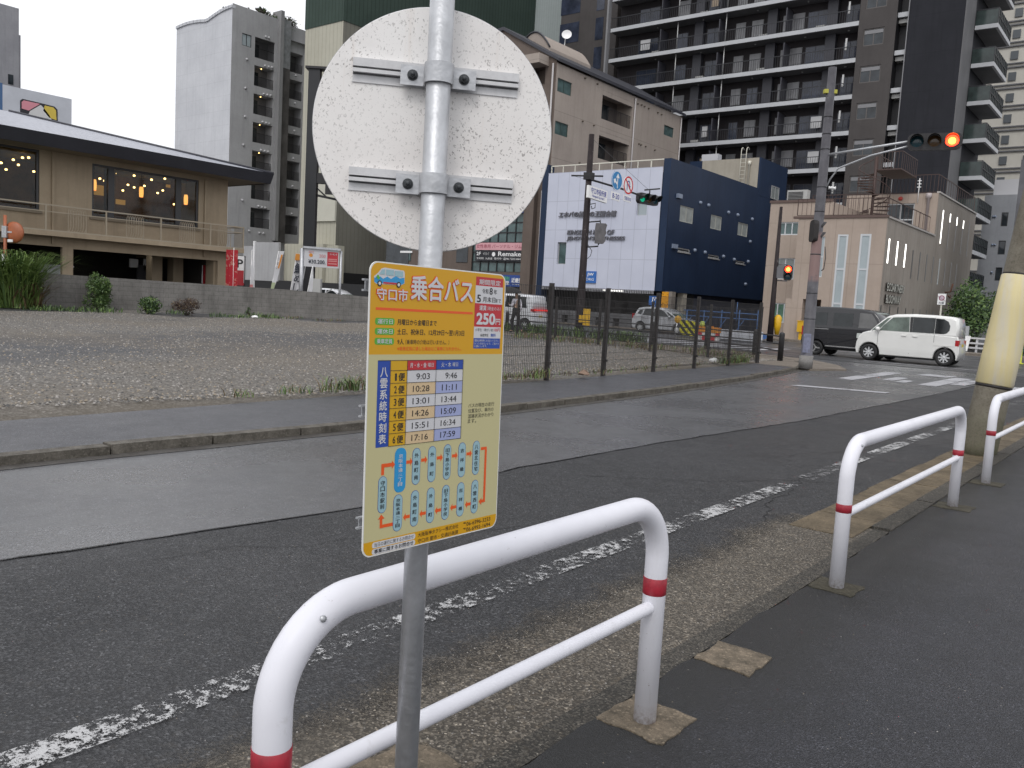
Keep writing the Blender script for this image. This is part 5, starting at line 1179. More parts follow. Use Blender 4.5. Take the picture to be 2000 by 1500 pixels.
text_on(mb, '個別', O2, U_, UPV, a0+.06*Wd, a0+.36*Wd, c0_+.52*Hd, c0_+.86*Hd, 2, .02); text_on(mb, '義塾', O2, U_, UPV, a0+.06*Wd, a0+.36*Wd, c0_+.14*Hd, c0_+.48*Hd, 1, .02)
text_on(mb, '近畿塾', O2, U_, UPV, a0+.46*Wd, a0+.96*Wd, c0_+.36*Hd, c0_+.76*Hd, 1, .03); text_on(mb, 'ロイヤル予備校', O2, U_, UPV, a0+.5*Wd, a0+.94*Wd, c0_+.14*Hd, c0_+.26*Hd, 1, .02)
mb.build('school_sign', [mat('school_blue', (.02, .06, .25), .45), white_m, mat('school_green', (.10, .42, .18), .5)], br, fix=False)
a0, a1, c0_, c1_ = sg(1000, 385, 1025, 416); mb = MB(); mb.box(a0, a1, Yb-.2, Yb-.01, c0_, c1_, 0); text_on(mb, '塾', V((0, Yb-.22, 0)), U_, UPV, a1-.8, a1-.05, c0_+.3, c0_+1.1, 1, .04); mb.build('blue_panel', [mat('school_blue', (.02, .06, .25), .45), white_m], br, fix=False)
mb = MB(); fbox(mb, S_, -54, -38.6, 0, 2.7, 0.003, .05); mb.build('ground_floor_shutter', mat('shutter_dark', (.03, .028, .027), .5, n=.4, ns=.9), br)
mb = MB()
for (x0_, y0_, x1_, y1_) in ((893, 478, 915, 512), (756, 470, 800, 520)):
    u0, u1 = uz(S_, x0_, y0_)[0], uz(S_, x1_, y0_)[0]; mb = MB(); fbox(mb, S_, u0, u1, uz(S_, x0_, y1_)[1], uz(S_, x0_, y0_)[1], .004, .05); mb.build('dark_window', pane_dark, br)
mb = MB(); fbox(mb, S_, uz(S_, 783, 500)[0], uz(S_, 806, 500)[0], uz(S_, 790, 494)[1], uz(S_, 790, 490)[1], .06, .1); mb.build('lamp_strip', white_m, br)

# ---------------------------------------------------------------- blue and white hall
Yh = 49.4; XW0, XW1, XC = -36.9, -27.72, -27.2; S_, E_ = ('S', Yh), ('E', XC)
hl = thing('blue_white_hall', 'navy blue hall raised over parking with a white panelled front and grey lettering', 'building', (XC, Yh, 0))
nav = wallmat('navy_cladding', (.010, .021, .050), (.016, .031, .068), .4, .3, (0, .9, 0, 0, 0, 0, .006), (.5,), rough=.45)
nav2 = wallmat('navy_front', (.012, .024, .055), (.018, .034, .072), .5, .2, rough=.45)
wp = NT('white_panels'); P_ = wp.xyz()
c = wp.ramp(wp.noise(.5, 4), [(.3, (.47, .49, .58)), (.7, (.53, .55, .64))]); m_ = None
for k, stp, off in ((0, .92, -27.72), (2, 1.99, 2.57)):
    f = wp.math('PINGPONG', wp.math('ADD', P_[k], -off+100*stp), stp/2); j = wp.g(f, .008, .022, 1, 0); m_ = j if m_ is None else wp.math('MAXIMUM', m_, j)
c = wp.mix(wp.math('MULTIPLY', m_, .45), c, (.18, .19, .23)); whp = wp.done(c, .35)
zt, zf, zb_ = 11.3, 10.55, 2.56
whS = [(uz(S_, 1088, 510)[0], uz(S_, 1105, 510)[0], uz(S_, 1090, 516)[1], uz(S_, 1090, 473)[1]), (uz(S_, 1244, 410)[0], uz(S_, 1264, 410)[0], uz(S_, 1246, 421)[1], uz(S_, 1246, 392)[1])]
mb = MB(); wall(mb, ('S', Yh-.05), XW0, XW1, zb_, zf, [(*h, .25) for h in whS], .25, 0); mb.add([(XW0, Yh-.05, zf), (XW1, Yh-.05, zf), (XW1, Yh, zf), (XW0, Yh, zf)], [(0, 1, 2, 3)]); mb.build('white_front', whp, hl)
window(hl, ('S', Yh-.05), whS[0], alu, pane_teal, 0, .2, .05); window(hl, ('S', Yh-.05), whS[1], alu, pane_pale, 0, .2, .05)
zR0 = uz(E_, 1302, 305)[1]; z371 = uz(E_, 1480, 371)[1]
hN = [pr2(E_, 1328, 400, 432, 1355), pr2(E_, 1388, 418, 446, 1410), pr2(E_, 1441, 433, 459, 1461)]; hN2 = [pr2(E_, 1324, 483, 491, 1348), pr2(E_, 1383, 496, 503, 1405), pr2(E_, 1437, 508, 514, 1455)]
mb = MB(); wall(mb, E_, Yh, 69.5, zb_, zR0, [(*h, .1) for h in hN+hN2], .1, 0); mb.add([(XW1, Yh-.0, zb_), (XC, Yh, zb_), (XC, Yh, zR0), (XW1, Yh, zR0)], [(0, 1, 2, 3)], 1)
mb.box(XW0-.5, XW0-.0, Yh-.08, Yh+.6, 1.2, 11.15, 1); mb.box(XW0-.4, XC-.35, Yh+.35, 69.5, zb_+.0, zf-.3, 0)
mb.add([(XW1-.25, Yh+.6, zf-.3), (XC-.0, Yh+.6, zf-.3), (XC, 69.5, zf-.3), (XW1-.25, 69.5, zf-.3)], [(0, 1, 2, 3)], 0); mb.add([(XC-.25, Yh, zf-.3), (XC-.25, 69.5, zf-.3), (XC-.25, 69.5, zR0), (XC-.25, Yh, zR0)], [(0, 1, 2, 3)], 0)
mb.add([(XC-.25, Yh, zR0), (XC, Yh, zR0), (XC, 69.5, zR0), (XC-.25, 69.5, zR0)], [(0, 1, 2, 3)], 1)
yk = uz(E_, 1485, 320)[0]; yk2 = uz(E_, 1538, 340)[0]; zk = uz(E_, 1486, 307)[1]; mb.box(XC-6, XC+.01, yk+.05, yk2, zf, zk, 0)
mb.build('navy_walls', [nav, nav2], hl)
for h in hN: window(hl, E_, h, mat('pale_frame', (.40, .40, .36), .5), mat('pane_curtained', (.27, .29, .28), .3, n=.25, ns=1.5), 1, .09, .06, bars_h=0, sill=False)
for h in hN2: window(hl, E_, h, alu, pane_dark, 0, .09, .08, sill=True)
u0 = uz(E_, 1506, 363)[0]; u1 = uz(E_, 1521, 363)[0]; window(hl, ('E', XC+.13), (u0, u1, uz(E_, 1506, 388)[1], uz(E_, 1506, 362)[1]), alu, pane_grey, 1, .1, .05)
vents(hl, E_, [(1367, 396), (1383, 401), (1422, 415), (1440, 420), (1468, 428), (1464, 472), (1356, 489), (1376, 493), (1412, 501), (1433, 507), (1460, 511), (1455, 555)], .13, mat('vent_blue', (.20, .24, .32), .4))
for x, y in ((1325, 383), (1316, 481)): u, z = uz(E_, x, y); mb = MB(); fbox(mb, E_, u-.3, u+.3, z-.14, z+.14, 0.004, .16); mb.build('vent_box', mat('vent_blue', (.20, .24, .32), .4), hl)
railing(hl, [(XW0+.1, Yh+.15, zf-.22), (XW1, Yh+.15, zf-.22)], .72, mat('rail_cream', (.62, .60, .52), .5), 'roof_rail', .98, .07, .05)
crp = wallmat('penthouse_cream', (.33, .30, .25), (.40, .37, .31), .5, .3); fp = ('S', 62.0)
ypc = 60.0; p0 = PL(1372, 318, 0, XC-4); mb = MB(); zc = uz(('E', XC-1.2), 1480, 308)[1]; xq0 = PL(1372, 318, 1, yk).x; zc = PL(1475, 308, 1, yk).z; mb.box(xq0, XC-.12, yk, yk+.04, zf-.5, zc); mb.box(xq0, xq0+.1, yk+.04, yk+4, zf-.5, zc); mb.build('roof_room', crp, hl)
fk = ('S', yk)
mb = MB(); ua, ub = uz(fk, 1447, 330)[0], uz(fk, 1457, 330)[0]
for u in (ua, ub): mb.tube([(u, yk-.15, zf-.1), (u, yk-.15, zc+.5), (u, yk-.10, zc+.75), (u, yk+.1, zc+.85), (u, yk+.35, zc+.7)], .03, 8)
for j in range(11): mb.bar((ua, yk-.15, zf+.1+.3*j), (ub, yk-.15, zf+.1+.3*j), .025)
mb.build('roof_ladder', mat('rail_cream', (.62, .60, .52), .5), hl)
u = uz(fk, 1464, 330)[0]; mb = MB(); mb.tube([(u, yk-.1, zf), (u, yk-.1, zc-.55), (u, yk-.1, zc-.5), (u, yk-.1, zc-.25)], [.06, .06, .13, .13], 8); mb.build('vent_pipe', mat('rail_cream', (.62, .60, .52), .5), hl)
p = PL(1386, 310, 1, yk+.5); mb = MB(); mb.box(p.x-.7, p.x+.7, yk+.5, yk+1.2, zc-.1, zc+.6); mb.build('roof_unit', mat('unit_white', (.5, .5, .52), .5), hl)
mb = MB(); fbox(mb, fk, uz(fk, 1415, 350)[0], uz(fk, 1442, 350)[0], zf-.3, zf+.75, .003, .05); mb.build('roof_window', pane_pale, hl)
# lettering
def px_text(mb, face, body, x0, yb, yt, x1, off, m=0, bold=.02, shear=.0, skew=True):
    a = uz(face, x0, yb); b = uz(face, x1, yb); t_ = uz(face, x0, yt)
    U = V((1, 0, 0)) if face[0] == 'S' else V((0, 1, 0)); O = pt(face, 0, 0, off); text_on(mb, body, O, U, UPV, a[0], b[0], a[1], a[1]+abs(t_[1]-a[1]), m, bold, shear)
fW = ('S', Yh-.05); mb = MB()
def raised(body, x0, yb, yt, x1, shear=.16):
    for k in range(4): px_text(mb, fW, body, x0, yb, yt, x1, .03+.03*k, 0, .03, shear)
mb = MB(); raised('エホバの証人の王国会館', 1092, 425, 414, 1203); mb.build('lettering', grey_ink, hl, fix=False)
mb = MB(); raised('KINGDOM HALL OF', 1109, 458.5, 450, 1199); mb.build('lettering', grey_ink, hl, fix=False)
mb = MB(); raised("JEHOVAH'S WITNESSES", 1108, 471, 462, 1220)
mb.build('lettering', grey_ink, hl, fix=False)
jw = [mat('plaque_blue', (.03, .13, .42), .4), white_m]
a, b = uz(fW, 1142.5, 529.5), uz(fW, 1164, 553); mb = MB(); mb.box(a[0], b[0], Yh-.14, Yh-.052, b[1], a[1], 0); w_ = b[0]-a[0]; h_ = a[1]-b[1]; O2 = V((0, Yh-.15, 0))
text_on(mb, 'JW', O2, U_, UPV, a[0]+.28*w_, a[0]+.82*w_, b[1]+.55*h_, b[1]+.85*h_, 1, .04); text_on(mb, '.ORG', O2, U_, UPV, a[0]+.10*w_, a[0]+.86*w_, b[1]+.20*h_, b[1]+.42*h_, 1, .0); mb.build('blue_plaque', jw, hl, fix=False)
# eaves slats, parking undercroft with its lamp, columns, shutter
mb = MB()
for k in range(70): x = XW0+.05+k*.131; mb.box(x, x+.05, Yh-.12, Yh-.052, zb_-.22, zb_-.0)
mb.build('eaves_slats', mat('slat_grey', (.30, .30, .32), .5), hl)
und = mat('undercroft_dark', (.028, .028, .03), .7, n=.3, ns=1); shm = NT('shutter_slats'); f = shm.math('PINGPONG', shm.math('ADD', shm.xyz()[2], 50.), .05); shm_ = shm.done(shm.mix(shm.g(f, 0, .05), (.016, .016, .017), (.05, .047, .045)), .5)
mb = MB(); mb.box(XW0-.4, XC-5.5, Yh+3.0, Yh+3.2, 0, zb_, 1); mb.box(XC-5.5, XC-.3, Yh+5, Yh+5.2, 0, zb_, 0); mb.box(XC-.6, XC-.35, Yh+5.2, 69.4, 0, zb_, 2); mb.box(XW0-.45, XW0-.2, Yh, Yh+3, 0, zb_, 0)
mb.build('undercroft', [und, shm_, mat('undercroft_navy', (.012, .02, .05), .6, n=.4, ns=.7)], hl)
mb = MB(); p = PL(1196, 584, 1, Yh+1.2); mb.box(p.x-.75, p.x+.75, p.y-.1, p.y+.1, zb_-.13, zb_-.03); mb.build('strip_lamp', lamp_white, hl)
for u in (uz(S_, 1293, 620)[0],): mb = MB(); mb.box(u, u+.55, Yh+.1, Yh+.6, 0, zb_, 0); mb.build('column', conc('column_concrete', (.16, .14, .12), (.26, .23, .20)), hl)
mb = MB(); u = uz(E_, 1333, 620)[0]; mb.box(XC-.5, XC-.05, u, u+.5, 0, zb_); mb.build('column', crp, hl)
# ---------------------------------------------------------------- tan corner building
Yt, Xt = 48.84, -13.49; S_, E_ = ('S', Yt), ('E', Xt)
tb = thing('tan_building', 'low beige building with tall narrow windows and a brown spiral stair on its roof', 'building', (Xt, Yt, 0))
tS = wallmat('tan_front', (.345, .28, .235), (.405, .335, .285), .4, .22, (.9, 0, 2.6, 0, 0, 1.9, .006), (.3,)); tE = wallmat('tan_side', (.28, .25, .22), (.34, .31, .275), .5, .5, (0, .9, 0, 0, 0, 0, .008), (.25,))
zL = 7.02
wf = mat('frame_white', (.52, .54, .56), .4)
def pr3(face, x, y0, y1, x2):
    a = uz(face, x, y0); b = uz(face, x2, y0); c = uz(face, x, y1); return (a[0], b[0], c[1], a[1])
tall = [pr3(S_, 1637, 458, 700, 1657.5), pr3(S_, 1681, 457, 700, 1702.5)]
tall = [(h[0], h[1], .35, h[3]) for h in tall]; hs = pr3(S_, 1595, 462, 541, 1612); door = (uz(S_, 1565, 620)[0], uz(S_, 1601, 620)[0], 0, 2.45, 2.5)
slits = []
for k in range(11):
    y = 49.55+k*1.72; slits.append((y-.10, y+.10, 4.62-.0*k if k < 3 else 4.05, 5.95 if k < 3 else 5.75))
lows = [(49.2+k*1.72-.08, 49.2+k*1.72+.08, .5, 2.3) for k in range(8)]; ups = [(61.1+k*2.1-.1, 61.1+k*2.1+.1, 6.5, 8.9) for k in range(5)]
mb = MB(); XL = uz(S_, 1560, 430)[0]
wall(mb, S_, XL, Xt, 0, zL, [(*h, .12) for h in tall]+[(*hs, .12), door], .12, 0)
YB2 = 59.5; ZU = 9.75
wall(mb, E_, Yt, YB2, 0, zL, [(*h, .1) for h in slits if h[1] < YB2]+[(*h, .1) for h in lows if h[1] < YB2], .1, 1); wall(mb, E_, YB2, 71.4, 0, ZU, [(*h, .1) for h in slits+lows if h[0] > YB2]+[(*h, .1) for h in ups], .1, 1)
mb.add([(XL, Yt, zL), (Xt, Yt, zL), (Xt, YB2, zL), (XL-2, YB2, zL)], [(0, 1, 2, 3)], 1)
fb = ('S', YB2); dr = pr3(fb, 1733, 398, 436, 1787)
wall(mb, fb, -19.2, Xt, 6.9, ZU, [(dr[0], dr[1], 7.05, dr[3], .15)], .15, 0); mb.add([(-19.2, YB2, ZU), (Xt, YB2, ZU), (Xt, 71.4, ZU), (-19.2, 71.4, ZU)], [(0, 1, 2, 3)], 1); mb.add([(-19.2, YB2, 6.9), (-19.2, 71, 6.9), (-19.2, 71, ZU), (-19.2, YB2, ZU)], [(0, 1, 2, 3)], 0); mb.add([(-22, 71.4, 0), (Xt, 71.4, 0), (Xt, 71.4, ZU), (-22, 71.4, ZU)], [(0, 1, 2, 3)], 1)
YW = 51.6; fw_ = ('S', YW); xl = uz(fw_, 1503, 430)[0]; zW = uz(fw_, 1510, 397)[1]; xr = uz(fw_, 1575, 430)[0]+1.5
hw1 = pr3(fw_, 1521, 434, 459, 1561); hw2 = pr3(fw_, 1516, 504, 545, 1553); hw3 = pr3(fw_, 1506, 591, 629, 1545)
wall(mb, fw_, xl, xr, 0, zW, [(*h, .12) for h in (hw1, hw2, hw3)], .12, 0); mb.add([(xl, YW, 0), (xl, 71.4, 0), (xl, 71.4, zW), (xl, YW, zW)], [(0, 1, 2, 3)], 0); mb.add([(xl, YW, zW), (xr, YW, zW), (xr, 71.4, zW), (xl, 71.4, zW)], [(0, 1, 2, 3)], 1)
YV = 57.3; xq = PL(1697, 400, 1, YV).x; low_w = (uz(('S', YV), 1612, 420)[0], uz(('S', YV), 1663, 420)[0], 7.2, 8.1); wall(mb, ('S', YV), xr, xq, 6.9, zW, [(*low_w, .1)], .1, 0); mb.add([(xr, YW, 0), (xr, YV, 0), (xr, YV, zW), (xr, YW, zW)], [(0, 1, 2, 3)], 0); mb.add([(xq, YV, 6.9), (xq, YB2, 6.9), (xq, YB2, zW), (xq, YV, zW)], [(0, 1, 2, 3)], 0); mb.add([(xr, YV, zW), (xq, YV, zW), (xq, 71, zW), (xr, 71, zW)], [(0, 1, 2, 3)], 1); mb.add([(XL, Yt, 0), (XL, YW, 0), (XL, YW, zL), (XL, Yt, zL)], [(0, 1, 2, 3)], 0)
mb.build('wall', [tS, tE], tb)
mb = MB(); bt_ = mat('roof_trim_brown', (.10, .065, .055), .6)
mb.box(XL-.3, Xt+.04, Yt-.06, Yt+.12, zL+.003, zL+.14); mb.build('roof_trim', bt_, tb); mb = MB(); mb.box(xl-.05, xr, YW-.06, YW+.12, zW+.003, zW+.16); mb.build('roof_trim', bt_, tb); mb = MB(); mb.box(xr+.002, xq, YV-.06, YV+.12, zW+.003, zW+.16); mb.build('roof_trim', bt_, tb); window(tb, ('S', YV), low_w, wf, pane_dark, 1, .08, .07)
mb = MB(); mb.box(Xt-.1, Xt+.06, Yt+.13, YB2, zL+.003, zL+.1); mb.box(Xt-.12, Xt+.06, YB2, 71.4, ZU+.003, ZU+.1); mb.build('coping', mat('coping_white', (.42, .40, .38), .5), tb)
for h in tall: window(tb, S_, h, wf, pane_pale, 0, .05, .10, bars_h=2)
window(tb, S_, hs, wf, pane_pale, 0, .1, .06, bars_h=1)
slit_m = mat('slit_grey', (.085, .085, .085), .3, n=.3, ns=2)
for k, h in enumerate(slits): 
    mb = MB(); fbox(mb, E_, *h[:4], -.095, .012); mb.build('slit_window', lamp_white if k < 3 else (pane_pale if k == 7 else slit_m), tb)
for h in lows: mb = MB(); fbox(mb, E_, *h, -.095, .012); mb.build('slit_window', slit_m, tb)
for k, h in enumerate(ups): 
    mb = MB(); fbox(mb, E_, h[0], h[1], h[2] if k > 0 else h[2]+.4, h[3], -.095, .010); mb.build('slit_window', slit_m, tb)
    if k < 4: mb = MB(); fbox(mb, E_, h[0]+.02, h[1]-.02, [6.7, 8.3, 8.3, 8.3][k], 8.85, .012, .03); mb.build('lit_slit', lamp_white, tb)
window(tb, fw_, hw1, wf, pane_teal, 2, .1, .07); window(tb, fw_, hw2, wf, pane_grey, 1, .1, .06); window(tb, fw_, hw3, wf, mat('pane_green_poster', (.08, .17, .12), .3, n=.5, ns=1.2), 2, .1, .07)
window(tb, fb, (dr[0], dr[1], 7.05, dr[3]), wf, pane_dark, 1, .13, .08, bars_h=1, name='roof_door')
for k in range(2):
    mb = MB(); text_on(mb, 'ECOARTNERY' if k == 0 else 'BLOOMWAY', V((Xt+.12, 0, 0)), V((0, 1, 0)), UPV, 49.6, 53.2 if k == 0 else 52.6, [3.12, 2.45][k], [3.55, 2.9][k], 0, .03)
    for d_ in (.06, .09): text_on(mb, 'ECOARTNERY' if k == 0 else 'BLOOMWAY', V((Xt+d_, 0, 0)), V((0, 1, 0)), UPV, 49.6, 53.2 if k == 0 else 52.6, [3.12, 2.45][k], [3.55, 2.9][k], 1, .05)
    mb.build('lettering', [mat('letter_pale', (.55, .55, .50), .4), mat('letter_brown', (.06, .05, .045), .5)], tb, fix=False)
rb = mat('rail_rust_brown', (.055, .03, .025), .6)
railing(tb, [(XL-.2, Yt+.25, zL+.14), (Xt-.15, Yt+.25, zL+.1)], 1.0, rb, 'roof_rail', .25, .04, .02); railing(tb, [(Xt-.15, Yt+.3, zL+.1), (Xt-.15, YB2-.9, zL+.1)], 1.0, rb, 'roof_rail', .8, .04, .02)
railing(tb, [(-18.6, YB2+.2, ZU), (Xt-.15, YB2+.2, ZU)], 1.2, rb, 'roof_rail', .22, .045, .022); railing(tb, [(Xt-.15, YB2+.25, ZU), (Xt-.15, 71.2, ZU)], 1.2, rb, 'roof_rail', .7, .045, .022)
railing(tb, [(xl+.4, YV+.4, zW), (xq-.2, YV+.4, zW)], 1.25, rb, 'roof_rail', .25, .045, .022)
# spiral stair
c0 = PL(1702, 420, 1, 56.0); cx_, cy_ = c0.x, 56.0; mb = MB(); mb.tube([(cx_, cy_, zL), (cx_, cy_, 11.6)], .09, 8)
for k in range(17):
    t = math.radians(150-k*24); z = zL+.25+.205*k; d = V((math.cos(t), math.sin(t), 0)); s_ = V((-d.y, d.x, 0)); o = V((cx_, cy_, z))
    mb.prism([o+d*.08-s_*.05, o+d*1.0-s_*.2, o+d*1.0+s_*.2, o+d*.08+s_*.05], (0, 0, .05), 0)
    mb.bar(o+d*.98, o+d*.98+V((0, 0, .95)), .02, .02, 0)
hel = [V((cx_+math.cos(math.radians(150-k*12))*.98, cy_+math.sin(math.radians(150-k*12))*.98, zL+1.2+.1025*k)) for k in range(34)]; mb.tube(hel, .025, 6)
z = zL+.25+.205*17; mb.box(cx_-.1, cx_+1.5, cy_+.0, YB2+.2, z, z+.08)
for p, q in (((cx_-.1, cy_, z), (cx_+1.5, cy_, z)), ((cx_+1.5, cy_, z), (cx_+1.5, YB2, z)), ((cx_-.1, cy_, z), (cx_-.1, YB2, z))):
    p, q = V(p), V(q); mb.bar(p+V((0, 0, 1.1)), q+V((0, 0, 1.1)), .045)
    for k in range(9): mb.bar(p+(q-p)*k/8, p+(q-p)*k/8+V((0, 0, 1.1)), .025)
mb.build('spiral_stair', rb, tb)
mb = MB(); p = uz(fw_, 1553, 388); mb.box(p[0]-.75, p[0]+.5, YW+.6, YW+1.1, zW, zW+.85); mb.build('air_conditioner', mat('unit_grey', (.38, .38, .37), .5), tb)
mb = MB(); 
for a_ in range(8): fbox(mb, ('S', YW+.6), p[0]-.68, p[0]+.25, zW+.1+.085*a_, zW+.14+.085*a_, .003, .03)
mb.build('unit_grille', black_metal, tb)
mb = MB(); u = uz(fb, 1813, 400)[0]; mb.tube([(u, YB2-.1, 7.0), (u, YB2-.1, ZU-.35), (u, YB2-.1, ZU-.3), (u, YB2-.1, ZU-.02)], [.09, .09, .18, .18], 8); mb.build('downpipe', mat('pipe_pinkwhite', (.42, .37, .37), .5), tb)
u, z = uz(fb, 1759, 388); mb = MB(); mb.lathe([(0, 0), (.14, .0), (.12, .1), (0, .14)], (u, YB2, z), (0, -1, 0), 12); mb.build('alarm_bell', mat('alarm_red', (.40, .04, .03), .5), tb)
u = uz(fb, 1796, 360)[0]; mb = MB(); mb.tube([(u, YB2-.05, ZU-.6), (u, YB2-.05, ZU+.95)], .03, 6); 
for k in range(3): mb.bar((u-.12, YB2-.05, ZU+.4+.2*k), (u+.12, YB2-.05, ZU+.4+.2*k), .05)
mb.build('insulator_mast', white_m, tb)
mb = MB(); q = V((Xt+.2, 63.0, 3.6)); mb.tube([q, q+V((.35, 0, .05)), q+V((.45, 0, .6))], .05, 8); mb.tube([q+V((.3, -.4, -.2)), q+V((.35, 0, -.35)), q+V((.3, .4, -.2))], .04, 8); mb.build('cable_bracket', mat('rust', (.12, .05, .03), .8), tb)
mb = MB(); mb.box(XL+.02, XL+.75, Yt-.0+.02, Yt+.62, 0, 2.45) if False else None
mb = MB(); mb.box(XL-.35, XL+.45, Yt+.02, Yt+.6, .0, 2.44); mb.build('entrance_pillar', tS, tb)
wr = thing('power_cable', 'thin overhead power cable strung between the buildings', 'cable', (Xt, 63, 3.6))
mb = MB(); a_, b_2 = V((Xt+.5, 63, 3.7)), V((30, 70, 6)); mb.tube([a_.lerp(b_2, t/12)-V((0, 0, 3*(t/12)*(1-t/12))) for t in range(13)], .02, 5); mb.build('wire', black_metal, wr)

# ---------------------------------------------------------------- dark apartment tower
Yd = 76.0; S_ = ('S', Yd); XD0, XD1, XD2, XD3, XD4 = -50.0, -24.9, -21.85, -20.9, -16.7
tw = thing('dark_apartment_tower', 'very tall charcoal apartment tower with long white edged balconies filling the top right', 'building', (XD1, Yd, 0))
ch = wallmat('charcoal_tile', (.026, .023, .025), (.040, .035, .037), .4, .3); ch2 = wallmat('column_taupe', (.064, .058, .057), (.084, .077, .075), .4, .25); ch3 = wallmat('dark_blank_wall', (.016, .017, .022), (.026, .027, .034), .25, .55, (0, 0, 3.05, 0, 0, 2.0, .01), (.3,))
zS = 20.28-3.05*6; ZT = 50.0
mb = MB()
mb.box(XD0, XD1, Yd+1.75, Yd+16, 0, ZT, 0)
colw = []
for k in range(14):
    zb0 = 20.45-3.05*5+3.05*k+.1; colw.append((-24.45, -22.75, zb0+.95, zb0+2.35))
wall(mb, S_, XD1, XD2, 0, ZT, [(*h, .15) for h in colw], .15, 1); mb.add([(XD1, Yd, 0), (XD1, Yd+1.75, 0), (XD1, Yd+1.75, ZT), (XD1, Yd, ZT)], [(0, 1, 2, 3)], 1)
mb.box(XD2, XD3, Yd+1.2, Yd+16, 0, ZT, 3); mb.add([(XD2, Yd, 0), (XD2, Yd+1.2, 0), (XD2, Yd+1.2, ZT), (XD2, Yd, ZT)], [(0, 1, 2, 3)], 3)
mb.box(XD3, XD4, Yd, Yd+10.5, 0, ZT, 2)
mb.box(-57.9, -50.6, Yd+2.0, Yd+18, 0, ZT, 1)
mb.build('wall', [ch, ch2, ch3, mat('recess_black', (.014, .014, .017), .5)], tw)
MBw = MB(); MBw.box(XD0-.35, XD0-.15, Yd-.35, Yd+.2, 0, ZT); MBw.build('drain_pipe', mat('pipe_grey', (.22, .22, .23), .5), tw)
for h in colw:
    if h[2] < 11 or h[2] > 33: continue
    window(tw, S_, h, mat('frame_taupe', (.10, .09, .085), .4), pane_dark, 1, .12, .08)
    mb = MB(); fbox(mb, S_, h[0]+.1, h[1]-.1, h[3]-.42, h[3]-.12, -.115, -.06); mb.build('blind', mat('blind_pale', (.20, .20, .21), .5), tw)
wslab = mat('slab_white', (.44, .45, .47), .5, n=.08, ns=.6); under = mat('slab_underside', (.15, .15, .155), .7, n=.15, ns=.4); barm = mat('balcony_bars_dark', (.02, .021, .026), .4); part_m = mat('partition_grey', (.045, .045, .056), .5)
rr3 = random.Random(9)
pale_w = mat('window_blind_grey', (.23, .23, .24), .35, n=.2, ns=.8); navyg = mat('door_navy', (.035, .042, .065), .15, n=.5, ns=.7)
tiltz = 0
for k in range(-4, 5):
    z = 20.28+3.05*k
    if z < 6.5 or z > 33: continue
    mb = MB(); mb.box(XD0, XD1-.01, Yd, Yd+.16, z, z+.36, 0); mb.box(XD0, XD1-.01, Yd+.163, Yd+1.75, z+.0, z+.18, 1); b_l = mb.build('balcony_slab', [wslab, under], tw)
    mb = MB(); x = XD0+.1; mb.bar((XD0, Yd+.1, z+1.38), (XD1, Yd+.1, z+1.38), .06); mb.bar((XD0, Yd+.1, z+.40), (XD1, Yd+.1, z+.40), .04)
    while x < XD1: mb.bar((x, Yd+.1, z+.3), (x, Yd+.1, z+1.38), .026); x += .21
    mb.build('balcony_rail', barm, b_l)
    for x in (-44.3, -38.0, -31.5): mb = MB(); mb.box(x, x+.10, Yd+.25, Yd+1.7, z+.3, z+2.6); mb.build('partition', part_m, b_l)
    for x in (-41.0, -33.6, -28.1): mb = MB(); mb.box(x, x+.9, Yd+1.2, Yd+1.74, z+.18, z+3.04); mb.build('pillar', part_m, b_l)
    for x0_, w_, m_ in ((-47.6, 2.4, 0), (-43.2, 1.3, 1), (-39.9, 1.7, 0), (-36.9, .95, 1), (-35.3, 1.1, 1), (-32.3, 2.0, 1), (-30.0, 1.9, 0), (-26.6, 1.2, 0)):
        if m_ and rr3.random() < .25: m_ = 0
        hh = 2.05 if not m_ else 1.5; z0 = z+.30 if not m_ else z+.9
        mb = MB(); mb.box(x0_, x0_+w_, Yd+1.68, Yd+1.747, z0, z0+hh, 0); w1_ = mb.build('window', part_m if not m_ else mat('frame_light', (.25, .25, .26), .4), b_l)
        mb = MB(); mb.box(x0_+.07, x0_+w_/2-.03, Yd+1.65, Yd+1.677, z0+.07, z0+hh-.07); mb.box(x0_+w_/2+.03, x0_+w_-.07, Yd+1.64, Yd+1.677, z0+.07, z0+hh-.07); mb.build('pane', pale_w if m_ else navyg, w1_)
    for x in (-45.6, -40.5, -34.3, -29.0, -25.5):
        if rr3.random() < .4: mb = MB(); mb.box(x, x+.8, Yd+1.1, Yd+1.45, z+.181, z+.85); mb.build('air_conditioner', mat('unit_grey', (.38, .38, .37), .5), b_l)
    for x in (-46.8, -39.2, -35.0, -28.6):
        if rr3.random() < .22: mb = MB(); mb.box(x, x+rr3.uniform(.5, 1.3), Yd+.8, Yd+.84, z+1.0, z+2.0); mb.build('laundry', rr3.choice((mat('laundry_white', (.45, .45, .46), .8), mat('laundry_blue', (.10, .14, .25), .8), mat('laundry_tan', (.30, .24, .18), .8))), b_l)
    mb = MB(); mb.tube([(-42.4, Yd+.35, z-2.7), (-42.4, Yd+.35, z-.003)], .05, 6); mb.tube([(-37.3, Yd+.35, z-2.7), (-37.3, Yd+.35, z-.003)], .05, 6)
    for x in (-45, -40, -34.5, -29.8, -26): mb.lathe([(0, 0), (.09, 0), (.09, .08), (0, .08)], (x, Yd+.9, z-.085), UPV, 8)
    mb.build('pipe', alu, b_l)
    mb = MB(); mb.box(-26.0, -25.85, Yd+.0+.3, Yd+.4, z+1.2, z+2.2); mb.build('lamp_strip', mat('strip_pale', (.5, .5, .5), .4), b_l)
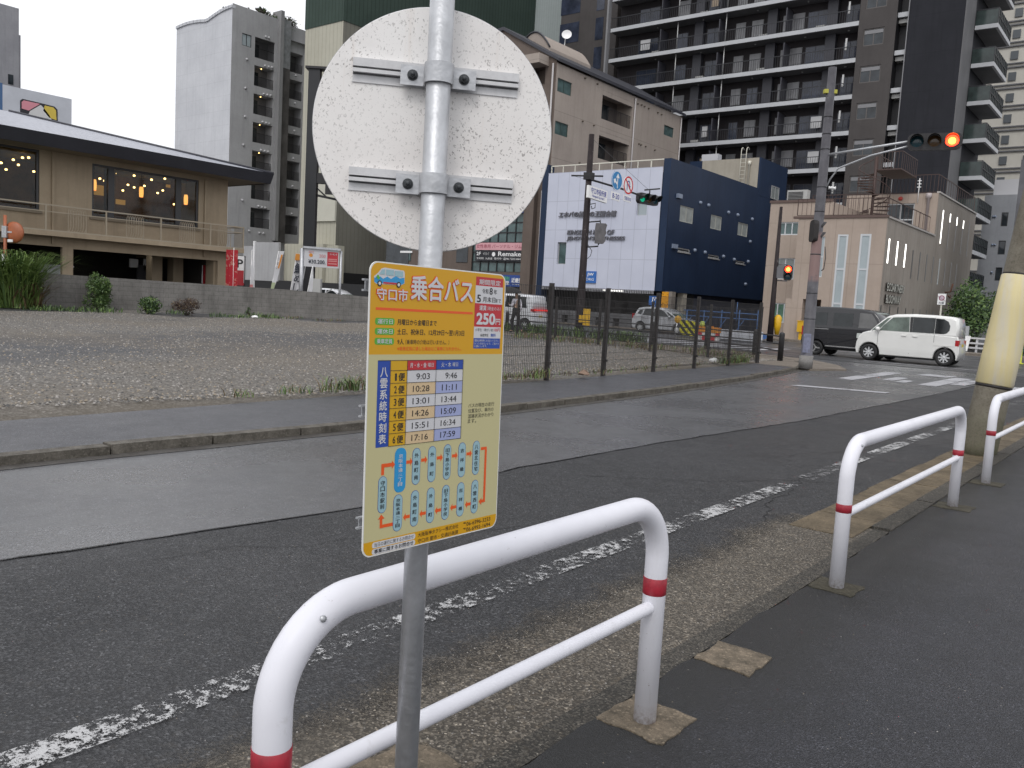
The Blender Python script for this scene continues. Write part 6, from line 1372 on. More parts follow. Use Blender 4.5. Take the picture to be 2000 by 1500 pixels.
# white ledges in the black recess, bars on the blank wall edge
for k in range(-4, 4):
    z = 20.5+3.05*k
    mb = MB(); mb.box(XD2+.02, XD3-.1, Yd+.2, Yd+1.2, z-.02, z+.36, 0); mb.box(XD2+.05, XD3-.12, Yd+.5, Yd+1.2, z-.42, z-.1, 1); mb.build('recess_ledge', [wslab, mat('unit_grey', (.38, .38, .37), .5)], tw)
mb = MB(); mb.box(XD3-.06, XD3+.0, Yd-.1, Yd-.003, 0, ZT); mb.build('edge_pipe', mat('pipe_grey', (.22, .22, .23), .5), tw)
# windows of the left wing
for k in range(-1, 5):
    z = 20.28+3.05*k; fL = ('S', Yd+2.0)
    for xa_, xb_, dz_ in ((1095, 1132, .4), (1164, 1179, .2)): mb = MB(); fbox(mb, fL, uz(fL, xa_, 40)[0], uz(fL, xb_, 40)[0], z+dz_, z+2.5, .004, .03); mb.build('wing_window', navyg, tw)
# east side: grey strip and jutting glass balconies
E_ = ('E', XD4); grs = wallmat('grey_strip', (.12, .12, .125), (.16, .16, .165), .4, .3)
mb = MB(); mb.box(XD4+.0, XD4+.06, Yd+.0, Yd+3.4, 0, ZT); mb.build('grey_strip', grs, tw)
tg = mat('balcony_glass', (.035, .05, .048), .12, n=.35, ns=1.2)
for k in range(-5, 5):
    z = 19.9+3.05*k; y0, y1 = 79.6, 85.4; x1_ = XD4+1.75
    if z < 3 or z > 33: continue
    mb = MB(); mb.box(XD4+.061, x1_, y0, y1, z-.25, z+.08, 0); mb.box(XD4+.061, x1_-.2, y0+.2, y1-.1, z-.27, z-.253, 1); b_l = mb.build('side_balcony', [wslab, under], tw)
    mb = MB(); mb.box(XD4+.061, x1_-.05, y0+.05, y0+.08, z+.1, z+1.25); mb.box(x1_-.08, x1_-.05, y0+.1, y1-.05, z+.1, z+1.25); mb.build('glass_panel', tg, b_l)
    mb = MB(); mb.bar((XD4+.06, y0+.06, z+1.3), (x1_-.06, y0+.06, z+1.3), .06); mb.bar((x1_-.06, y0+.06, z+1.3), (x1_-.06, y1, z+1.3), .06)
    for j in range(9): mb.bar((x1_-.03, y0+.06+j*(y1-y0-.1)/8, z+.08), (x1_-.03, y0+.06+j*(y1-y0-.1)/8, z+1.3), .07)
    mb.bar((x1_-.03, y0, z+.7), (x1_-.03, y1, z+.7), .05); mb.build('balcony_frame', barm, b_l)

# ---------------------------------------------------------------- far towers and the grey house at the right
st = thing('ribbed_tower', 'distant pale green-grey tower with dark vertical ribs, just right of the round sign plate', 'building', (-62, 88, 0))
fS = ('S', 86.0); x0_, x1_ = uz(fS, 800, 20)[0], uz(fS, 1096, 60)[0]; mb = MB(); mb.box(x0_, x1_, 86, 100, 0, 60); mb.build('wall', wallmat('ribbed_pale', (.235, .265, .26), (.275, .305, .30), .2, .15, (.35, 0, 0, 0, 0, 0, .02), (.2,)), st)
mb = MB()
for x in (947, 955, 964, 973, 981, 991, 1003, 1015, 1029, 1043): u = uz(fS, x, 20)[0]; w_ = .17 if x < 1000 else .1; mb.box(u-w_, u+w_, 85.7, 85.997, 0, 60)
mb.build('rib', mat('rib_dark', (.045, .04, .035), .6), st)
ct = thing('cream_tower', 'distant cream tower with grey floor bands and small square windows at the right edge', 'building', (-20, 120, 0))
fS = ('S', 122.0); x0_ = uz(fS, 1930, 300)[0]; mb = MB(); mb.box(x0_-6, x0_+22, 122, 135, 0, 70); mb.build('wall', wallmat('cream_far', (.50, .48, .43), (.56, .54, .49), .15, .1), ct)
mb = MB(); z = 8
while z < 52: 
    for dz in (0, .45): mb.box(x0_-6, x0_+22, 121.8, 121.997, z+dz, z+dz+.14)
    z += 2.55
mb.build('floor_band', mat('band_grey', (.14, .14, .15), .6), ct)
for j in range(17):
    for i in range(4):
        z = 8+2.55*j+1.0; x = x0_+1.3+i*2.6
        if z > 46: continue
        mb = MB(); mb.box(x, x+.85, 121.85, 121.99, z, z+1.0); mb.build('window', pane_grey if False else mat('window_slate', (.10, .11, .12), .4), ct)
gh = thing('grey_house', 'narrow grey rendered building with small dark windows behind the leaning concrete pole', 'building', (-14, 88, 0))
fS = ('S', 88.0); a_ = uz(fS, 1948, 385); mb = MB(); b_2 = uz(fS, 2080, 385); ghw = [pr3(fS, 1957, 415, 442, 1970), pr3(fS, 1951, 470, 497, 1965), pr3(fS, 1945, 522, 548, 1958)]
wall(mb, fS, a_[0]-1.0, b_2[0], 0, a_[1]+.2, [(*h, .12) for h in ghw], .12, 0); mb.add([(a_[0]-1, 88, a_[1]+.2), (b_2[0], 88, a_[1]+.2), (b_2[0], 100, a_[1]+.2), (a_[0]-1, 100, a_[1]+.2)], [(0, 1, 2, 3)], 0); mb.build('wall', wallmat('house_grey', (.25, .26, .28), (.31, .32, .34), .4, .3), gh)
for h in ghw: window(gh, fS, h, alu_dark, pane_dark, 0, .1, .06)
vents(gh, fS, [(1940, 423), (1944, 423), (1938, 478), (1943, 478), (1937, 532)], .1, mat('vent_blue', (.20, .24, .32), .4))
mb = MB(); u = uz(fS, 1962, 383); mb.box(u[0]-1.1, u[0]+.9, 89, 90, a_[1]+.2, a_[1]+1.7); mb.build('roof_unit', mat('unit_white', (.5, .5, .52), .5), gh)
# right-hand street front seen past the pole
sf = thing('shop_front', 'dark far shop with a blue sign at the right edge of the frame', 'building', (-3, 75, 0))
mb = MB(); mb.box(-9.5, 14, 62, 72, 3.1, 12, 0); mb.box(-9.5, 14, 64, 72, 0, 3.1, 1); mb.box(-9.3, -2, 61.8, 61.99, 2.3, 3.0, 2)
mb.build('wall', [mat('shop_wall', (.10, .10, .11), .7, n=.3, ns=.6), black_m, mat('shop_blue', (.02, .06, .2), .5)], sf)
mb = MB(); 
for x in (-9.0, -8.2, -7.0, -6.2): mb.box(x, x+.45, 63.4, 63.5, .3, 2.1)
mb.build('window', pane_grey, sf)
wg = thing('construction_screen', 'plain white upright screen behind the white van', 'panel', (-11, 53, 0)); p = G(1885, 672, 0)
mb = MB(); f9 = ('S', 50.0); a_ = uz(f9, 1873, 636); b_2 = uz(f9, 1893, 640); mb.box(a_[0], b_2[0], 50, 50.1, 0, a_[1]); mb.build('screen', mat('panel_white', (.36, .37, .38), .5), wg)

# ================================================================ vegetation
leaf = [mat('leaf_dark', (.018, .042, .014), .5), mat('leaf_mid', (.06, .11, .03), .5), mat('leaf_light', (.13, .20, .05), .5), mat('leaf_dry', (.13, .09, .045), .6), mat('leaf_brown', (.05, .03, .022), .7)]
bark = mat('bark', (.06, .045, .032), .8, n=.3, ns=9)
def crown(c, rad_, n, size, rnd_, clumps=9, up_=.3):
    mb = MB(); c = V(c); cl = []
    for i in range(clumps):
        while True:
            d = V((rnd_.uniform(-1, 1), rnd_.uniform(-1, 1), rnd_.uniform(-1, 1)))
            if d.length < 1: break
        cl.append((d*.75, rnd_.uniform(.28, .5)))
    for i in range(n):
        d, rr = rnd_.choice(cl); e = V((rnd_.gauss(0, 1), rnd_.gauss(0, 1), rnd_.gauss(0, 1))).normalized()*rr*rnd_.uniform(.6, 1.05); q = d+e
        p = c+V((q.x*rad_[0], q.y*rad_[1], q.z*rad_[2])); 
        a = V((rnd_.gauss(0, 1), rnd_.gauss(0, 1), rnd_.gauss(0, 1)+up_)).normalized(); b = a.orthogonal().normalized(); s_ = size*rnd_.uniform(.6, 1.4)
        mb.add([p-b*s_*.35, p+a*s_*.6-b*s_*.15, p+a*s_*1.3, p+a*s_*.5+b*s_*.4], [(0, 1, 2, 3)], rnd_.choice((0, 0, 1, 1, 1, 2)))
    return mb
def shrub(name, label, p, rad_, n, size, mats=None, seed=1, zc=None, clumps=9, group=None, cat='shrub'):
    p = V(p); rn = random.Random(seed); t = thing(name, label, cat, p, 0, group); zc = zc or rad_[2]
    crown(p+V((0, 0, zc)), rad_, n, size, rn, clumps).build('foliage', mats or leaf[:3], t, fix=False)
    mb = MB()
    for i in range(7): a = rn.uniform(0, 6.28); q = p+V((math.cos(a)*rad_[0]*.6, math.sin(a)*rad_[1]*.6, zc*rn.uniform(.6, 1.3))); mb.tube([p+V((0, 0, -.05)), p.lerp(q, .5)+V((0, 0, zc*.2)), q], [.025, .015, .006], 5)
    mb.build('stem', bark, t); return t
# trees right of the tan building
tr = thing('tree', 'dark green leafy tree behind the white van', 'tree', (-10.6, 60, 0)); rn = random.Random(12)
mb = crown((-10.9, 60, 2.4), (1.9, 3.0, 2.3), 5200, .17, rn, 16); mb.build('crown', leaf[:3], tr, fix=False)
mb = MB(); 
for i in range(5): mb.tube([(-10.9+rn.uniform(-.3, .3), 60, 0), (-10.9+rn.uniform(-.6, .6), 60, 1.2), (-10.9+rn.uniform(-1.3, 1.3), 60+rn.uniform(-1, 1), 3.2)], [.09, .06, .02], 6)
mb.build('trunk', bark, tr)
tr = thing('tree', 'dark green tree beside the black cavity under the cream building', 'tree', (-47.5, 45, 0)); mb = crown((-46.4, 44.0, 1.5), (.9, 1.0, 1.3), 1400, .12, rn, 8); mb.build('crown', leaf[:3], tr, fix=False); MB().tube([(-46.4, 44, 0), (-46.4, 44, 1.5)], [.08, .04], 6).build('trunk', bark, tr)
# rooftop planting
for i, (x, n) in enumerate(((-83.2, 260), (-79.0, 700), (-76.2, 600))):
    shrub('roof_shrub', ['low dark shrub at the left shoulder of the apartment roof', 'broad dark shrub behind the middle of the arched parapet', 'dark shrub at the right end of the arched parapet'][i], (x, 50.5+i*.5, 27.1+.25*(i > 0)), (1.7, 1.5, .6 if i == 0 else .85), n, .2, [leaf[0], leaf[4], leaf[1]], 30+i, None, 7, 'planting on the apartment roof')
shrub('roof_shrub', 'dark shrub over the side wall of the apartment roof', (-75.4, 54.6, 27.4), (.8, 2.4, .7), 700, .18, [leaf[0], leaf[4], leaf[1]], 37, None, 8, 'planting on the apartment roof')
# block wall between the lot and the restaurant
s = NT('block_wall'); P_ = s.xyz(); n1 = s.noise(1.1, 6, .7); n2 = s.noise(14, 4, .75); mp = s.scaled(3, 3, .25); n3 = s.noise(1.0, 5, .7, mp)
c = s.ramp(n1, [(.3, (.125, .12, .112)), (.7, (.215, .205, .195))]); c = s.mix(s.g(n3, .5, .75, 0, .5), c, (.055, .052, .05)); c = s.mix(s.g(n2, .5, .75, 0, .4), c, (.07, .07, .06))
f = s.math('PINGPONG', s.math('ADD', P_[2], 9.95), .1); j = s.g(f, .003, .009, 1, 0); row = s.math('FLOOR', s.math('MULTIPLY', P_[2], 5.)); f2 = s.math('PINGPONG', s.math('ADD', s.math('MULTIPLY', P_[1], 1.10), s.math('ADD', s.math('MULTIPLY', row, .2), 50.)), .2); j2 = s.g(f2, .003, .009, 1, 0)
c = s.mix(s.math('MULTIPLY', s.math('MAXIMUM', j, j2), .6), c, (.05, .048, .045)); bw_m = s.done(c, .85, s.bump(n2, .4, .01))
bwall = thing('block_wall', 'long weathered grey concrete block wall behind the gravel lot', 'wall', (-36.9, 14.6, 0))
mb = MB(); wp_ = [(-39.2, 9.5, 1.6), (-37.0, 14.6, 1.46), (-35.5, 21.7, 1.4), (-33.2, 24.9, 1.3), (-31.0, 27.6, 1.24), (-27.6, 30.2, 1.1), (-27.4, 30.35, 1.1)]
wp_ = [(-39.4, 9.0, 1.45), (-37.3, 14.6, 1.42), (-36.0, 20.0, 1.36), (-33.3, 24.6, 1.30), (-30.8, 27.3, 1.18), (-28.0, 29.4, 1.06)]
for (a, b, h), (a2, b2_, h2_) in zip(wp_, wp_[1:]):
    d = V((a2-a, b2_-b, 0)).normalized(); n_ = V((-d.y, d.x, 0))*.15
    mb.add([(a, b, -.05), (a2, b2_, -.05), (a2, b2_, h2_), (a, b, h), (a+n_.x, b+n_.y, -.05), (a2+n_.x, b2_+n_.y, -.05), (a2+n_.x, b2_+n_.y, h2_), (a+n_.x, b+n_.y, h)], [(0, 1, 2, 3), (4, 7, 6, 5), (3, 2, 6, 7), (0, 3, 7, 4), (1, 5, 6, 2)])
bwall_mesh = mb.build('wall', bw_m, bwall)
# plants along it
def blades(mb, c, rad_, n, h, rn, w=.012, lean_=.5, mi=(0, 1, 2)):
    for i in range(n):
        a = rn.uniform(0, 6.28); r_ = rad_*math.sqrt(rn.random()); p = V((c[0]+r_*math.cos(a), c[1]+r_*math.sin(a), c[2])); b = rn.uniform(0, 6.28)
        d = V((math.cos(b), math.sin(b), 0)); s_ = V((-d.y, d.x, 0))*w*rn.uniform(.6, 1.5); H = h*rn.uniform(.5, 1.15); l_ = lean_*H*rn.uniform(.3, 1.3)
        q1 = p+V((0, 0, H*.55))+d*l_*.3; q2 = p+V((0, 0, H*.9))+d*l_*.9; q3 = p+V((0, 0, H*.85))+d*l_*1.5; m = rn.choice(mi)
        mb.add([p-s_, p+s_, q1+s_, q1-s_, q2+s_*.7, q2-s_*.7, q3], [(0, 1, 2, 3), (3, 2, 4, 5), (5, 4, 6)], m)
    return mb
rn = random.Random(21); gc = G(8, 590, 0)
tg_ = thing('tall_grass', 'big clump of tall arching green grass at the left edge of the lot', 'grass clump', (-35.6, 13.4, .03))
mb = MB(); blades(mb, (-35.6, 13.5, .03), .8, 1300, 2.15, rn, .02, .75, (1, 2, 2, 2)); blades(mb, (-35.4, 13.9, .03), .7, 260, 1.0, rn, .02, 1.0, (3, 2, 3)); blades(mb, (-36.2, 12.6, .03), .8, 500, 1.9, rn, .02, .5, (0, 1, 2)); mb.build('blades', leaf[:4], tg_, fix=False)
def wp2(x, y): return G(x, y, .03)
shrub('shrub', 'bright green leafy shrub growing up the block wall', wp2(190, 604), (.66, .60, .80), 2400, .08, [leaf[1], leaf[1], leaf[2]], 41, .72, 15, 'plants along the block wall')
shrub('shrub', 'small spiky green shrub at the foot of the block wall', wp2(289, 612), (.62, .50, .40), 1300, .075, [leaf[0], leaf[1], leaf[2]], 42, .30, 12, 'plants along the block wall')
shrub('shrub', 'dry brownish bush at the foot of the block wall', wp2(363, 615), (.72, .6, .46), 1300, .055, [leaf[4], leaf[4], leaf[3]], 43, .36, 13, 'plants along the block wall')
shrub('shrub', 'thin upright weed near the right end of the block wall', wp2(486, 617), (.14, .14, .2), 160, .05, [leaf[0], leaf[1], leaf[1]], 44, .2, 4, 'plants along the block wall')
shrub('shrub', 'narrow green creeper on the block wall beside the tall grass', wp2(50, 600), (.3, .3, .5), 600, .06, [leaf[0], leaf[1], leaf[2]], 45, .5, 6, 'plants along the block wall')
# ground cover (beyond counting)
mb = MB()
for i in range(150):
    t = rn.random(); x = 60+t*620; dens_ = .55 if (60 < x < 220 or 430 < x < 540) else .14
    if rn.random() > dens_: continue
    p = G(x, 602+(x-60)*.037+rn.uniform(0, 4), .03); blades(mb, p, rn.uniform(.2, .6), 22, rn.uniform(.08, .26) if x < 560 else .12, rn, .012, .8, (0, 1, 1, 2) if x < 560 else (3, 1, 3))
for i in range(260):     # weeds along the mesh fence and lot edge
    y = rn.uniform(5.5, 23); x = gravx(y)-rn.uniform(.0, .25); k = (7.2 < y < 8.7) or (12 < y < 13) or y > 21
    if not k and rn.random() > .2: continue
    blades(mb, (x, y, .05), .14, 16, .20 if k else .11, rn, .005, .9, (1, 2, 3) if y < 10 or y > 20 else (3, 3, 2))
for i in range(170): blades(mb, (rn.uniform(-27, -10.5), 24.0+rn.uniform(0, 2.5)+0, .04), .3, 10, .22, rn, .008, .9, (3, 2, 3))
for i in range(70): blades(mb, (rn.uniform(-27, -17), 29.6+rn.uniform(-.3, .3), .05), .3, 22, .4, rn, .01, .7, (0, 1, 2))
go = mb.build('ground_weeds', leaf[:4], None, fix=False); tag(go, 'patches of short weeds and grass round the edge of the gravel lot', 'weeds'); go['kind'] = 'stuff'
# ================================================================ vehicles
tyre_m = mat('tyre', (.015, .015, .016), .75); rim_m = mat('rim_silver', (.52, .53, .54), .35, .25); rubber = mat('trim_black', (.02, .02, .022), .5)
head_m = mat('headlamp', (.45, .48, .46), .12); tail_m = mat('tail_red', (.35, .01, .015), .2); plate_m = mat('plate_yellow', (.55, .42, .03), .5); plate_w = mat('plate_white', (.6, .6, .58), .5); chrome = mat('chrome', (.5, .5, .5), .2, .9)
def inset(P, d):
    n = len(P); A = sum(P[i][0]*P[(i+1) % n][1]-P[(i+1) % n][0]*P[i][1] for i in range(n)); sg_ = 1 if A > 0 else -1; o = []
    for i in range(n):
        a, b, c = P[i-1], P[i], P[(i+1) % n]; e1 = (b[0]-a[0], b[1]-a[1]); e2 = (c[0]-b[0], c[1]-b[1]); l1 = math.hypot(*e1) or 1; l2 = math.hypot(*e2) or 1
        n1 = (-e1[1]/l1*sg_, e1[0]/l1*sg_); n2 = (-e2[1]/l2*sg_, e2[0]/l2*sg_); nx_, nz_ = n1[0]+n2[0], n1[1]+n2[1]; k = max(.5, (nx_*nx_+nz_*nz_)/2); o.append((b[0]+nx_*d/k, b[1]+nz_*d/k))
    return o
def car(name, label, cat, paint, S, loc, rz):
    t = thing(name, label, cat, loc, rz); L, W, H = S['L'], S['W'], S['H']; hwid = W/2; wr = S['wr']; sill = S['sill']; belt = S['belt_z']; tap = S['tap']
    def hy(z): return hwid-(0 if z < belt else (z-belt)*tap)-(max(0, .45-z)*.10)
    def arch(xc):
        r_ = wr+.05; o = []
        for i in range(13):
            a = math.pi*i/12; x, z = xc-r_*math.cos(a), wr+r_*math.sin(a)
            if z >= sill-.001: o.append((x, z))
        return [(xc-r_, sill)]+[q for q in o if q[1] > sill]+[(xc+r_, sill)]
    low = [(S['rear'][0][0], sill)]+[]; P = []
    P += S['rear'][::-1]            # rear face listed top-down in spec; here bottom-up reversed later
    bottom = [(S['rear'][-1][0]+.05, sill)]+arch(S['xr'])+arch(S['xf'])+[(S['front'][-1][0]-.05, sill)]
    body = bottom+S['front'][::-1]+S['top']+S['rear']        # closed, running along the bottom to the front, up and back
    def shell(P, rings, m=0):
        mb = MB(); n = len(P); R_ = []
        for ins, dy in rings:
            Q = inset(P, ins) if ins else P; R_.append([(q[0], hy(q[1])-dy, q[1]) for q in Q])
        for sg_ in (1, -1):
            for A, B_ in zip(R_, R_[1:]):
                mb.add([(a[0], a[1]*sg_, a[2]) for a in A]+[(a[0], a[1]*sg_, a[2]) for a in B_], [(i, (i+1) % n, n+(i+1) % n, n+i) for i in range(n)], m, True)
            mb.add([(a[0], a[1]*sg_, a[2]) for a in R_[-1]], [tuple(range(n))], m)
        A = R_[0]; mb.add([(a[0], a[1], a[2]) for a in A]+[(a[0], -a[1], a[2]) for a in A], [(i, (i+1) % n, n+(i+1) % n, n+i) for i in range(n)], m, True)
        return mb
    rings = [(0, .075), (.006, .035), (.016, .012), (.032, 0)]
    mb = shell(body, rings); mb.build('body', paint, t, local=True)
    g = shell(S['green'], [(0, .10), (.02, .05), (.05, .018), (.09, 0)] if not S.get('boxy') else [(0, .05), (.02, .02), (.05, 0)]); cab = g.build('cabin', S.get('roof_paint', paint), t, local=True)
    for nm, poly_, m_ in S['glass']:
        for sg_ in (1, -1):
            mb = MB(); pts = [(x, (hy(z)+.006)*sg_, z) for x, z in poly_]; mb.prism(pts, (0, -.02*sg_, 0)); mb.build('side_window', m_, cab, local=True)
    for nm, (xa, za), (xb, zb), ins in S['screens']:
        d = V((xb-xa, 0, zb-za)).normalized(); nrm = V((-d.z, 0, d.x)) if nm == 'rear' else V((d.z, 0, -d.x)); 
        if (nm == 'front' and nrm.x < 0) or (nm == 'rear' and nrm.x > 0): nrm = -nrm
        o = nrm*.008; ya, yb = hy(za)-.12, hy(zb)-.14; mb = MB(); mb.prism([V((xa, -ya, za))+o, V((xa, ya, za))+o, V((xb, yb, zb))+o, V((xb, -yb, zb))+o], -nrm*.02); mb.build('windscreen' if nm == 'front' else 'rear_window', car_glass if nm == 'rear' else car_glass2, cab, local=True)
    for xw in (S['xf'], S['xr']):
        for sg_ in (1, -1):
            y = (hwid-.075)*sg_; mb = MB(); c = V((xw, y, wr)); ax = V((0, sg_, 0)); mb.lathe([(wr*.62, -.11), (wr*.93, -.11), (wr, -.07), (wr, .04), (wr*.93, .078), (wr*.66, .078), (wr*.62, .06)], c, ax, 28)
            wl = mb.build('wheel', tyre_m, t, local=True); mb = MB(); mb.lathe([(wr*.66, .07), (wr*.60, .05), (wr*.58, .0)], c, ax, 28, 0); mb.lathe([(wr*.6, .01), (0, .012)], c, ax, 24, 1)
            for k in range(S.get('spokes', 9)):
                a = 2*math.pi*k/S.get('spokes', 9); d = V((math.cos(a), 0, math.sin(a))); mb.bar(c+ax*.05+d*wr*.1, c+ax*.055+d*wr*.61, .05, .02, 0, up=(0, 1, 0))
            mb.lathe([(wr*.16, .05), (wr*.13, .065), (0, .068)], c, ax, 12, 0); mb.build('rim', [S.get('rim', rim_m), rubber], wl, local=True)
            mb = MB(); mb.lathe([(wr+.052, -.25), (wr+.052, .02)], c, ax, 24); 
    mb = MB(); mb.box(S['rear'][-1][0]+.25, S['front'][-1][0]-.25, -hwid+.25, hwid-.25, sill-.06, sill+.35); mb.build('underbody', rubber, t, local=True)
    mb = MB()
    for xs, z0, z1 in S['seams']:
        for sg_ in (1, -1): mb.box(xs-.006, xs+.006, (hy(z0)-.01)*sg_, (hy(z0)+.0025)*sg_, z0, z1)
    if S['seams']: mb.build('door_seam', rubber, t, local=True)
    for x, z in S['handles']:
        for sg_ in (1, -1): mb = MB(); mb.box(x-.08, x+.08, (hy(z))*sg_, (hy(z)+.03)*sg_, z-.02, z+.02); mb.build('door_handle', S.get('handle', paint), t, local=True)
    mx_, mz_ = S['mirror']
    for sg_ in (1, -1): mb = MB(); mb.lathe([(0, -.09), (.07, -.06), (.085, 0), (.07, .06), (0, .09)], (mx_, (hy(mz_)+.11)*sg_, mz_), (.2, sg_, 0), 12); mb.bar((mx_, hy(mz_)*sg_*.97, mz_-.04), (mx_, (hy(mz_)+.1)*sg_, mz_-.03), .03); mb.build('mirror', S.get('mirror_m', paint), t, local=True)
    for (x, z, w_, h_, dy) in S['headl']:
        for sg_ in (1, -1): mb = MB(); mb.obox((x, (hwid-dy)*sg_, z), (math.cos(.5), -math.sin(.5)*sg_*-1, 0), UPV, (math.sin(.5)*1, math.cos(.5)*sg_, 0), w_, h_, .05); mb.build('headlight', head_m, t, local=True)
    for (x, z, w_, h_) in S['taill']:
        for sg_ in (1, -1): mb = MB(); mb.box(x-w_, x+.02, (hwid-.26)*sg_, (hwid+.004)*sg_, z-h_, z+h_); mb.build('tail_light', tail_m, t, local=True)
    rx = S['rear'][-1][0]; mb = MB(); mb.box(rx-.03, rx+.02, -.165, .165, S['pz'], S['pz']+.165); mb.build('number_plate', S.get('plate', plate_m), t, local=True)
    fx_ = S['front'][-1][0]; mb = MB(); mb.box(fx_-.02, fx_+.03, -.165, .165, .42, .585); mb.build('number_plate', S.get('plate', plate_m), t, local=True)
    mb = MB(); mb.box(fx_-.06, fx_+.012, -.45, .45, .28, .40); mb.box(fx_-.10, fx_+.008, -.5, .5, .66, .76); mb.build('grille', rubber, t, local=True)
    if 'strip' in S:
        mb = MB()
        for (xa, xb, z0, z1) in S['strip']:
            for sg_ in (1, -1): mb.box(xa, xb, (hy(z0)-.0)*sg_, (hy(z0)+.012)*sg_, z0, z1)
        mb.build('side_moulding', S.get('strip_m', paint), t, local=True)
    return t
def paintm(name, col, rough=.22):
    m = mat(name, col, rough, .0, n=.04, ns=1.2); m.node_tree.nodes['Principled BSDF'].inputs['Coat Weight'].default_value = .6; return m
white_p = paintm('paint_pearl_white', (.70, .70, .68)); black_p = paintm('paint_black', (.012, .012, .015)); silver_p = paintm('paint_silver', (.40, .41, .43)); white2_p = paintm('paint_white', (.62, .63, .66))
def q2h(P): return P
# white box minivan: x forward, rear at 0, length 3.4
tanto = dict(L=3.4, W=1.475, H=1.75, sill=.22, wr=.30, xr=.43, xf=2.93, belt_z=1.06, tap=.10, spokes=8,
 rear=[(.05, 1.04), (.0, .78), (-.03, .50), (.02, .22)], front=[(3.20, 1.0), (3.33, .86), (3.40, .64), (3.42, .42), (3.38, .22)], top=[(3.02, 1.06), (2.85, 1.09), (2.4, 1.10), (1.6, 1.09), (.8, 1.08)],
 green=[(.03, .99), (3.0, 1.02), (2.94, 1.10), (2.62, 1.44), (2.38, 1.65), (2.12, 1.72), (1.5, 1.76), (.8, 1.755), (.26, 1.72), (.11, 1.66), (.05, 1.4)],
 glass=[('f', [(1.62, 1.11), (2.62, 1.11), (2.52, 1.28), (2.20, 1.60), (1.66, 1.64)], car_glass2), ('fq', [(2.67, 1.11), (2.88, 1.11), (2.40, 1.56), (2.28, 1.59)], car_glass2), ('p', [(1.535, 1.11), (1.605, 1.11), (1.64, 1.64), (1.535, 1.65)], rubber), ('r', [(.81, 1.11), (1.53, 1.11), (1.53, 1.65), (.81, 1.65)], car_glass), ('q', [(.80, 1.11), (.80, 1.64), (.55, 1.63), (.40, 1.55), (.33, 1.40), (.34, 1.24), (.42, 1.14), (.52, 1.11)], car_glass)],
 screens=[('front', (2.90, 1.15), (2.40, 1.63), 0), ('rear', (.055, 1.10), (.12, 1.63), 0)], seams=[(1.58, .34, 1.06), (2.66, .55, 1.06), (.80, .80, 1.06)], handles=[(1.78, .97), (1.42, .97)], mirror=(2.66, 1.16), headl=[(3.24, .86, .15, .09, .12)], taill=[(.10, .82, .10, .10)], pz=.62,
 strip=[(.12, .80, .70, .715)], mirror_m=None)
tanto['mirror_m'] = white_p
ang = math.radians(182); d = V((math.cos(ang), math.sin(ang), 0)); side_ = V((-d.y, d.x, 0)); a = DP(1842, 711, 29.6)
o_ = V((a.x, a.y, 0))-d*.43-side_*(1.475/2-.03)
car('white_minivan', 'white boxy minivan driving left across the junction', 'van', white_p, tanto, (o_.x, o_.y, -.02), ang)
# black van
ev = dict(L=3.4, W=1.475, H=1.86, sill=.30, wr=.275, xr=.62, xf=2.95, belt_z=1.08, tap=.09, boxy=True,
 rear=[(.02, 1.04), (.0, .75), (-.02, .5), (.02, .30)], front=[(3.30, 1.0), (3.38, .8), (3.40, .55), (3.36, .30)], top=[(3.22, 1.08), (2.6, 1.10), (1.6, 1.10), (.6, 1.10)],
 green=[(.02, 1.0), (3.26, 1.0), (3.18, 1.12), (2.94, 1.55), (2.74, 1.76), (2.3, 1.84), (1.4, 1.88), (.5, 1.87), (.16, 1.82), (.06, 1.6)],
 glass=[('f', [(2.22, 1.14), (3.0, 1.14), (2.86, 1.42), (2.66, 1.68), (2.22, 1.70)], mat('van_front_glass', (.11, .11, .11), .1, n=.2, ns=2)), ('m', [(1.22, 1.17), (1.98, 1.17), (1.98, 1.66), (1.22, 1.66)], car_glass), ('q', [(.22, 1.17), (.98, 1.17), (.98, 1.66), (.22, 1.64)], car_glass)],
 screens=[('front', (3.18, 1.14), (2.76, 1.74), 0), ('rear', (.04, 1.15), (.12, 1.70), 0)], seams=[(2.1, .38, 1.08), (1.1, .45, 1.08)], handles=[(2.25, 1.0)], mirror=(2.98, 1.15), headl=[(3.30, .85, .12, .12, .12)], taill=[(.08, .92, .08, .17)], pz=.55,
 strip=[(.1, 1.08, 1.01, 1.035), (1.0, 2.6, .36, .40)], strip_m=chrome, spokes=3, rim=mat('rim_steel', (.28, .28, .28), .4, .5), mirror_m=black_p)
p = G(1612, 692, 0); ang2 = math.radians(-6)
car('black_van', 'black box van partly hidden behind the white minivan', 'van', black_p, ev, (p.x-.75, p.y+.2, -.02), ang2)
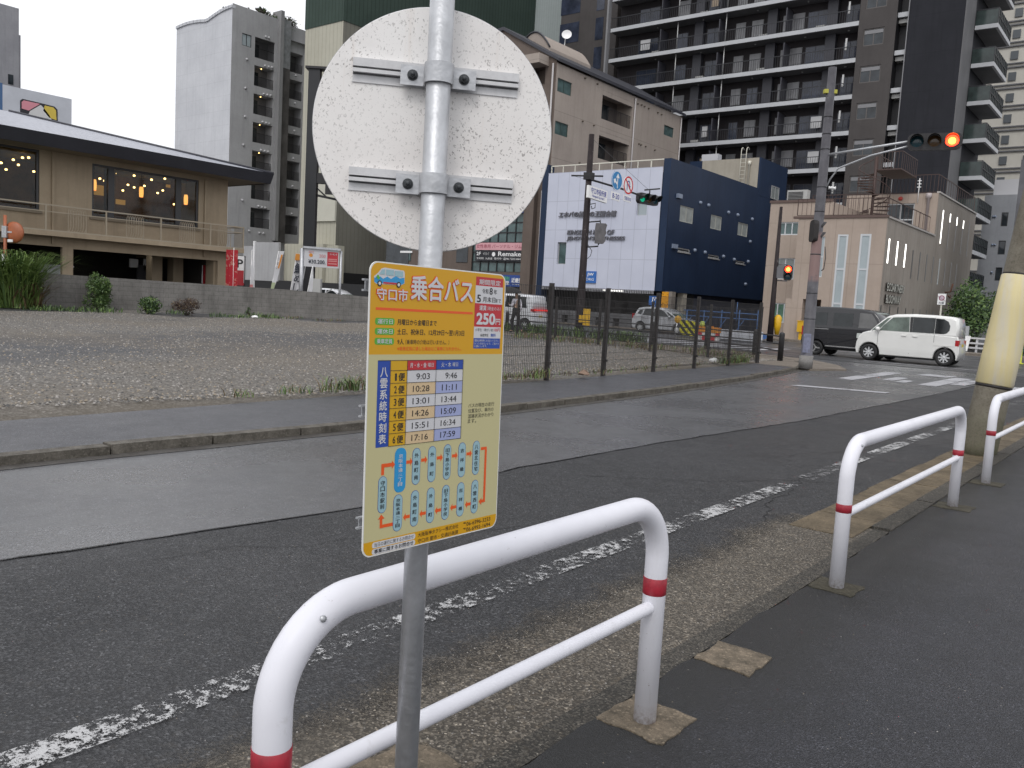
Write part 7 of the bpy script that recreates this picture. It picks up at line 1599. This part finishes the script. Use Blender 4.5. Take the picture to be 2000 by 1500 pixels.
# silver hatchback
fit = dict(L=3.9, W=1.68, H=1.52, sill=.22, wr=.295, xr=.62, xf=3.10, belt_z=.93, tap=.20,
 rear=[(.10, .95), (.02, .75), (.0, .50), (.06, .22)], front=[(3.62, .78), (3.80, .66), (3.87, .50), (3.85, .35), (3.78, .22)], top=[(3.3, .88), (2.95, .95), (2.4, .96), (1.4, .97), (.6, .99)],
 green=[(.10, .90), (3.04, .90), (2.94, .97), (2.50, 1.24), (2.18, 1.42), (1.8, 1.50), (1.2, 1.525), (.7, 1.49), (.36, 1.42), (.22, 1.2)],
 glass=[('f', [(1.45, .98), (2.50, .98), (2.22, 1.22), (1.98, 1.37), (1.48, 1.42)], car_glass), ('fq', [(2.56, .98), (2.86, .98), (2.38, 1.26), (2.30, 1.26)], car_glass), ('r', [(.72, 1.02), (1.38, .99), (1.38, 1.42), (.86, 1.40)], car_glass), ('q', [(.36, 1.08), (.64, 1.04), (.72, 1.34), (.50, 1.30)], car_glass)],
 screens=[('front', (2.92, .99), (2.16, 1.42), 0), ('rear', (.20, 1.02), (.36, 1.38), 0)], seams=[(1.42, .3, .95), (2.62, .42, .93), (.70, .62, .96)], handles=[(1.62, .86), (.84, .88)], mirror=(2.58, .99), headl=[(3.62, .70, .17, .08, .14)], taill=[(.10, .95, .06, .14)], pz=.5, plate=plate_w, mirror_m=silver_p)
p = DP(1110, 652, 45.5); car('silver_hatchback', 'small silver hatchback parked under the blue and white hall', 'car', silver_p, fit, (p.x-.1, 44.9, -.02), math.radians(-1))
# white wagon with the red tail lamp
sp_w = dict(tanto); sp_w.update(L=3.4, glass=[('f', [(1.62, 1.11), (2.6, 1.11), (2.2, 1.60), (1.66, 1.63)], car_glass), ('r', [(.35, 1.11), (1.52, 1.11), (1.52, 1.64), (.45, 1.62)], car_glass)], taill=[(.12, 1.02, .12, .06)], mirror_m=white2_p, wr=.29)

ag = math.radians(188); fd = V((math.cos(ag), math.sin(ag), 0)); sd2 = V((-fd.y, fd.x, 0)); p = G(1024, 647, 0)-fd*.43-sd2*.7; e1 = car('white_wagon', 'white boxy wagon with lit red tail lamp, seen from behind beside the timetable board', 'car', white2_p, sp_w, (p.x, p.y, -.02), ag)
for o in list(e1.children):
    pass
mb = MB(); mb.box(-.05, -.02, -.68, .68, .99, 1.06); mb.build('light_bar', mat('tail_red_lit', (.8, .03, .03), .3, emit=.6), e1, local=True)
# two cars whose roofs show over the block wall
k = [(-46.5, 36.5, 20, 'white car whose roof shows over the block wall below the flags'), (-40.2, 38.6, -12, 'white car behind the block wall under the parking price board')]
for x, y, r_, lab in k: car('parked_car', lab, 'car', white2_p, dict(fit, mirror_m=white2_p), (x, y, -.02), math.radians(r_))
# ================================================================ person with umbrella
skin = mat('skin', (.42, .27, .19), .5); shirt = mat('white_shirt', (.62, .60, .66), .7); cloth_b = mat('black_cloth', (.014, .014, .016), .8); hair_m = mat('black_hair', (.012, .01, .01), .5)
pp = V((-22.2, 28.0, .05)); pr_ = thing('person', 'person in a white shirt, dark waistcoat and black trousers walking under a black umbrella', 'person', pp)
Fw = V((-.94, .2, 0)).normalized(); Sd = V((-Fw.y, Fw.x, 0))
def skinned(name, joints, edges, m, parent, sub=2):
    me = bpy.data.meshes.new(name); me.from_pydata([tuple(j[0]) for j in joints], edges, []); o = bpy.data.objects.new(name, me); COL.objects.link(o)
    md = o.modifiers.new('s', 'SKIN'); ms = o.modifiers.new('u', 'SUBSURF'); ms.levels = sub; ms.render_levels = sub; bpy.context.view_layer.update()
    for v_, j in zip(me.skin_vertices[0].data, joints): v_.radius = (j[1], j[2] if len(j) > 2 else j[1])
    me.skin_vertices[0].data[0].use_root = True; bpy.context.view_layer.update()
    dg = bpy.context.evaluated_depsgraph_get(); nm = bpy.data.meshes.new_from_object(o.evaluated_get(dg)); bpy.data.objects.remove(o)
    nm.materials.clear(); nm.materials.append(m); nm.polygons.foreach_set('use_smooth', [True]*len(nm.polygons))
    r_ = bpy.data.objects.new(name, nm); COL.objects.link(r_); r_.parent = parent; return r_
def J(f, s_, z, *r): return (Fw*f+Sd*s_+UPV*z, *r)
body_j = [J(0, 0, .93, .13, .10), J(0, 0, 1.12, .115, .09), J(.01, 0, 1.32, .15, .10), J(.02, 0, 1.43, .08), J(.03, 0, 1.50, .05), J(.05, 0, 1.60, .085), J(.05, 0, 1.68, .07),
  J(0, .09, .88, .085), J(.14, .10, .48, .055), J(.10, .10, .10, .036), J(.24, .10, .05, .035), J(0, -.09, .88, .085), J(-.10, -.10, .47, .055), J(-.32, -.10, .13, .036), J(-.24, -.10, .05, .035),
  J(.02, .18, 1.38, .055), J(.0, .23, 1.12, .04), J(.20, .20, 1.16, .03), J(.27, .19, 1.20, .035), J(.02, -.18, 1.38, .055), J(-.05, -.22, 1.10, .04), J(.05, -.22, .86, .03), J(.07, -.22, .78, .035)]
edges = [(0, 1), (1, 2), (2, 3), (3, 4), (4, 5), (5, 6), (0, 7), (7, 8), (8, 9), (9, 10), (0, 11), (11, 12), (12, 13), (13, 14), (2, 15), (15, 16), (16, 17), (17, 18), (2, 19), (19, 20), (20, 21), (21, 22)]
skinned('body', body_j, edges, skin, pr_)
def grow(idx, d): return [(body_j[i][0], *[r+d for r in body_j[i][1:]]) for i in idx]
sh = grow((1, 2, 3, 15, 16, 17, 19, 20, 21), .012); sh[2] = (sh[2][0], .085); skinned('shirt', sh, [(0, 1), (1, 2), (1, 3), (3, 4), (4, 5), (1, 6), (6, 7), (7, 8)], shirt, pr_)
tr_ = grow((0, 1, 7, 8, 9, 11, 12, 13), .018); skinned('trousers', tr_, [(0, 1), (0, 2), (2, 3), (3, 4), (0, 5), (5, 6), (6, 7)], cloth_b, pr_)
skinned('hair', [J(.02, 0, 1.66, .095), J(.0, 0, 1.73, .075)], [(0, 1)], hair_m, pr_)
skinned('shoes', [J(.08, .10, .06, .045), J(.26, .10, .04, .04)], [(0, 1)], cloth_b, pr_); skinned('shoes', [J(-.32, -.10, .09, .045), J(-.20, -.10, .04, .04)], [(0, 1)], cloth_b, pr_)
hand = pp+Fw*.27+Sd*.19+UPV*1.20
for k in range(4): pass
mb = MB()
for k in range(4): z = hand.z+.03-.02*k; mb.tube([V((hand.x, hand.y, z))+Fw*.0+Sd*.02, V((hand.x, hand.y, z))+Fw*.04+Sd*.01, V((hand.x, hand.y, z))+Fw*.035-Sd*.02], .009, 6)
mb.tube([V((hand.x, hand.y, hand.z+.04))-Fw*.02, V((hand.x, hand.y, hand.z+.05))+Fw*.02-Sd*.02], .010, 6); mb.build('fingers', skin, pr_)
um = thing('umbrella', 'open black umbrella held by the walking person', 'umbrella', hand)
mb = MB(); top_ = hand+V((0, 0, .72)); c = top_; prof = [(.0, .0), (.16, -.02), (.32, -.075), (.44, -.15), (.52, -.25)]; mb.lathe(prof, c, UPV, 8, smooth=False); mb.build('canopy', cloth_b, um)
mb = MB(); mb.tube([hand-V((0, 0, .12)), top_+V((0, 0, .06))], .008, 6)
for k in range(8): a = 2*math.pi*k/8; mb.tube([top_-V((0, 0, .3)), top_+V((math.cos(a)*.42, math.sin(a)*.42, -.17))], .003, 4)
mb.build('shaft', galv, um)

# ================================================================ convex mirror seen from the back, left edge
org_m = mat('orange_paint', (.34, .105, .045), .5, n=.15, ns=3); mp_ = DP(10, 500, 33.0)
cm = thing('traffic_mirror', 'orange traffic mirror on an orange pole, seen from the back at the left edge', 'mirror', (mp_.x, mp_.y, 0))
zt = PL(10, 420, 1, mp_.y).z; MB().tube([(mp_.x, mp_.y, 0), (mp_.x, mp_.y, zt)], .06, 12).build('pole', org_m, cm)
mc = DP(20, 453, 32.9); N_ = V((.5, -.86, 0)).normalized(); mb = MB(); mb.lathe([(.0, .08), (.18, .07), (.36, .02), (.41, -.03), (.41, -.08), (0, -.09)], mc-N_*.15, N_, 28); mb.build('mirror_back', org_m, cm)
mb = MB(); mb.obox(V((mp_.x, mp_.y, mc.z)), SIDE, UPV, HEAD, .09, .22, .08); mb.bar(V((mp_.x, mp_.y, mc.z)), mc-N_*.1, .06); mb.build('bracket', galv, cm)
mb = MB(); mb.obox(V((mp_.x, mp_.y, PL(8, 510, 1, mp_.y).z))+N_*.07, SIDE, UPV, N_, .07, .28, .01); mb.obox(mc+N_*.0-UPV*.33-SIDE*.0, SIDE, UPV, N_, .09, .05, .02); mb.build('plate', white_m, cm)

# ================================================================ flags and boards beyond the wall
def banner(name, label, xb, yb, xt, yt, w0, w1, depth, mats_, marks, group='advertising flags behind the wall', curl=.0):
    "tapered nobori flag between bottom (xb, yb) and top (xt, yt) in the view, w = widths in px; stands on the ground at its own distance"
    base = DP(xb, yb, depth); top_ = V((base.x, base.y, DP(xt, yt, depth).z)); lean_ = SIDE*((xt-xb)*depth/FPX)-SIDE*((DP(xb, yt, depth)-base).dot(SIDE))
    t = thing(name, label, 'flag', (base.x, base.y, 0), 0, group); a0, a1 = w0*depth/FPX/2, w1*depth/FPX/2
    B_ = V((base.x, base.y, max(.35, base.z-.3))); T_ = top_+lean_; W_d = (T_-B_); n = 10; mb = MB(); rows_ = []
    for i in range(n+1):
        f = i/n; c = B_+W_d*f; w_ = a0+(a1-a0)*f; rows_.append((c-SIDE*w_+HEAD*.05*math.sin(f*9), c+SIDE*w_-HEAD*.06*math.sin(f*7+1)))
    mb.add([p for r_ in rows_ for p in r_]+[p+HEAD*.01 for r_ in rows_ for p in r_], [(2*i, 2*i+1, 2*i+3, 2*i+2) for i in range(n)]+[(2*n+2+2*i, 2*n+4+2*i, 2*n+5+2*i, 2*n+3+2*i) for i in range(n)], 0, True)
    O_ = (B_+T_)/2-HEAD*.09; Ud = SIDE; Vd = W_d.normalized(); L_ = W_d.length
    for (kind, *a_) in marks:
        if kind == 'box': u0, u1, v0, v1, m = a_; wv = lambda v: a0+(a1-a0)*v; mb.add([O_+Ud*wv(v0)*(2*u0-1)+Vd*L_*(v0-.5), O_+Ud*wv(v0)*(2*u1-1)+Vd*L_*(v0-.5), O_+Ud*wv(v1)*(2*u1-1)+Vd*L_*(v1-.5), O_+Ud*wv(v1)*(2*u0-1)+Vd*L_*(v1-.5)], [(0, 1, 2, 3)], m)
        else: s_, u0, u1, v0, v1, m, sz = a_; text_on(mb, s_, O_-HEAD*.01, Ud, Vd, a0*(2*u0-1), a0*(2*u1-1), L_*(v0-.5), L_*(v1-.5), m, .04)
    mb.build('cloth', mats_, t, fix=False)
    mb = MB(); mb.tube([(B_-SIDE*a0).xy.to_3d()+V((0, 0, 0)), B_-SIDE*a0, T_-SIDE*a1*.9], .02, 6); mb.bar(T_-SIDE*a1, T_+SIDE*a1, .025); mb.build('pole', white_m, t); return t
fw = mat('flag_white', (.58, .58, .60), .8); fo = mat('flag_orange', (.55, .22, .03), .7); fr_ = mat('flag_red', (.42, .03, .04), .7); fg = mat('flag_green', (.35, .40, .25), .7); ik = mat('flag_ink', (.02, .025, .04), .7); fp_ = mat('flag_pink', (.55, .2, .2), .7)
banner('advertising_flag', 'tall white flag with big black brush writing and an orange heading', 575, 573, 585, 496, 20, 23, 44.5, [fw, fo, ik], [('box', 0, 1, .86, 1.0, 1), ('t', '鯛', .08, .98, .57, .80, 2, 0), ('t', 'め', .2, .85, .38, .54, 2, 0), ('t', 'し', .25, .8, .16, .35, 2, 0), ('box', .2, .7, .0, .10, 1)])
banner('advertising_flag', 'narrow leaning white flag with green and orange small writing', 530, 566, 545, 491, 5, 12, 43, [fw, fo, ik, fg], [('box', .66, .95, .62, .93, 1), ('t', 'う', .2, .6, .80, .86, 2, 0), ('t', 'ま', .2, .6, .70, .76, 2, 0), ('t', 'い', .2, .6, .6, .66, 2, 0), ('box', 0, 1, 0, .3, 3)])
banner('advertising_flag', 'furled thin white and pink flag, leftmost of the three pale flags', 492, 563, 489, 488, 7, 2, 43, [fw, fp_], [('box', 0, 1, 0, .22, 1)])
banner('advertising_flag', 'half furled white flag on the left post of the parking price board', 604, 573, 608, 520, 12, 2, 41.5, [fw, fo], [('box', .1, .9, 0, .14, 1)])
rb_ = DP(456, 525, 42.0); t = thing('red_banner', 'red banner with pale blossom pattern hanging at the restaurant corner', 'banner', (rb_.x, rb_.y, 0)); rm = NT('banner_red'); c = rm.mix(rm.g(rm.noise(3.2, 5, .75), .55, .60, 0, .7), (.36, .02, .03), (.45, .28, .22)); rmm = rm.done(c, .7)
mb = MB(); z0, z1 = DP(456, 562, 42).z, DP(456, 488, 42).z; mb.obox((rb_.x, rb_.y, (z0+z1)/2), SIDE, UPV, HEAD, .20, (z1-z0)/2, .015); mb.obox(V((rb_.x, rb_.y, (z0+z1)/2))-SIDE*.30+HEAD*.2, SIDE, UPV, HEAD, .14, (z1-z0)/2, .015); mb.build('cloth', rmm, t)
mb = MB(); mb.tube([(rb_.x, rb_.y, 0), (rb_.x, rb_.y, z1+.1)], .02, 6); mb.build('pole', white_m, t)
p = PL(406, 535, 0, XR-1.2); t = thing('red_banner', 'red poster on a stand under the restaurant, beside its corner pillar', 'banner', (p.x, p.y, 0)); mb = MB(); mb.obox((p.x, p.y, 1.55), (0, 1, 0), UPV, (1, 0, 0), .25, .75, .02); mb.build('cloth', rmm, t); mb = MB(); mb.tube([(p.x-.03, p.y-.3, 0), (p.x-.03, p.y-.3, 2.3)], .02, 6); mb.build('pole', white_m, t)
# tall P sign
q = DP(469, 532, 43.5); t = thing('parking_sign', 'white and red upright parking sign with a letter P beside the red banner', 'sign', (q.x, q.y, 0)); z0, z1 = DP(469, 562, 43.5).z, DP(469, 502, 43.5).z; mb = MB(); zm = (z0+z1)/2+.15
mb.obox((q.x, q.y, zm), SIDE, UPV, HEAD, .20, (z1-z0)/2-.1, .05, 0); mb.obox((q.x, q.y, z0+.50), SIDE, UPV, HEAD, .198, .38, .055, 1); text_on(mb, 'P', V((q.x, q.y, 0))-HEAD*.06, SIDE, UPV, -.14, .15, zm+.1, zm+.5, 2, .03); mb.build('board', [white_m, fr_, black_m], t, fix=False)
mb = MB(); 
for s_ in (-.24, .24): mb.tube([V((q.x, q.y, 0))+SIDE*s_, V((q.x, q.y, z1+.05))+SIDE*s_], .02, 6)
mb.bar(V((q.x, q.y, z1+.05))-SIDE*.24, V((q.x, q.y, z1+.05))+SIDE*.24, .04); mb.build('frame', black_metal, t)
# price board
dp_ = 42.0; q = DP(628, 505, dp_); t = thing('price_board', 'parking price board with a red panel on two grey posts', 'sign', (q.x, q.y, 0)); U = (SIDE*.93+HEAD*.36).normalized(); N_ = U.cross(UPV); hw, hh = 31*dp_/FPX/.93, 17*dp_/FPX; c = V((q.x, q.y, q.z)); mb = MB()
mb.obox(c, U, UPV, N_, hw, hh, .05, 0); O_ = c-N_*.0+N_*(.06 if N_.dot(-c) > 0 else -.06)
mb.add([O_+U*hw*.32+UPV*hh*-.80, O_+U*hw*.94+UPV*hh*-.80, O_+U*hw*.94+UPV*hh*.80, O_+U*hw*.32+UPV*hh*.80], [(0, 1, 2, 3)], 1)
mb.disc(O_+U*hw*-.62+UPV*hh*.3, N_, .09, 12, 3); O3 = O_+(O_-c)*.2
text_on(mb, '200', O3, U, UPV, -.15*hw, .22*hw, .1*hh, .45*hh, 4, .01); text_on(mb, '¥30.200.', O3, U, UPV, -.75*hw, .22*hw, -.62*hh, -.18*hh, 2, .03); text_on(mb, '30分', O3, U, UPV, -.75*hw, -.45*hw, .52*hh, .82*hh, 4, .01); text_on(mb, 'パーキング', O3, U, UPV, .45*hw, .88*hw, .42*hh, .68*hh, 0, .03)
for v in (-.1, -.3, -.6): mb.add([O3+U*hw*.38+UPV*hh*v, O3+U*hw*.88+UPV*hh*v, O3+U*hw*.88+UPV*hh*(v+.14), O3+U*hw*.38+UPV*hh*(v+.14)], [(0, 1, 2, 3)], 5)
mb.build('board', [mat('board_pale', (.5, .5, .52), .5), fr_, ik, fo, fp_, fp_], t, fix=False)
mb = MB(); mb.obox(c+UPV*(hh+.06), U, UPV, N_, hw+.06, .05, .14); 
for s_, r_ in ((-1, .10), (1, .06)): mb.tube([c.xy.to_3d()+U*s_*(hw+.1), c.xy.to_3d()+U*s_*(hw+.1)+UPV*(c.z+hh)], r_, 8)
mb.build('post', galv, t)
sc_ = thing('ticket_machine', 'grey parking ticket machine with a barrier arm behind the wall', 'machine', DP(620, 560, 41).xy.to_3d()); c = sc_.location.copy(); mb = MB(); mb.obox(c+UPV*.95, SIDE, UPV, HEAD, .18, .95, .18); mb.build('cabinet', mat('unit_grey', (.38, .38, .37), .5), sc_)
mb = MB(); mb.bar(c+UPV*.75-SIDE*.3, c+UPV*1.45+SIDE*.7, .05); mb.build('barrier_arm', mat('arm_pale', (.3, .3, .3), .5), sc_)

# ================================================================ frontage: signs, barricades, blue pipe fence
def G2(x, Y): p = uz(('S', Y), x, 600); return p[0]
# vertical blue sign and orange sign before the hall
def zY(x, y, Y): return PL(x, y, 1, Y).z
t = thing('blue_sign', 'tall narrow blue sign with white letters before the hall', 'sign', (G2(1277, 47.6), 47.6, 0)); x = G2(1277, 47.6); mb = MB(); z1, z0, zm = zY(1275, 578, 47.6), zY(1275, 624, 47.6), zY(1275, 596, 47.6)
mb.box(x-.38, x+.38, 47.6, 47.68, zm, z1, 0); mb.box(x-.22, x+.30, 47.6, 47.68, z0, zm-.03, 0); mb.bar((x, 47.64, 0), (x, 47.64, z1), .07, m=1); text_on(mb, 'JW', (0, 47.58, 0), U_, UPV, x-.18, x+.3, zm+.22, z1-.08, 1, .03); vtext_on(mb, '王国会館', (0, 47.58, 0), U_, UPV, x-.12, x+.16, zm-.08, z0+.05, 1, .02); mb.build('board', [mat('plaque_blue', (.03, .13, .42), .4), white_m], t, fix=False)
t = thing('orange_sign', 'upright orange sign board beside the hall column', 'sign', (G2(1298, 47.4), 47.4, 0)); x = G2(1298, 47.4); z1, z0 = zY(1298, 570, 47.4), zY(1298, 604, 47.4); om = NT('orange_board'); f = om.noise(7, 4, .8); omm = om.done(om.mix(om.g(f, .56, .6), (.62, .28, .02), (.10, .05, .01)), .4); mb = MB(); mb.box(x-.22, x+.22, 47.35, 47.42, z0, z1); mb.bar((x, 47.44, 0), (x, 47.44, z1), .06); mb.build('board', omm, t)
t = thing('round_marker', 'yellow round marker on a white post by the kerb', 'sign', (G2(1324, 43.0), 43.0, 0)); x = G2(1324, 43.0); mb = MB(); z = zY(1327, 624, 43.0); mb.tube([(x-.05, 43.0, 0), (x+.03, 43.0, z-.2)], .04, 8, m=0); mb.lathe([(0, -.03), (.20, -.03), (.22, 0), (.20, .03), (0, .03)], (x+.08, 42.96, z), (0, -1, 0), 20, 1); mb.build('post', [white_m, mat('marker_amber', (.55, .30, .02), .4)], t)
s = NT('hazard_stripes'); P_ = s.xyz(); f = s.math('PINGPONG', s.math('ADD', s.math('ADD', P_[0], s.math('MULTIPLY', P_[2], 1.)), 100.), .2); hz_m = s.done(s.mix(s.g(f, .095, .105), (.50, .46, .02), (.03, .03, .025)), .5)
t = thing('hazard_barrier', 'yellow and black striped barrier before the blue hall', 'barrier', (G2(1344, 41.5), 41.5, 0)); x0_, x1_ = G2(1330, 41.5), G2(1366, 41.5)
mb = MB()
for k in range(4):
    a = x0_+(x1_-x0_)*k/4; w_ = (x1_-x0_)/4*.96; pts = [(a, .1), (a, .78), (a+.06, .9), (a+w_-.06, .9), (a+w_, .78), (a+w_, .1)]; mb.prism([(p_[0], 41.5, p_[1]-.02*k) for p_ in pts], (0, .18, 0))
mb.build('panel', hz_m, t)
s = NT('check_red_white'); P_ = s.xyz(); a = s.math('FLOOR', s.math('MULTIPLY', P_[0], 4.2)); b = s.math('FLOOR', s.math('MULTIPLY', P_[2], 4.2)); f = s.math('PINGPONG', s.math('ADD', s.math('ADD', a, b), 100.), 1.); ck_m = s.done(s.mix(f, (.42, .03, .04), (.55, .55, .55)), .5); ob = mat('barrier_orange', (.60, .22, .01), .5)
for i, (xa, xb) in enumerate(((1366, 1387), (1388, 1405))):
    Yb_ = 39.0; x0_, x1_ = G2(xa, Yb_), G2(xb, Yb_); t = thing('water_barrier', ['red and white chequered plastic barrier with an orange top and a yellow lamp', 'red and white chequered barrier right of the one with the lamp'][i], 'barrier', (x0_, Yb_, 0), 0, 'chequered road barriers')
    mb = MB(); zt_ = zY(1380, 649, Yb_); mb.prism([(x0_, Yb_, 0), (x1_, Yb_, 0), (x1_-.03, Yb_, zt_), (x0_+.03, Yb_, zt_)], (0, .35, 0)); mb.build('block', ck_m, t)
    mb = MB(); mb.box(x0_-.03, x1_+.02, Yb_-.03, Yb_+.38, zt_+.002, zt_+.26); mb.box(x0_+.0, x0_+.08, Yb_-.03, Yb_+.38, zt_+.262, zt_+.31); mb.build('top', ob, t)
    if i == 0: mb = MB(); mb.lathe([(0, .0), (.12, 0), (.13, .12), (.1, .25), (0, .27)], (x0_+.16, Yb_+.15, zt_+.27), UPV, 12); mb.build('lamp', mat('lamp_lime', (.40, .48, .08), .3), t)
bl = mat('scaffold_blue', (.03, .10, .26), .4); t = thing('pipe_fence', 'blue scaffold pipe fence in front of the navy hall', 'fence', (G2(1343, 41.6), 41.6, 0)); x0_, x1_ = G2(1343, 41.6), G2(1482, 41.6); mb = MB(); zt_ = zY(1400, 609, 41.6)
n = 4
for k in range(n+1): x = x0_+(x1_-x0_)*k/n; mb.tube([(x, 41.6, 0), (x, 41.6, zt_+.05*k)], .035, 6)
for z in (zt_, zt_-.28): mb.tube([(x0_-.2, 41.6, z), (x1_+.1, 41.6, z-.02)], .03, 6)
for k in range(n): x = x0_+(x1_-x0_)*(k+.5)/n; mb.tube([(x-.9, 41.6, .1), (x-.2, 41.6, zt_-.3)], .02, 5)
mb.tube([(x0_+(x1_-x0_)*.72, 41.5, 1.0), (x0_+(x1_-x0_)*.72, 41.5, zt_+.55)], .03, 6); mb.build('pipes', bl, t)
t = thing('site_banner', 'long low white banner with pale blue marks on the blue pipe fence', 'banner', (x0_, 40.5, 0)); mb = MB(); xa, xb = G2(1402, 40.5), G2(1494, 40.5); z1 = zY(1440, 645, 40.5); mb.box(xa, xb, 40.5, 40.56, .06, z1, 0)
for u, m in ((.08, 1), (.25, 1), (.55, 1), (.86, 2)): mb.disc((xa+(xb-xa)*u, 41.58, z1*.55), (0, -1, 0), .14, 14, m)
text_on(mb, '安全第一', (0, 41.57, 0), U_, UPV, xa+.95, xa+2.2, .2, z1-.1, 2, .02); mb.build('cloth', [mat('banner_white', (.48, .5, .54), .7), mat('mark_paleblue', (.15, .32, .50), .6), mat('mark_blue', (.05, .12, .3), .6)], t, fix=False)
# low concrete parapet and rail before the hall
t = thing('street_rail', 'grey low rail with concrete blocks along the pavement before the hall', 'railing', (G2(1000, 47.3), 47.3, 0)); mb = MB(); xa, xb = G2(990, 47.3), G2(1262, 47.3); x = xa
while x < xb: mb.box(x, x+.9, 47.2, 47.5, 0, .62, 0); x += 1.35
mb.box(xa, xb, 47.15, 47.5, .64, .95, 0); mb.build('rail', mat('rail_dull', (.10, .10, .105), .6, n=.3, ns=1.5), t)
# litter / yellow box at the entrance
t = thing('yellow_bin', 'small yellow box standing in the entrance of the tan building', 'box', (XL+1.0, Yt-.3, 0)); xx = uz(('S', Yt-.3), 1562, 645)[0]; mb = MB(); mb.box(xx-.14, xx+.22, Yt-.4, Yt-.1, .55, 1.15); mb.box(xx-.05, xx+.12, Yt-.3, Yt-.2, 0, .55); mb.box(xx-.17, xx+.25, Yt-.43, Yt-.07, 1.152, 1.2); mb.build('box', yel, t)
# speed / no-parking sign behind van
Ys_ = 45.5; t = thing('no_parking_sign', 'small white sign with a red ringed circle on a pale post behind the white van', 'sign', (G2(1836, Ys_), Ys_, 0)); mb = MB(); xa, xb = G2(1829.5, Ys_), G2(1845.5, Ys_); z1, z0 = zY(1838, 573.5, Ys_), zY(1836, 595, Ys_); mb.box(xa, xb, Ys_, Ys_+.03, z0, z1, 0); cx2 = (xa+xb)/2; r2 = (xb-xa)*.36; mb.disc((cx2, Ys_-.006, z1-.08-r2), (0, -1, 0), r2, 20, 1); mb.disc((cx2, Ys_-.012, z1-.08-r2), (0, -1, 0), r2*.72, 20, 2); text_on(mb, '大型', (0, Ys_-.01, 0), U_, UPV, cx2-.12, cx2+.12, z0+.04, z0+.15, 3, .02); mb.bar((cx2-.2, Ys_-.015, z1-.1), (cx2+.2, Ys_-.015, z1-.1-2*r2), .03, .004, 1); mb.tube([(cx2, Ys_+.06, 0), (cx2, Ys_+.06, z1)], .04, 8, m=4); mb.build('plate', [white_m, mat('sign_maroon_ring', (.25, .04, .09), .4), mat('sign_pale_pink', (.5, .42, .48), .4), ik, mat('rail_cream', (.62, .60, .52), .5)], t, fix=False)
# white street rail at right, with hanging white cloth
t = thing('white_street_rail', 'white post and rail barrier across the junction behind the leaning pole', 'railing', (-9.3, 49.5, 0)); wr_m = mat('rail_white', (.50, .50, .51), .5); mb = MB(); xs = [-10.2+1.25*k*.62 for k in range(14)]
for x in xs: mb.box(x-.05, x+.05, 49.4, 49.5, 0, .85)
for z in (.28, .52, .78): mb.box(xs[0], xs[-1], 49.36, 49.40, z, z+.09)
mb.build('rail', wr_m, t)
t = thing('cloth_sheet', 'crumpled white cloth hung on the white street rail', 'cloth', (-9.5, 49.3, .5)); x = G2(1890, 49.3); mb = MB(); n = 8
P1 = [(x-.28+.56*i/n, 49.33-.05*math.sin(i*2.1), .92) for i in range(n+1)]; P2 = [(x-.22+.44*i/n, 49.24-.08*math.sin(i*1.7+1), .18+.05*math.sin(i*1.3)) for i in range(n+1)]; mb.add(P1+P2, [(i, i+1, n+2+i, n+1+i) for i in range(n)], 0, True); mb.prism([(p[0], p[1]+.02, p[2]) for p in (P1[0], P1[-1], P2[-1], P2[0])], (0, .02, 0)); mb.build('cloth', white_m, t, fix=False)
t = thing('parked_bicycle_cover', 'dark green covered bundle by the white street rail at the right edge', 'bundle', (G2(1990, 48.6), 48.6, 0)); crown((G2(1992, 48.6), 48.6, .5), (.55, .4, .45), 400, .12, random.Random(8), 5).build('sheet', [mat('sheet_green', (.02, .10, .06), .5), mat('sheet_green_pale', (.12, .2, .16), .5)]*1+[mat('sheet_dark', (.01, .03, .02), .6)], t, fix=False)
t = thing('yellow_post', 'yellow-green post cut by the right edge of the frame', 'bollard', (G2(1999, 40), 40, 0)); x = G2(2001, 40); mb = MB(); mb.tube([(x, 40, 0), (x, 40, .05), (x, 40, .06), (x, 40, 1.0), (x, 40, 1.05)], [.2, .2, .12, .11, .05], 12); mb.build('post', mat('post_lime', (.5, .52, .04), .5), t)
t = thing('vertical_sign', 'dark red vertical shop sign on a pole at the right edge', 'sign', (-4, 58, 0)); x = uz(('S', 58), 1996, 580)[0]; mb = MB(); z = zY(1996, 582, 58); mb.box(x, x+.9, 58, 58.2, z-.3, z+1.0); mb.tube([(x+.4, 58.3, 0), (x+.4, 58.3, z+1)], .06, 6); mb.build('board', mat('sign_magenta', (.30, .02, .08), .5), t)
# litter on the lot
for x, y, s_, lab in ((498, 621, .14, 'crumpled white litter by the block wall'), (1393, 706, .12, 'white litter beside the mesh fence'), (1140, 733, .1, 'pale brown rag at the foot of a fence post')):
    p = G(x, y, .07); t = thing('litter', lab, 'litter', p); mb = MB(); rn = random.Random(int(x)); mb.lathe([(0, 0), (s_, .01), (s_*1.1, .04), (s_*.6, .09), (0, .1)], p, UPV, 7, smooth=False); mb.v = [(a+rn.uniform(-.03, .03), b+rn.uniform(-.03, .03), c+rn.uniform(-.01, .01)) for a, b, c in mb.v]; mb.build('wrapper', white_m if x != 1140 else mat('rag_brown', (.22, .15, .11), .8), t)
